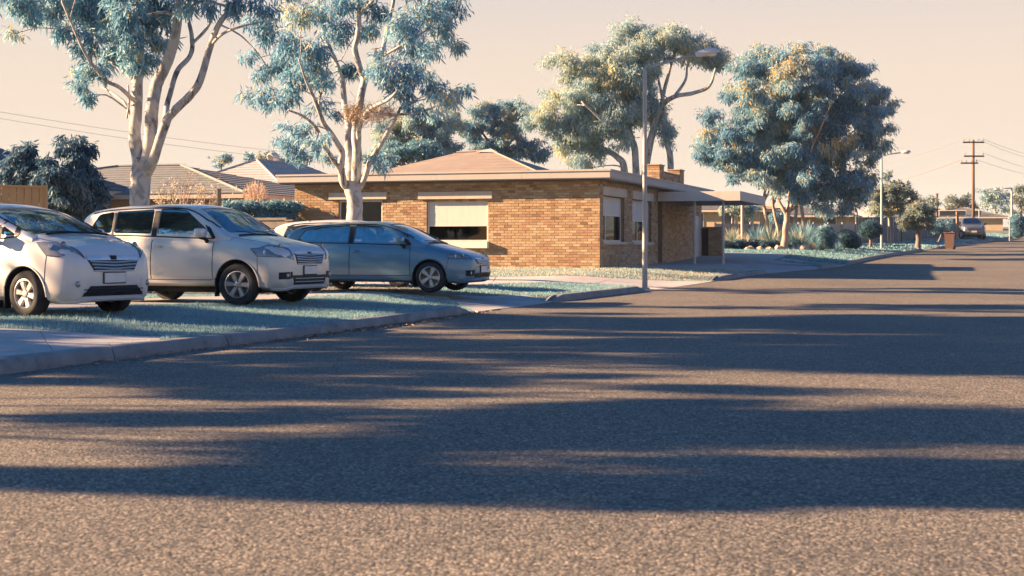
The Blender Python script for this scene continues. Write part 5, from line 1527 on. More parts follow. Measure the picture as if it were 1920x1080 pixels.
blue = dict(suv)
blue.update(w=1.76, xf=2.16, xr=-2.10, wr=0.315, rim=0.215, arch=0.365, ax_f=1.3, ax_r=-1.3, sill=0.33,
    top=[(2.16, 0.60), (2.13, 0.68), (2.05, 0.735), (1.85, 0.80), (1.5, 0.885), (1.1, 0.965), (0.8, 0.965), (0, 0.985), (-1.2, 1.01), (-1.8, 1.02), (-2.0, 0.97), (-2.10, 0.80)],
    bottom=[(2.16, 0.34), (2.1, 0.24), (1.9, 0.19), (1.4, 0.21), (0.8, 0.21), (-0.8, 0.21), (-1.5, 0.23), (-1.95, 0.25), (-2.05, 0.30), (-2.10, 0.38)],
    plan=[(2.16, 0.50), (2.11, 0.68), (2.0, 0.80), (1.8, 0.905), (1.4, 0.985), (0, 1.0), (-1.3, 0.995), (-1.75, 0.95), (-1.95, 0.89), (-2.05, 0.80), (-2.10, 0.68)],
    crown=[(2.16, 0.01), (1.9, 0.04), (1.2, 0.05), (0.9, 0.0), (-1.9, 0.0), (-2.10, 0.01)],
    roof=[(-2.03, 1.01), (-1.96, 1.18), (-1.85, 1.30), (-1.65, 1.375), (-1.2, 1.43), (-0.5, 1.465), (0.0, 1.46), (0.35, 1.405), (0.75, 1.23), (1.05, 1.065), (1.2, 0.975)], roof_w=0.72,
    windows=[[(-1.66, 1.06), (-0.50, 1.04), (-0.50, 1.375), (-1.1, 1.345), (-1.52, 1.27)], [(-0.38, 1.035), (0.84, 1.01), (0.62, 1.14), (0.18, 1.35), (-0.38, 1.38)]],
    screens=[(1.08, 1.035, 0.70, 0.30, 1.41, 0.54), (-1.97, 1.08, 0.58, -1.72, 1.34, 0.48)],
    doors=[(-1.28, -0.46, -0.86, -0.46), (-0.44, 0.87, -0.44, 0.87)], belt=(-1.66, 0.88),
    pillars=[(-0.50, -0.385, -0.50, -0.385, 1.375), (0.80, 0.90, 0.60, 0.70, 1.15)],
    drip=[(-1.6, 1.27), (-1.1, 1.375), (-0.4, 1.41), (0.0, 1.405), (0.3, 1.34), (0.6, 1.19), (0.88, 1.04)], mirror=(0.74, 1.03),
    lamp=[(2.03, 0.56, 0.665), (1.70, 0.84, 0.71), (1.66, 0.82, 0.775), (2.0, 0.56, 0.725)], fog=(2.06, 0.58, 0.40), tail=[(-2.0, 0.72, 0.8), (-1.9, 0.80, 0.8), (-1.85, 0.74, 1.0), (-1.95, 0.68, 1.0)],
    grille=(0.36, 0.58, 0.46, 0.69), bars=3, brow=0.02, brow_chrome=1, lower=(0.50, 0.30, 0.46, 0.40), split=0.25, plate_z=0.47, bonnet=[(1.8, 0.6), (1.5, 0.70), (1.2, 0.75)], slat_mat=M['trim'],
    seats=(-0.2, -1.0), seat_h=0.20, dash=0.75, rvm=(0.3, 1.3), spokes=(5, (0.034, 0.062)), paint=M['blue_paint'], dark_handle=0, repeater=(1.0, 0.80), steer=0.05)
blue['loc'], blue['rz'] = place((-2.66, 29.9), 17)
blue['label'] = 'blue low wagon parked nearest the building and the lamp post'
make_car(blue)

white = dict(blue)
white.update(w=1.74, xf=2.0, xr=-2.0, wr=0.315, rim=0.20, arch=0.375, ax_f=1.22, ax_r=-1.22, sill=0.34,
    top=[(2.0, 0.66), (1.975, 0.78), (1.90, 0.875), (1.70, 0.955), (1.4, 1.035), (1.15, 1.09), (0.8, 1.04), (0, 1.05), (-1.2, 1.08), (-1.75, 1.08), (-1.92, 1.0), (-2.0, 0.8)],
    bottom=[(2.0, 0.36), (1.96, 0.23), (1.75, 0.19), (1.3, 0.21), (0.8, 0.22), (-0.8, 0.22), (-1.4, 0.23), (-1.85, 0.26), (-1.95, 0.30), (-2.0, 0.4)],
    plan=[(2.0, 0.66), (1.97, 0.76), (1.86, 0.87), (1.66, 0.945), (1.3, 0.995), (0, 1.0), (-1.2, 0.995), (-1.7, 0.95), (-1.86, 0.90), (-1.95, 0.82), (-2.0, 0.7)],
    crown=[(2.0, 0.01), (1.8, 0.05), (1.2, 0.06), (0.9, 0.0), (-1.8, 0.0), (-2.0, 0.01)],
    roof=[(-1.95, 1.08), (-1.90, 1.28), (-1.8, 1.43), (-1.6, 1.505), (-1.1, 1.545), (-0.4, 1.565), (0.0, 1.55), (0.35, 1.48), (0.75, 1.325), (1.1, 1.165), (1.32, 1.07)], roof_w=0.74,
    windows=[[(-1.6, 1.13), (-0.45, 1.11), (-0.45, 1.45), (-1.1, 1.44), (-1.5, 1.38)], [(-0.33, 1.11), (0.62, 1.09), (0.62, 1.28), (0.2, 1.42), (-0.33, 1.45)], [(0.70, 1.10), (1.02, 1.095), (0.70, 1.235)]],
    screens=[(1.24, 1.115, 0.72, 0.28, 1.50, 0.56), (-1.92, 1.16, 0.6, -1.8, 1.42, 0.5)],
    doors=[(-1.2, -0.42, -0.8, -0.42), (-0.40, 0.70, -0.40, 0.74)], belt=(-1.6, 1.06),
    pillars=[(-0.45, -0.335, -0.45, -0.335, 1.45), (0.62, 0.70, 0.62, 0.70, 1.26), (1.0, 1.09, 0.84, 0.92, 1.17)],
    drip=[(-1.5, 1.38), (-1.1, 1.47), (-0.4, 1.495), (0.0, 1.48), (0.3, 1.43), (0.7, 1.27), (1.05, 1.12)], mirror=(0.66, 1.10),
    lamp=[(1.90, 0.50, 0.76), (1.60, 0.82, 0.83), (1.40, 0.80, 1.0), (1.66, 0.62, 0.93)], fog=(1.90, 0.60, 0.45), dark_fog=0, tail=[(-1.92, 0.74, 0.9), (-1.85, 0.82, 0.9), (-1.8, 0.76, 1.2), (-1.88, 0.68, 1.2)],
    grille=(0.36, 0.62, 0.46, 0.77), bars=3, brow=0.075, brow_chrome=1, lower=(0.56, 0.28, 0.42, 0.42), split=0.225, plate_z=0.525, bonnet=[(1.62, 0.62), (1.45, 0.70), (1.3, 0.74)], lip_mat=M['white_paint'],
    seats=(-0.2, -1.0), seat_h=0.24, dash=0.9, rvm=(0.3, 1.4), spokes=(6, (0.034, 0.05)), paint=M['white_paint'], steer=-0.02)
white.pop('repeater', None)
white['loc'], white['rz'] = place((-6.06 - 0.866*1.22, 19.64 + 0.5*1.22), 30)
white['label'] = 'white hatchback with silver grille parked at the left edge of the picture'
make_car(white)

rear_white = dict(white); rear_white['loc'], rear_white['rz'] = place((-3.6, 33.4), 12); rear_white['label'] = 'white car mostly hidden behind the blue wagon, only its tail showing'
make_car(rear_white)

far = dict(suv); far.update(paint=M['grey_paint'], lip_mat=M['trim'], sill_mat=M['trim'], bars=1, lower=(0.75, 0.33, 0.75, 0.55), label='grey four-wheel-drive facing us on the far verge by the power pole')
c_ = at(1828, 430, 109); far['loc'], far['rz'] = place((c_.x, 109 + 1.0), 101)
make_car(far)
# ------------------------------------------------------------------ houses
M['tile_grey'] = surf('grey_roof_tile', (0.14, 0.155, 0.16), (0.20, 0.215, 0.215), 3, 0.85, 0.4, 20, stains=((0.24, 0.22, 0.18), 1.5, 0.5))
M['tile_dark'] = surf('dark_roof_tile', (0.09, 0.10, 0.115), (0.14, 0.15, 0.165), 3, 0.85, 0.4, 20)
M['tile_pale'] = surf('pale_roof_tile', (0.34, 0.335, 0.335), (0.40, 0.395, 0.39), 3, 0.85, 0.3, 20, stains=((0.28, 0.28, 0.28), 1.5, 0.4))
M['tan_wall'] = surf('tan_render', (0.40, 0.30, 0.19), (0.47, 0.36, 0.24), 2, 0.9, 0.15, stains=((0.33, 0.25, 0.17), 1.2, 0.4))
M['eave'] = surf('eave_board', (0.42, 0.36, 0.31), (0.50, 0.43, 0.37), 4, 0.7, 0.05)
M['tan_fence'] = surf('tan_steel_fence', (0.42, 0.27, 0.14), (0.47, 0.31, 0.165), 2, 0.6, 0.05)
M['beige_fence'] = surf('beige_fence', (0.40, 0.33, 0.26), (0.48, 0.40, 0.32), 3, 0.85, 0.15)
M['grey_fence'] = surf('grey_fence', (0.10, 0.12, 0.14), (0.15, 0.17, 0.19), 3, 0.8, 0.15)
M['board_grey'] = surf('grey_board', (0.19, 0.17, 0.155), (0.25, 0.225, 0.20), 4, 0.75, 0.2)
M['timber'] = surf('weathered_timber', (0.26, 0.17, 0.12), (0.38, 0.26, 0.19), 5, 0.9, 0.5, 30, stretch=(1, 1, .15))
M['polewood'] = surf('pole_timber', (0.10, 0.065, 0.05), (0.17, 0.11, 0.085), 4, 0.9, 0.5, 30, stretch=(1, 1, .1))
M['wire'] = plain('wire', (0.22, 0.18, 0.165), 0.6)
M['lampgrey'] = surf('lamp_housing', (0.54, 0.53, 0.51), (0.62, 0.60, 0.58), 4, 0.5, 0.05)
M['porcelain'] = plain('insulator', (0.30, 0.25, 0.22), 0.3)
M['bin'] = surf('bin_plastic', (0.16, 0.095, 0.075), (0.20, 0.12, 0.095), 5, 0.6, 0.1)

ROT = math.atan2(-0.316, 0.949)
def tiled_face(parent, A, B, C, D, rows, m, th=0.03):
    """courses of tiles on a roof face; A-B eave, D-C ridge (D may equal C)"""
    n = (Vector(B)-Vector(A)).cross(Vector(D)-Vector(A)).normalized()
    for i in range(rows):
        t0, t1 = i/rows, (i+1)/rows
        a = Vector(A).lerp(Vector(D), t0); b = Vector(B).lerp(Vector(C), t0); c = Vector(B).lerp(Vector(C), t1); d = Vector(A).lerp(Vector(D), t1)
        mb = MB(); mb.add([a+n*th, b+n*th, c+n*.006, d+n*.006, a, b], [(0,1,2,3), (4,5,1,0)])
        mb.build('tile_course', m, parent)

def hip_house(name, label, front_right, w, dep, z_eave, z_ridge, wall_m, roof_m, rz=ROT, rows=10, win=(), eo=0.5, front_rows=True, cat='house', base=None, ridge_frac=None):
    """front_right: world XY of the front-right eave corner; local x to the right along the front, y away"""
    zb = float(gz(front_right[0], front_right[1])) if base is None else base
    h = empty(name, (front_right[0], front_right[1], zb), rz); tag(h, label, cat)
    ze, zr = z_eave - zb, z_ridge - zb
    k = min(w, dep)/2
    MB().box(-w+eo, -eo, eo, dep-eo, -0.5, ze).build('wall', wall_m, h)
    if dep >= w: r0, r1 = (-w/2, k), (-w/2, dep-k)
    else: r0, r1 = (-w+k, dep/2), (-k, dep/2)
    P0, P1, P2, P3 = (-w, 0, ze), (0, 0, ze), (0, dep, ze), (-w, dep, ze)
    Ra, Rb = (*r0, zr), (*r1, zr)
    if dep >= w: fs = [(P0, P1, Ra, Ra), (P1, P2, Rb, Ra), (P2, P3, Rb, Rb), (P3, P0, Ra, Rb)]
    else: fs = [(P0, P1, Rb, Ra), (P1, P2, Rb, Rb), (P2, P3, Ra, Rb), (P3, P0, Ra, Ra)]
    mb = MB()
    for a, b, c, d in fs:
        mb.add([a, b, c] + ([d] if d != c else []), [tuple(range(4 if d != c else 3))])
    rf = mb.build('roof', roof_m, h)
    for a, b, c, d in (fs[0], fs[1], fs[3]): tiled_face(rf, a, b, c, d, rows, roof_m)
    hips = MB()
    for a, b in ((P0, fs[0][3]), (P1, fs[0][2] if dep >= w else Rb), (Ra, Rb)): hips.tube([Vector(a)+Vector((0,0,.04)), Vector(b)+Vector((0,0,.04))], 0.06, 6)
    hips.build('ridge_tile', roof_m, rf)
    MB().box(-w+.02, -.02, .02, .05, ze-.17, ze-.003).box(-.05, -.02, .05, dep, ze-.17, ze-.003).box(-w+.02, -w+.05, .05, dep, ze-.17, ze-.003).build('gutter', M['eave'], h)
    MB().box(-w+.06, -.06, .06, dep-.06, ze-.06, ze-.03).build('soffit', M['eave'], h)
    for (x0, x1, zl, zh) in win:
        wi = MB().bbox(x0, x1, eo-.05, eo+.02, zl, zh, 0.01).build('window', M['frame'], h)
        MB().box(x0+.06, x1-.06, eo-.058, eo-.045, zl+.06, zh-.06).build('pane', M['wglass'], wi)
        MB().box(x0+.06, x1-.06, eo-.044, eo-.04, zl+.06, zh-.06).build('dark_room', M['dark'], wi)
    return h

def wxy(px, Y): return ((px-960)/FPX*Y, Y)
# grey tiled house behind the left gum
h1 = hip_house('house', 'tan house with grey tiled roof behind the big left gum', wxy(457, 50), 16.0, 13.0, at(0, 362, 50).z, at(0, 309, 57.5).z, M['tan_wall'], M['tile_grey'], rows=12,
               win=[(-8.2, -7.2, 0.9, 2.2), (-2.2, -1.5, 1.5, 2.2)])
# pale tiled house right of it
h2 = hip_house('house', 'house with pale pink and grey tiled pyramid roof beside the brick building', wxy(541, 72), 8.0, 14, at(0, 361, 72).z, at(0, 298, 76).z, M['tan_wall'], M['tile_pale'], rows=13)
fl = at(516, 300, 80)
flo = empty('roof_flue', (fl.x, fl.y, fl.z-0.45)); tag(flo, 'curved metal flue cowl on the pale tiled roof', 'flue')
MB().tube([(0, 0, -0.6), (0, 0, .35), (0.02, -.02, .5), (-.02, -.1, .62), (-.12, -.22, .62), (-.22, -.34, .55)], [.26, .26, .26, .26, .26, .27], 16).build('flue_pipe', M['lampgrey'], flo, smooth_=True, angle=50)
MB().tube([(-.2, -.32, .56), (-.232, -.355, .54)], .22, 16).build('flue_mouth', M['dark'], flo)
MB().tube([(0, 0, -.1), (0, 0, .0)], .31, 16).build('flue_collar', M['lampgrey'], flo)
# dark roof at the very left
hip_house('house', 'dark tiled roof at the very left edge of the picture', wxy(14, 46), 9, 8, at(0, 345, 46).z, at(0, 268, 46).z+0.3, M['tan_wall'], M['tile_dark'], rows=10)
# houses beyond the garden
hip_house('house', 'tan house with dark roof glimpsed between porch and gum trunks', wxy(1436, 98), 9.5, 8, at(0, 392, 98).z, at(0, 378, 98).z, M['tan_wall'], M['tile_dark'], rows=5, win=[(-6.2, -4.4, .9, 2.1), (-3.0, -2.2, .9, 2.1), (-1.7, -1.1, .8, 2.1)])
hip_house('house', 'brown roofed house directly behind the dense gum trunk', wxy(1515, 104), 7.5, 8, at(0, 399, 104).z, at(0, 382, 104).z, M['tan_wall'], M['timber'], rows=5, win=[(-4.2, -3.2, .6, 1.9)])
hip_house('house', 'tan house with dark hipped roof right of the gum trunks', wxy(1600, 100), 8.6, 8, at(0, 402, 100).z, at(0, 387, 103).z, M['tan_wall'], M['tile_dark'], rows=6, win=[(-6.4, -5.4, .6, 1.7), (-4.9, -4.5, .6, 1.7), (-2.0, -1.2, .2, 1.8)])
hip_house('house', 'house with pale pitched roof behind the topiary ball', wxy(1648, 112), 8.5, 10, at(0, 408, 112).z, at(0, 384, 116).z, M['tan_wall'], M['tile_pale'], rows=7, rz=ROT-0.5)
hip_house('house', 'distant house with dark hipped roof right of the power pole', wxy(1890, 150), 9.5, 9, at(0, 406, 150).z, at(0, 389, 154).z, M['tan_wall'], M['tile_dark'], rows=6, win=[(-7.0, -4.2, .5, 2.2), (-3.6, -2.6, .9, 2.2)])
hip_house('house', 'distant house with tan roof left of the power pole', wxy(1822, 160), 7, 8, at(0, 405, 160).z, at(0, 392, 164).z, M['tan_wall'], M['timber'], rows=5)

# ------------------------------------------------------------------ fences
def panel_fence(name, label, a, b, zt, n, m, gap=0.02, th=0.03, post_m=None, posts=0, rail=None, base=None, bow=0.0):
    """upright boards between XY points a and b; zt top height above ground"""
    a = Vector(a); b = Vector(b); d = (b-a); Ln = d.length; rz = math.atan2(d.y, d.x)
    zb = float(gz(a.x, a.y)) if base is None else base
    zb2 = float(gz(b.x, b.y)) if base is None else base
    f = tag(empty(name, (a.x, a.y, zb), rz), label, 'fence')
    slope = (zb2-zb)
    w = Ln/n
    for i in range(n):
        s = slope*(i+.5)/n
        MB().bbox(i*w+gap/2, (i+1)*w-gap/2, rnd.uniform(-.006, .006)+bow*(i % 2), th, s-0.3, s+zt+rnd.uniform(-.012, .012), 0.005).build('board', m, f)
    for j in range(posts+1 if posts else 0):
        x = Ln*j/posts; s = slope*j/posts
        MB().bbox(x-.05, x+.05, -.07, -.012, s-.3, s+zt+.08, 0.01).build('post', post_m or m, f)
    if rail:
        for zr_ in rail:
            MB().bbox(0, Ln, th+.001, th+.05, zr_, zr_+.06, 0.005).build('rail', post_m or m, f) if abs(slope) < .2 else None
    return f
# tan steel fence at left
fa = wxy(-70, 32.5); fb = wxy(88, 33.2)
tf = panel_fence('steel_fence', 'tan corrugated steel fence behind the white car', fa, fb, at(0, 350, 33).z - 0.26, 11, M['tan_fence'], 0.012, 0.03, bow=0.02, base=0.26)
MB().bbox(-.1, (Vector(fb)-Vector(fa)).length+.02, -.025, .05, at(0, 350, 33).z-.26-.02, at(0, 350, 33).z-.26+.03, 0.006).build('top_rail', M['tan_fence'], tf)
MB().bbox((Vector(fb)-Vector(fa)).length-.06, (Vector(fb)-Vector(fa)).length+.02, -.03, .06, -.3, at(0, 348, 33).z-.26, 0.006).build('end_post', M['tan_fence'], tf)
# long beige fence beyond the garden
panel_fence('paling_fence', 'long beige paling fence behind the garden and gum trunks', wxy(1340, 78), wxy(1604, 90), 1.35, 40, M['beige_fence'], 0.012, 0.03, M['cream'], 9)
panel_fence('paling_fence', 'dark grey tall fence behind the topiary ball and street tree', wxy(1604, 92), wxy(1690, 100), 1.75, 16, M['grey_fence'], 0.015, 0.03, M['grey_fence'], 4)
panel_fence('paling_fence', 'dark slatted fence behind the low olive-like tree', wxy(1690, 101), wxy(1800, 118), 1.5, 26, M['grey_fence'], 0.02, 0.03, M['beige_fence'], 5)
# grey board gate between brick piers, left of the building
gt = empty('board_gate', (at(470, 0, 47).x, 47.0, 0.42), ROT); tag(gt, 'grey horizontal board gate between brick piers left of the building', 'gate')
gw = 1.62
for i in range(6):
    MB().bbox(-.05, gw-.3, -.02, .02, .12+i*.25, .12+i*.25+.235, .006).build('board', M['board_grey'], gt)
MB().bbox(-.1, gw-.28, -.05, .05, 1.63, 1.72, .01).build('top_beam', M['board_grey'], gt)
def pier(x0, x1, zt, seed):
    p = MB().box(x0+.011, x1-.011, -.14, .15, -.2, zt).build('brick_pier', M['mortar'], gt)
    bricks(p, x0, x1, [], lambda a, t, z: (a, -.15+t, z), int(zt/BH), seed=seed)
    MB().bbox(x0-.02, x1+.02, -.17, .17, zt, zt+.05, .01).build('pier_cap', M['board_grey'], p)
pier(-.42, -.1, 1.6, 51); pier(gw-.26, gw, 1.6, 52)

# ------------------------------------------------------------------ street lamps
def lamp(px, Y, base_py, top_py, head_px, head_py, label, r0=0.075):
    g = onground(px, Y); H = at(px, top_py, Y).z - g.z
    o = tag(empty('street_lamp', tuple(g)), label, 'street lamp')
    MB().tube([(0, 0, -.2), (0, 0, .1), (0, 0, H*.5), (0, 0, H)], [r0, r0, r0*.82, r0*.66], 16).build('pole', M['steel'], o, smooth_=True, angle=50)
    MB().tube([(0, 0, 0.0), (0, 0, .05)], r0*1.7, 16).build('base_collar', M['steel'], o)
    dx = at(head_px, 0, Y).x - g.x; dz = at(head_px, head_py, Y).z - g.z - H
    a = Vector((0, 0, H-.03)); b = Vector((dx*.68, -.1, H+dz*.80)); e = Vector((dx, -.15, H+dz))
    MB().tube([a, a.lerp(b, .5)+Vector((0, 0, .02)), b], [r0*.5, r0*.45, r0*.42], 10).build('arm', M['steel'], o, smooth_=True)
    # lantern: a tapered shallow housing with a lens beneath
    d = (e-b).normalized(); Lh = (e-b).length*1.0; up = Vector((-d.z, 0, d.x)).normalized(); sd = d.cross(up)
    vs = []; prof = [(0, .06, .05, -.05), (.12, .11, .09, -.06), (.45, .16, .13, -.07), (.8, .13, .11, -.05), (1.0, .05, .04, -.01)]
    k = Lh/1.0
    for (t, wd, hu, hd) in prof:
        c = b + d*(t*Lh - .05)
        for (sx, sz) in ((-1, 0), (-.75, .7), (0, 1), (.75, .7), (1, 0), (.7, -1), (-.7, -1)):
            vs.append(c + sd*sx*wd + up*(hu*sz if sz > 0 else -hd*sz))
    n = 7; fs = [tuple(range(n))[::-1], tuple(range(4*n, 5*n))]
    for j in range(4):
        for q in range(n): fs.append((j*n+q, j*n+(q+1) % n, (j+1)*n+(q+1) % n, (j+1)*n+q))
    ln = MB().add(vs, fs).build('lantern', M['lampgrey'], o, smooth_=True, angle=45)
    c = b + d*(.55*Lh)
    q = MB(); q.blob(c - up*.055, (.26*k*.9, .11, .05), 1, 2, 0.0); q.build('lens', M['plate'], ln, smooth_=True)
    return o
lamp(1209, 37.6, 537, 127, 1352, 97, 'tall grey street lamp standing by the kerb in front of the building')
lamp(1653, 81.0, 470, 291, 1708, 285, 'second street lamp on the verge beyond the garden', 0.08)
lamp(1897, 160, 405, 352, 1862, 356, 'distant street lamp near the right edge with its arm to the left', 0.14)
def post(name, px, Y, top_py, r, m, label, cat='post', square=False):
    g = onground(px, Y); H = at(px, top_py, Y).z - g.z
    o = tag(empty(name, tuple(g)), label, cat)
    if square: MB().bbox(-r, r, -r, r, -.2, H, .01).build('shaft', m, o)
    else: MB().tube([(0, 0, -.2), (0, 0, H*.5), (0, 0, H)], r, 12).build('shaft', m, o, smooth_=True, angle=50)
    MB().bbox(-r*1.15, r*1.15, -r*1.15, r*1.15, H, H+r*.5, .005).build('cap', m, o)
    return o
post('steel_post', 1392, 74, 366, 0.085, M['steel'], 'grey steel post standing behind the garden next to the porch')
post('timber_post', 411, 44, 355, 0.055, M['timber'], 'weathered timber post above the silver car bonnet', square=True)
post('timber_post', 1757, 130, 364, 0.10, M['polewood'], 'thin dark pole standing before the distant hills')
post('timber_post', 1795, 104, 398, 0.085, M['timber'], 'pale timber post beside the wheelie bin', square=True)
post('sign_post', 1893, 112, 412, 0.05, M['steel'], 'thin grey sign post on the far verge by the clipped hedge')
post('steel_post', 1836, 125, 392, 0.05, M['steel'], 'thin grey post just right of the power pole')

# ------------------------------------------------------------------ power pole and wires
pg = onground(1825, 118); s = 118/FPX
po = tag(empty('power_pole', tuple(pg)), 'brown timber power pole with two crossarms', 'power pole')
zt_ = at(0, 262, 118).z - pg.z
MB().tube([(0, 0, -.3), (0, 0, zt_*.5), (0, 0, zt_)], [.135, .12, .095], 14).build('shaft', M['polewood'], po, smooth_=True)
def arm(py, x0, x1, ins):
    z = at(0, py, 118).z - pg.z
    a = MB().bbox((x0-1825)*s, (x1-1825)*s, -.2, -.08, z-.06, z+.06, .01).build('crossarm', M['polewood'], po)
    for q in ins: MB().lathe([(0.0, 0.0), (.02, 0), (.02, .08), (.06, .1), (.045, .2), (.02, .24), (0, .24)], 8, 'z', ((q-1825)*s, -.14, z+.055)).build('insulator', M['porcelain'], a)
    return z
z1_ = arm(267, 1804, 1844, (1806, 1816, 1832, 1842)); z2_ = arm(293, 1806, 1844, (1808, 1842)); z3_ = arm(306, 1800, 1833, (1802, 1811, 1821, 1830))
def wire(name, a, b, sag, r, label):
    a = Vector(a); b = Vector(b); pts = []
    for t in np.linspace(0, 1, 24):
        p = a.lerp(b, t); p.z -= sag*4*t*(1-t); pts.append(p - a)
    o = MB().tube(pts, r, 5).build(name, M['wire'], None, loc=tuple(a)); tag(o, label, 'wire')
    return o
def polept(px, z): return (pg.x + (px-1825)*s, 118-.14, pg.z + z + .28)
wire('power_wire', polept(1806, z1_), at(1560, 318, 150), 0.6, .014, 'upper wire running left from the power pole behind the trees')
wire('power_wire', polept(1802, z3_), at(1600, 352, 150), 0.4, .024, 'lower thick wire running left from the power pole')
wire('power_wire', polept(1842, z1_), at(2050, 305, 150), 0.6, .012, 'upper wire leaving right from the power pole crossarm top')
wire('power_wire', polept(1832, z1_), at(2050, 318, 150), 0.6, .012, 'second wire leaving right from the top crossarm')
wire('power_wire', polept(1842, z2_), at(2050, 335, 150), 0.5, .012, 'wire leaving right from the middle crossarm')
wire('power_wire', polept(1830, z3_), at(2050, 342, 150), 0.5, .012, 'lowest wire leaving right from the power pole')
wire('power_wire', at(-250, 164, 46), at(760, 305, 58), 0.3, .0055, 'upper of two overhead wires crossing behind the left gum')
wire('power_wire', at(-250, 176, 46), at(760, 318, 58), 0.3, .0055, 'lower of two overhead wires crossing behind the left gum')

# ------------------------------------------------------------------ wheelie bin
bg_ = onground(1780, 88); bn = tag(empty('wheelie_bin', tuple(bg_), -0.3), 'red-brown wheelie bin standing on the far verge', 'bin')
MB().add([(-.24, -.26, .05), (.24, -.26, .05), (.24, .26, .05), (-.24, .26, .05), (-.31, -.33, .98), (.31, -.33, .98), (.31, .33, .98), (-.31, .33, .98)], [(0,3,2,1), (4,5,6,7), (0,1,5,4), (1,2,6,5), (2,3,7,6), (3,0,4,7)]).build('bin_body', M['bin'], bn)
MB().bbox(-.34, .34, -.37, .38, .985, 1.05, .02).build('lid', M['bin'], bn)
for x in (-.27, .27): MB().lathe([(0, -.03), (.1, -.03), (.1, .03), (0, .03)], 14, 'y', (x, .28, .1)).build('wheel', M['rubber'], bn)

# ------------------------------------------------------------------ far hills
hx = np.linspace(-700, 900, 60); prof = 26 + 9*np.sin(hx*0.011+1) + 5*np.sin(hx*0.031)
V = []; 
for i, x in enumerate(hx):
    V += [(x, 900, -5), (x, 960, prof[i]*.7), (x, 1050, prof[i]), (x, 1300, prof[i]*.6)]
F = [(4*i+k, 4*(i+1)+k, 4*(i+1)+k+1, 4*i+k+1) for i in range(59) for k in range(3)]
M['hill'] = surf('hill_scrub', (0.15, 0.20, 0.22), (0.22, 0.26, 0.26), 0.02, 0.95, 0.3, 0.1)
tag(np_mesh('hills', np.array(V), np.array(F), M['hill'], smooth_=True), kind='structure')
YY, XX = np.meshgrid(np.linspace(615, 1450, 8), np.linspace(-1500, 1800, 8), indexing='ij')
tag(sheet('far_ground', XX, YY, M['farland'], zf=lambda X, Y: np.full_like(X, 6.6)), kind='structure')

# ------------------------------------------------------------------ garden
def leafy(name, loc, regions, label, leaf, n, ll=(0.05, 0.09), lw=0.5, core=None, cat='shrub', stem=None, droop=0.0, group=None, up=0.0):
    """regions: list of (offset xyz, radii xyz); leaves over the surface of the ellipsoids; optional dark core keeps it opaque"""
    o = tag(empty(name, tuple(loc)), label, cat, group)
    P = []; D = []; T = []
    vol = np.array([r[1][0]*r[1][2] for r in regions]); cnt = (n*vol/vol.sum()).astype(int)
    for (off, rad), k in zip(regions, cnt):
        e = unit(rng.normal(size=(k, 3))); q = 0.80 + 0.22*rng.random((k, 1))
        lum = 1 + 0.10*np.sin(e[:, :1]*7+off[0]*9)*np.sin(e[:, 1:2]*6)*np.sin(e[:, 2:]*7+1)
        P.append(np.array(off) + e*q*lum*np.array(rad)); D.append(unit(e*0.9 + rng.normal(size=(k, 3))*0.6 + np.array([0, 0, up-droop]))); T.append(np.clip(rng.beta(2, 2, k) + 0.12*e[:, 2], 0, 1))
    P = np.concatenate(P); D = np.concatenate(D); T = np.concatenate(T)
    keep = P[:, 2] > 0.02
    P, D, T = P[keep], D[keep], T[keep]
    Ln = rng.uniform(*ll, len(P)); V, F, k = leaves(P, D, Ln, Ln*lw, True, 0.05)
    np_mesh('foliage', V, F, leaf, o, tint=np.repeat(T, k))['kind'] = 'stuff'
    if core:
        mb = MB(); mb.cur = 0.15
        for i, (off, rad) in enumerate(regions): mb.blob(off, tuple(x*core for x in rad), i, 3, 0.06)
        mb.build('inner_growth', leaf, o, smooth_=True)
    if stem: MB().tube([(0, 0, -.1), (0.02, 0, stem[1]*.5), (0, 0, stem[1])], [stem[0]*1.2, stem[0], stem[0]], 8).build('stem', M['bark_dark'], o, smooth_=True)
    return o
M['leaf_clip'] = leafmat('clipped_leaf', [(0, (0.03, 0.085, 0.14)), (0.6, (0.055, 0.14, 0.20)), (1, (0.13, 0.25, 0.29))])
def mpp(Y): return Y/FPX
g = onground(1632, 80); k = mpp(80)
zc = at(0, 430, 80).z - g.z
leafy('topiary_bush', g, [((0, 0, zc), (22*k, 20*k, 17*k)), ((0, 0, zc-4*k), (23*k, 20*k, 10*k))], 'dark clipped ball-shaped topiary on a short stem', M['leaf_clip'], 9000, (.05, .09), .45, .93, stem=(.09, zc-.3))
g = onground(1587, 76); k = mpp(76); zc = at(0, 447, 76).z - g.z
leafy('box_bush', g, [((0, 0, zc), (20*k, 18*k, 16*k)), ((-.3, 0, zc*.6), (17*k, 16*k, 13*k)), ((.3, 0, zc*.6), (17*k, 16*k, 13*k))], 'dark clipped box-shaped bush left of the topiary ball', M['leaf_clip'], 8000, (.05, .09), .45, .93)
g = onground(1548, 74); k = mpp(74); zc = at(0, 440, 74).z - g.z
leafy('blue_shrub', g, [((0, 0, zc), (16*k, 14*k, 16*k)), ((-.25, -.1, zc*.5), (14*k, 12*k, 13*k)), ((.28, 0, zc*.45), (14*k, 13*k, 12*k))], 'pale blue broad-leaved shrub left of the box bush', M['leaf_teal'], 1500, (.12, .2), .5, .7)
g = onground(1906, 122); k = mpp(122); zc = at(0, 417, 122).z - g.z
leafy('hedge', g, [((0, 0, zc), (14*k, 14*k, 14*k)), ((0, 0, zc-.7), (13*k, 13*k, 14*k)), ((.6, 0, zc-.1), (12*k, 12*k, 13*k))], 'clipped tall hedge at the far right of the verge', M['leaf_teal'], 6000, (.09, .15), .5, .92, 'hedge')
g = onground(1808, 120); k = mpp(120); zc = at(0, 424, 120).z - g.z
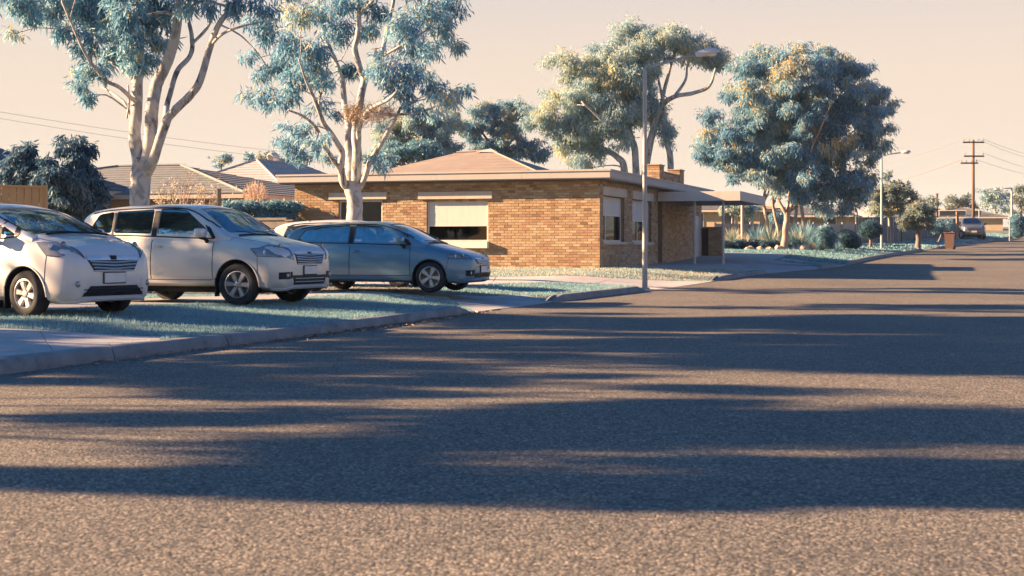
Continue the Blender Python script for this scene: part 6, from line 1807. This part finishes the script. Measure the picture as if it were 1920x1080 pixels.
leafy('hedge', g, [((0, 0, zc), (16*k, 14*k, 12*k)), ((-1.0, 0, zc-.4), (14*k, 12*k, 9*k)), ((.8, 0, zc-.3), (13*k, 12*k, 11*k))], 'pale rounded shrubs left of the distant parked car', M['leaf_teal'], 5000, (.1, .16), .5, .9)
g = onground(1455, 86); k = mpp(86); zc = at(0, 413, 86).z - g.z
leafy('blue_shrub', g, [((0, 0, zc), (16*k, 14*k, 12*k)), ((.3, 0, zc*.5), (15*k, 12*k, 14*k))], 'blue-green shrub against the fence behind the slim gum trunks', M['leaf_teal'], 1600, (.12, .2), .5, .7)
g = onground(1372, 88); k = mpp(88)
small_tree(1373, 88, [(1373, 405, 2.2), (1373, 398, 2)], [(1366, 388, 20, 14), (1380, 400, 16, 12), (1400, 392, 16, 14), (1415, 400, 16, 14)], 26, 10, M['bark_warm'], M['leaf_gum_pale'], 'small pale tree seen under the porch canopy', 220, (.16, .3))
small_tree(1700, 96, [(1702, 415, 2.2)], [(1592, 388, 14, 12)], 1, 10, M['bark_dark'], M['leaf_olive'], 'thin', 10) if False else None

def spiky(name, loc, n, ln, wd, label, leaf, spread=1.0, trunk=0.0, cat='plant', droop=0.2, tint=(0.2, 0.9), group=None):
    """rosette of long blades rising from one point"""
    o = tag(empty(name, tuple(loc)), label, cat, group)
    az = rng.uniform(0, 2*np.pi, n); el = np.arccos(1 - rng.random(n)*(1-math.cos(R(78)*spread)))
    d = np.stack([np.sin(el)*np.cos(az), np.sin(el)*np.sin(az), np.cos(el)], 1)
    Ls = ln*rng.uniform(.7, 1.1, n); sd = np.stack([-np.sin(az), np.cos(az), np.zeros(n)], 1)
    b = np.array([0, 0, trunk]) + d*0.04; V = []; 
    q = []
    for t, w in ((0, .6), (.4, 1.0), (.75, .7), (1, .04)):
        c = b + d*Ls[:, None]*t - np.array([0, 0, 1])*(droop*Ls*np.sin(el))[:, None]*t*t
        q += [c - sd*wd*w/2, c + sd*wd*w/2]
    V = np.stack(q, 1).reshape(-1, 3); bidx = (np.arange(n)*8)[:, None]
    F = np.concatenate([bidx + np.array([[0, 1, 3, 2]]), bidx + np.array([[2, 3, 5, 4]]), bidx + np.array([[4, 5, 7, 6]])])
    ob = np_mesh('blades', V, F, leaf, o, tint=np.repeat(rng.uniform(*tint, n), 8)); ob['kind'] = 'stuff'
    if trunk: MB().tube([(0, 0, -.1), (0, 0, trunk*.6), (0, 0, trunk+.05)], [.10, .09, .08], 8).build('stem', M['bark_dark'], o, smooth_=True)
    return o
M['leaf_straw'] = leafmat('straw_blade', [(0, (0.30, 0.32, 0.27)), (0.5, (0.52, 0.46, 0.33)), (1, (0.66, 0.54, 0.38))])
M['leaf_spike'] = leafmat('spiky_blade', [(0, (0.07, 0.18, 0.23)), (0.5, (0.26, 0.36, 0.34)), (1, (0.56, 0.51, 0.35))])
Yg = g6.y
def gsp(px, dY=0.0): return onground(px, Yg + dY)
spiky('yucca', gsp(1374, 1.0), 150, .95, .035, 'spiky yucca on a short stem nearest the porch posts', M['leaf_spike'], 1, .25)
spiky('yucca', gsp(1446, 1.4), 190, 1.25, .035, 'large straw-tipped spiky plant left of the dense gum trunk', M['leaf_spike'], .95, .15)
spiky('yucca', gsp(1494, 1.0), 190, 1.05, .035, 'straw-tipped spiky plant right of the dense gum trunk', M['leaf_spike'], .95, .12)
spiky('flax_bush', gsp(1507, 4.5), 240, 1.45, .045, 'tall blue flax bush behind the spiky plant right of the trunk', M['leaf_teal'], .75, .1, droop=.1)
spiky('flax_bush', gsp(1418, 6.0), 200, 1.2, .045, 'blue flax bush behind the dry tussocks', M['leaf_teal'], .8, .1, droop=.1)
spiky('flax_bush', gsp(1435, 4.8), 160, 1.0, .04, 'teal flax bush just left of the slim leaning trunk', M['leaf_teal'], .85, .1, droop=.1)
spiky('tussock', gsp(1412, 1.0), 260, .62, .016, 'dark green tussock between the two left yuccas', M['leaf_spike'], 1, 0, droop=.5, tint=(0, .5))
spiky('tussock', gsp(1398, 4.2), 360, .95, .016, 'broad dry straw tussock behind the left yuccas', M['leaf_straw'], .9, 0, droop=.5)
spiky('tussock', gsp(1375, 3.2), 420, 1.25, .016, 'tall dry straw tussock behind the yucca nearest the porch', M['leaf_straw'], .8, 0, droop=.4)
spiky('tussock', gsp(1425, 3.0), 360, .8, .016, 'dry straw tussock behind the dark green tussock', M['leaf_straw'], 1, 0, droop=.5)
spiky('tussock', gsp(1522, 0.5), 330, .50, .014, 'pale dry tussock at the lawn edge below the blue shrub', M['leaf_straw'], 1, 0, droop=.5)
spiky('tussock', gsp(1543, 0.9), 300, .45, .014, 'low pale dry tussock right of the other pale one', M['leaf_straw'], 1, 0, droop=.5)
spiky('tussock', gsp(1572, 1.6), 220, .60, .018, 'blue-grey tussock in front of the box bush', M['leaf_teal'], .9, 0, droop=.5)
spiky('tussock', gsp(1528, 3.0), 260, .95, .03, 'blue-grey clump between flax and the pale blue shrub', M['leaf_teal'], .85, 0, droop=.4)
for i, (px, lab) in enumerate(((1360, 'small dark ball shrub touching the porch post'), (1392, 'small dark ball shrub left of the dark tussock'), (1414, 'small blue ball shrub in front of the dark tussock'), (1432, 'small blue ball shrub left of the large spiky plant'), (1450, 'small dark ball shrub left of the dense gum trunk'), (1490, 'small dark ball shrub right of the dense gum trunk'), (1380, 'low teal ball shrub below the left yucca'))):
    g = gsp(px, 0.3 + 0.15*(i % 3)); r_ = .24 + .05*((i*37) % 3)/2
    leafy('ball_shrub', g, [((0, 0, r_*.9), (r_*1.05, r_, r_))], lab, M['leaf_clip'], 900, (.05, .1), .4, .8, group='small ball shrubs along the garden edge')
M['rock'] = surf('garden_rock', (0.32, 0.27, 0.23), (0.46, 0.39, 0.33), 6, 0.9, 0.5, 20)
for i, (px, rr, lab) in enumerate(((1402, .16, 'leftmost pale rock at the garden edge'), (1408, .2, 'tall pale rock below the dark tussock'), (1425, .17, 'pale rock between two blue ball shrubs'), (1442, .17, 'pinkish rock below the large spiky plant'), (1461, .24, 'large rock leaning against the dense gum trunk'), (1487, .2, 'rock right of the dense gum trunk'), (1505, .3, 'broad brown rock below the flax bush'))):
    g = gsp(px, -0.05 + .1*(i % 2)); o = MB().blob((0, 0, rr*.3), (rr, rr*.8, rr*.75), 40+i, 2, .22).build('rock', M['rock'], None, loc=tuple(g)); tag(o, lab, 'rock', 'rocks edging the garden')

# planting at the left, before the tan house
g = onground(478, 49); zc = at(0, 362, 49).z - g.z
o = leafy('pink_shrub', g, [((0, 0, zc), (22*mpp(49), .35, 16*mpp(49))), ((.1, 0, zc-.3), (25*mpp(49), .4, 14*mpp(49)))], 'pink dry shrub in front of the pale tiled roof', M['leaf_pink'], 700, (.06, .12), .25)
V, F = tubes([(np.array([[rng.normal()*.05, rng.normal()*.05, zc-.9], [e[0]*.25, e[1]*.2, zc-.3], [e[0]*.42, e[1]*.35, zc+.1+abs(e[2])*.35]]), .012, .004) for e in unit(rng.normal(size=(60, 3)))], 3)
np_mesh('twigs', V, F, M['leaf_pink'], o, tint=np.full(len(V), .4))['kind'] = 'stuff'
MB().tube([(0, 0, -.1), (0, 0, zc-.8)], .05, 6).build('stem', M['bark_dark'], o)
for (px0, lab) in ((448, 'teal hedge top left of the pink shrub'), (500, 'teal hedge top below the pink shrub'), (535, 'teal hedge top against the brick building')):
    g = onground(px0, 48); zc = at(0, 384, 48).z - g.z
    leafy('hedge', g, [((x, 0, zc-.1), (.32, .3, .22)) for x in (-.35, 0, .3)] + [((0, 0, zc-.7), (.5, .4, .7))], lab, M['leaf_teal'], 2200, (.08, .14), .4, .8, 'hedge')
def bare_bush(px, Y, top_py, wpx, label, tops=True, m=None):
    g = onground(px, Y); H = at(0, top_py, Y).z - g.z; w = wpx*mpp(Y)
    o = tag(empty('bare_shrub', tuple(g)), label, 'shrub'); paths = []; tips = []
    for i in range(7):
        a = rng.uniform(-1, 1); p0 = np.array([0, 0, H*.35]); p1 = np.array([a*w*.5, rng.normal()*.15, H*.7]); p2 = np.array([a*w, rng.normal()*.25, H*rng.uniform(.85, 1.0)])
        paths.append((spline([p0, p1, p2], 7), .022, .008))
        for j in range(7):
            t = rng.uniform(.3, 1); b = p0*(1-t)**2 + 2*p1*t*(1-t) + p2*t*t; e = b + np.array([rng.normal()*.22, rng.normal()*.15, abs(rng.normal())*.2]); paths.append((np.array([b, (b+e)/2+rng.normal(size=3)*.03, e]), .008, .003)); tips.append(e)
    paths.append((np.array([[0, 0, -.1], [.02, 0, H*.2], [0, 0, H*.37]]), .04, .03))
    V, F = tubes(paths, 4); np_mesh('branches', V, F, m or M['bark_warm'], o, smooth_=True)
    if tops:
        tips = np.array(tips); P = np.repeat(tips, 10, 0) + rng.normal(size=(len(tips)*10, 3))*.06; Ln = rng.uniform(.06, .12, len(P))
        V, F, k = leaves(P, unit(rng.normal(size=(len(P), 3))), Ln, Ln*.4, True); np_mesh('foliage', V, F, M['leaf_straw'], o, tint=np.repeat(rng.random(len(P)), k))['kind'] = 'stuff'
    return o
bare_bush(340, 45, 318, 26, 'bare pale shrub right of the big left gum trunk', False)
bare_bush(388, 46, 338, 26, 'bare shrub with straw-coloured tips left of the timber post')
bare_bush(316, 44, 350, 16, 'leafy low shrub with yellow tips right of the left gum', True, M['bark_dark'])
# ------------------------------------------------------------------ grass and litter
M['grass'] = leafmat('grass_blade', [(0, (0.15, 0.31, 0.35)), (0.5, (0.30, 0.50, 0.54)), (0.82, (0.44, 0.59, 0.60)), (0.93, (0.42, 0.40, 0.29)), (1, (0.52, 0.44, 0.30))], 0.6, 0.3, 0.2)
def inpoly(X, Y, poly):
    n = len(poly); r = np.zeros(len(X), bool)
    for i in range(n):
        x0, y0 = poly[i]; x1, y1 = poly[(i+1) % n]
        c = ((y0 > Y) != (y1 > Y)) & (X < (x1-x0)*(Y-y0)/(y1-y0+1e-12) + x0)
        r ^= c
    return r
T2 = lambda v: (float(v[0]), float(v[1]))
NOGRASS = [[T2(k0), T2(k1), T2(g2), T2(g0)],
           [e0[0], e0[1], e1[1], e1[0]], [e1[0], e1[1], e2[1], e2[0]], [e2[0], e2[1], e3[1], e3[0]], [e3[0], e3[1], e4[1], e4[0]],
           [w0[0], w0[1], w1[1], w1[0]], [w1[0], w1[1], w2[1], w2[0]], [w2[0], w2[1], w3[1], w3[0]],
           [p0[0], p0[1], bl(3.4, 14.5), bl(3.4, 6.3)], [bl(3.4, 6.3), bl(3.4, 19.5), bl(0, 19.5), bl(0, 2.4)],
           [bl(0.05, -0.05), bl(0.05, 17), bl(-11, 17), bl(-11, -0.05)],
           [behind(57.8, 0), behind(59.4, 0), bl(3.5, 16.6), bl(3.5, 14.7)]]
DIRT = Gp((-300, 560), (330, 553), (620, 552), (900, 537), (930, 533), (640, 528), (-200, 528))
def grass(name, y0, y1, d0, d1, dens, hgt, wid, label, thin=0.0, dirt=0.1, dry=0.0):  # dry: shift towards straw; negative values darken the blades
    area = (y1-y0)*(d1-d0)/0.915
    n = int(area*dens)
    Y = rng.uniform(y0, y1, n); d = rng.uniform(d0, d1, n)
    X = K(Y) - d/0.915
    ok = np.ones(n, bool)
    for p in NOGRASS: ok &= ~inpoly(X, Y, p)
    ind = inpoly(X, Y, DIRT); ok &= ~ind | (rng.random(n) < dirt)
    patch = np.sin(X*1.7+Y*.6)*np.sin(Y*1.3-X*.5) + 0.6*np.sin(X*4.1+1)*np.sin(Y*3.7)
    ok &= rng.random(n) > thin*(patch > .55)
    # inside the picture only, with a margin
    ok &= (np.abs(X/Y) < 0.40)
    X, Y, patch = X[ok], Y[ok], patch[ok]; n = len(X)
    Z = gz(X, Y)
    h = hgt*rng.uniform(.5, 1.15, n)*(1 + .25*patch) * np.where(rng.random(n) < .02, 1.8, 1)
    az = rng.uniform(0, 2*np.pi, n); lean = rng.uniform(.1, .75, n)
    dr = np.stack([np.cos(az), np.sin(az), np.zeros(n)], 1); sd = np.stack([-np.sin(az), np.cos(az), np.zeros(n)], 1)
    b = np.stack([X, Y, Z-.004], 1); up = np.array([0, 0, 1.0])
    m_ = b + up*(h*.6)[:, None] + dr*(h*lean*.35)[:, None]; t = b + up*h[:, None] + dr*(h*lean)[:, None]
    w = wid*rng.uniform(.7, 1.2, n)[:, None]
    V = np.stack([b - sd*w/2, b + sd*w/2, m_ + sd*w*.4, m_ - sd*w*.4, t], 1).reshape(-1, 3)
    i = (np.arange(n)*5)[:, None]
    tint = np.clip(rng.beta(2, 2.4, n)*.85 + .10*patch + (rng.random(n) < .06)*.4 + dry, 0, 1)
    o = np_mesh(name, V, [i + np.array([[0, 1, 2, 3]]), i + np.array([[3, 2, 4]])], M['grass'], tint=np.repeat(tint, 5))
    return tag(o, label, 'grass', kind='stuff')
grass('grass', 12.5, 29.0, 0.18, 8.5, 1900, .046, .0065, 'teal lawn verge between the kerb and the parked cars', .25, dry=-.1)
grass('grass', 29.0, 38.5, 0.18, 7.0, 1100, .05, .009, 'teal grass verge between driveways in front of the blue wagon', .2, dry=-.1)
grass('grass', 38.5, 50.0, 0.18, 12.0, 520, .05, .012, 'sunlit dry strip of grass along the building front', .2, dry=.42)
grass('grass', 50.0, 75.0, 0.2, 14.0, 170, .07, .03, 'shaded lawns beyond the porch path', .1, dry=-.3)  # darker blade tint stands in for tree shade on these lawns
grass('grass', 75.0, 130.0, 0.2, 14.0, 50, .09, .06, 'far verge lawns along the road', .1, dry=-.2)  # blades tinted darker here too, shade put into their colour

M['litter'] = leafmat('leaf_litter', [(0, (0.10, 0.07, 0.05)), (0.6, (0.26, 0.18, 0.12)), (1, (0.45, 0.38, 0.32))], .8, .1)
def litter(name, X, Y, label, size=(.04, .10), lift=0.012, zf=gz):
    n = len(X); P = np.stack([X, Y, zf(X, Y) + lift + rng.random(n)*.012], 1)
    az = rng.uniform(0, 2*np.pi, n); D = unit(np.stack([np.cos(az), np.sin(az), rng.normal(size=n)*.15], 1)); Ln = rng.uniform(*size, n)
    V, F, k = leaves(P, D, Ln, Ln*.22, True, .1)
    return tag(np_mesh(name, V, F, M['litter'], tint=np.repeat(rng.random(n), k)), label, 'leaf litter', kind='stuff')
n = 900; Yl = np.concatenate([rng.normal(20.3, 1.0, n//3), rng.uniform(14, 26, n//3), rng.normal(23.5, 1.0, n//3)]); Yl = np.clip(Yl, 13, 37)
Xl = K(Yl) + np.abs(rng.normal(size=len(Yl)))*.13 + .05
litter('leaf_litter', Xl, Yl, 'dry leaves gathered in the gutter along the kerb', zf=lambda X, Y: z0(Y))
n = 2600; Xl = rng.uniform(-11, 0, n); Yl = rng.uniform(26, 40, n); ok = inpoly(Xl, Yl, DIRT)
litter('leaf_litter', Xl[ok], Yl[ok], 'bark and leaf litter on the dirt under the parked cars', (.04, .12))
n = 160; Xl = rng.uniform(-3, 9, n); Yl = rng.uniform(7, 30, n); ok = kd(Xl, Yl) < -.3
litter('leaf_litter', Xl[ok], Yl[ok], 'few scattered leaves on the road', (.03, .07), .004, zf=lambda X, Y: z0(Y))
# ------------------------------------------------------------------ street trees just left of the picture, whose shadows cross the road
def side_tree(x, y, H, blobs, n, label, rp=0.9, nl=300, trunk=.2, ll=(0.2, 0.34), sparse=()):
    g = (x, y, float(gz(x, y)))
    top = np.array([x, y, g[2]+H*.55])
    limbs = [(np.array([(x, y, g[2]-.1), (x+.1, y, g[2]+H*.3), tuple(top)]), [trunk, trunk*.8, trunk*.6])]
    cl = []
    vol = np.array([b[3]*b[4]*b[5] for b in blobs]); cnt = np.maximum(1, (n*vol/vol.sum()).astype(int))
    for (dx, dy, z, rx, ry, rz), k in zip(blobs, cnt):
        c = np.array([x+dx, y+dy, g[2]+z])
        limbs.append((np.array([tuple(top), tuple((top+c)/2 + np.array([0, 0, .3])), tuple(c)]), [trunk*.5, trunk*.35, trunk*.15]))
        for _ in range(k):
            e = unit(rng.normal(size=3))*rng.random()**.4
            s = rng.uniform(.7, 1.2)
            cl.append((c + e*np.array([rx, ry, rz])*.85, (rp*s, min(rp, ry*.8)*s, rp*s*.7), 1.0))
    for (dx, dy, z) in sparse:
        c = np.array([x+dx, y+dy, g[2]+z]); cl.append((c, (.7, .6, .5), 1.0))
        limbs.append((np.array([(x, y, g[2]+2.0), tuple((np.array([x, y, g[2]+3.0])+c)/2), tuple(c)]), [trunk*.3, trunk*.2, trunk*.1]))
    return make_tree('gum_tree', g, limbs, cl, M['bark'], M['leaf_gum'], label, 'tree', n_leaf=nl, leaf_len=ll, leaf_w=.26, quads=True, twigs=5)
low1 = [(rnd.uniform(-1, 1.2), dy, 6.7 + rnd.uniform(-.25, .35)) for dy in np.linspace(-3.9, 3.4, 12)] + [(rnd.uniform(-.8, 1), 3.1, z) for z in (7.4, 8.3, 9.2, 10)]
side_tree(-21, 18.0, 12, [(0, 0, 9.1, 3, 3.3, 2.8)], 92, 'gum outside the left edge level with the white car', nl=330,
          sparse=low1 + [(0, 2.4, 5.2), (.4, .3, 5.6), (-.6, -2, 5.0), (0, -3.0, 5.1), (.5, -1.2, 4.8), (0, -4.2, 6.2), (.4, -4.3, 7.6), (0, -3.5, 5.9), (.5, -2.9, 6.1), (0, -4.6, 6.6), (.3, -4.0, 5.6), (0, -2.2, 6.0), (0, -1.5, 6.1), (0, -.5, 5.2), (0, .9, 5.1), (.3, -2.5, 5.6), (-.3, -1.6, 5.4), (0, -3.2, 5.5)])
low2 = [(rnd.uniform(-1, 1.2), dy, 7.7 + rnd.uniform(-.25, .35)) for dy in np.linspace(-3.1, 3.0, 10)]
side_tree(-23, 24.2, 12.5, [(0, 0, 9.8, 3, 3.1, 2.9)], 92, 'gum outside the left edge level with the silver wagon', nl=330,
          sparse=low2 + [(0, 1.6, 6.4), (0, -1.0, 6.2), (.5, 3.0, 6.6), (0, .8, 6.9), (-.3, 2.0, 6.8), (.2, .3, 6.5)])
side_tree(-16.5, 30.2, 6.4, [(0, 0, 5.0, 1.8, 1.7, 1.2)], 12, 'small gum outside the left edge before the tan fence', .7, 200, .12)
side_tree(-20, 11.3, 11, [(0, -.05, 7.7, 2.4, 1.25, 3.1)], 38, 'narrow gum outside the left edge near the footpath', .7, 330,
          sparse=[(0, -1.6, 8.4), (.4, -1.5, 9.2), (-.3, -1.7, 7.4), (.2, -1.4, 6.2), (0, 1.5, 6.0), (.3, 1.6, 9.3)])
side_tree(-18.5, 8.6, 9.5, [(0, 0, 6.6, 1.2, .35, 2.8)], 24, 'slender gum outside the left edge nearest the camera', .5, 330, .13,
          sparse=[(0, .55, 8.2), (.2, .6, 7.2), (0, .5, 6.0)])

# ------------------------------------------------------------------ evening haze over the whole street
hz_ = MB().box(-1600, 1900, -60, 1500, -9, 60).build('haze', None)
hm = bpy.data.materials.new('haze_air'); hm.use_nodes = True; hm.node_tree.nodes.clear()
ho = hm.node_tree.nodes.new('ShaderNodeOutputMaterial'); hv = hm.node_tree.nodes.new('ShaderNodeVolumePrincipled')
hv.inputs['Color'].default_value = (0.66, 0.86, 1.0, 1); hv.inputs['Density'].default_value = 0.0002; hv.inputs['Anisotropy'].default_value = 0.0
hm.node_tree.links.new(hv.outputs[0], ho.inputs['Volume'])
hz_.data.materials.append(hm); hz_['kind'] = 'stuff'; hz_['label'] = 'thin warm evening haze over the whole street'
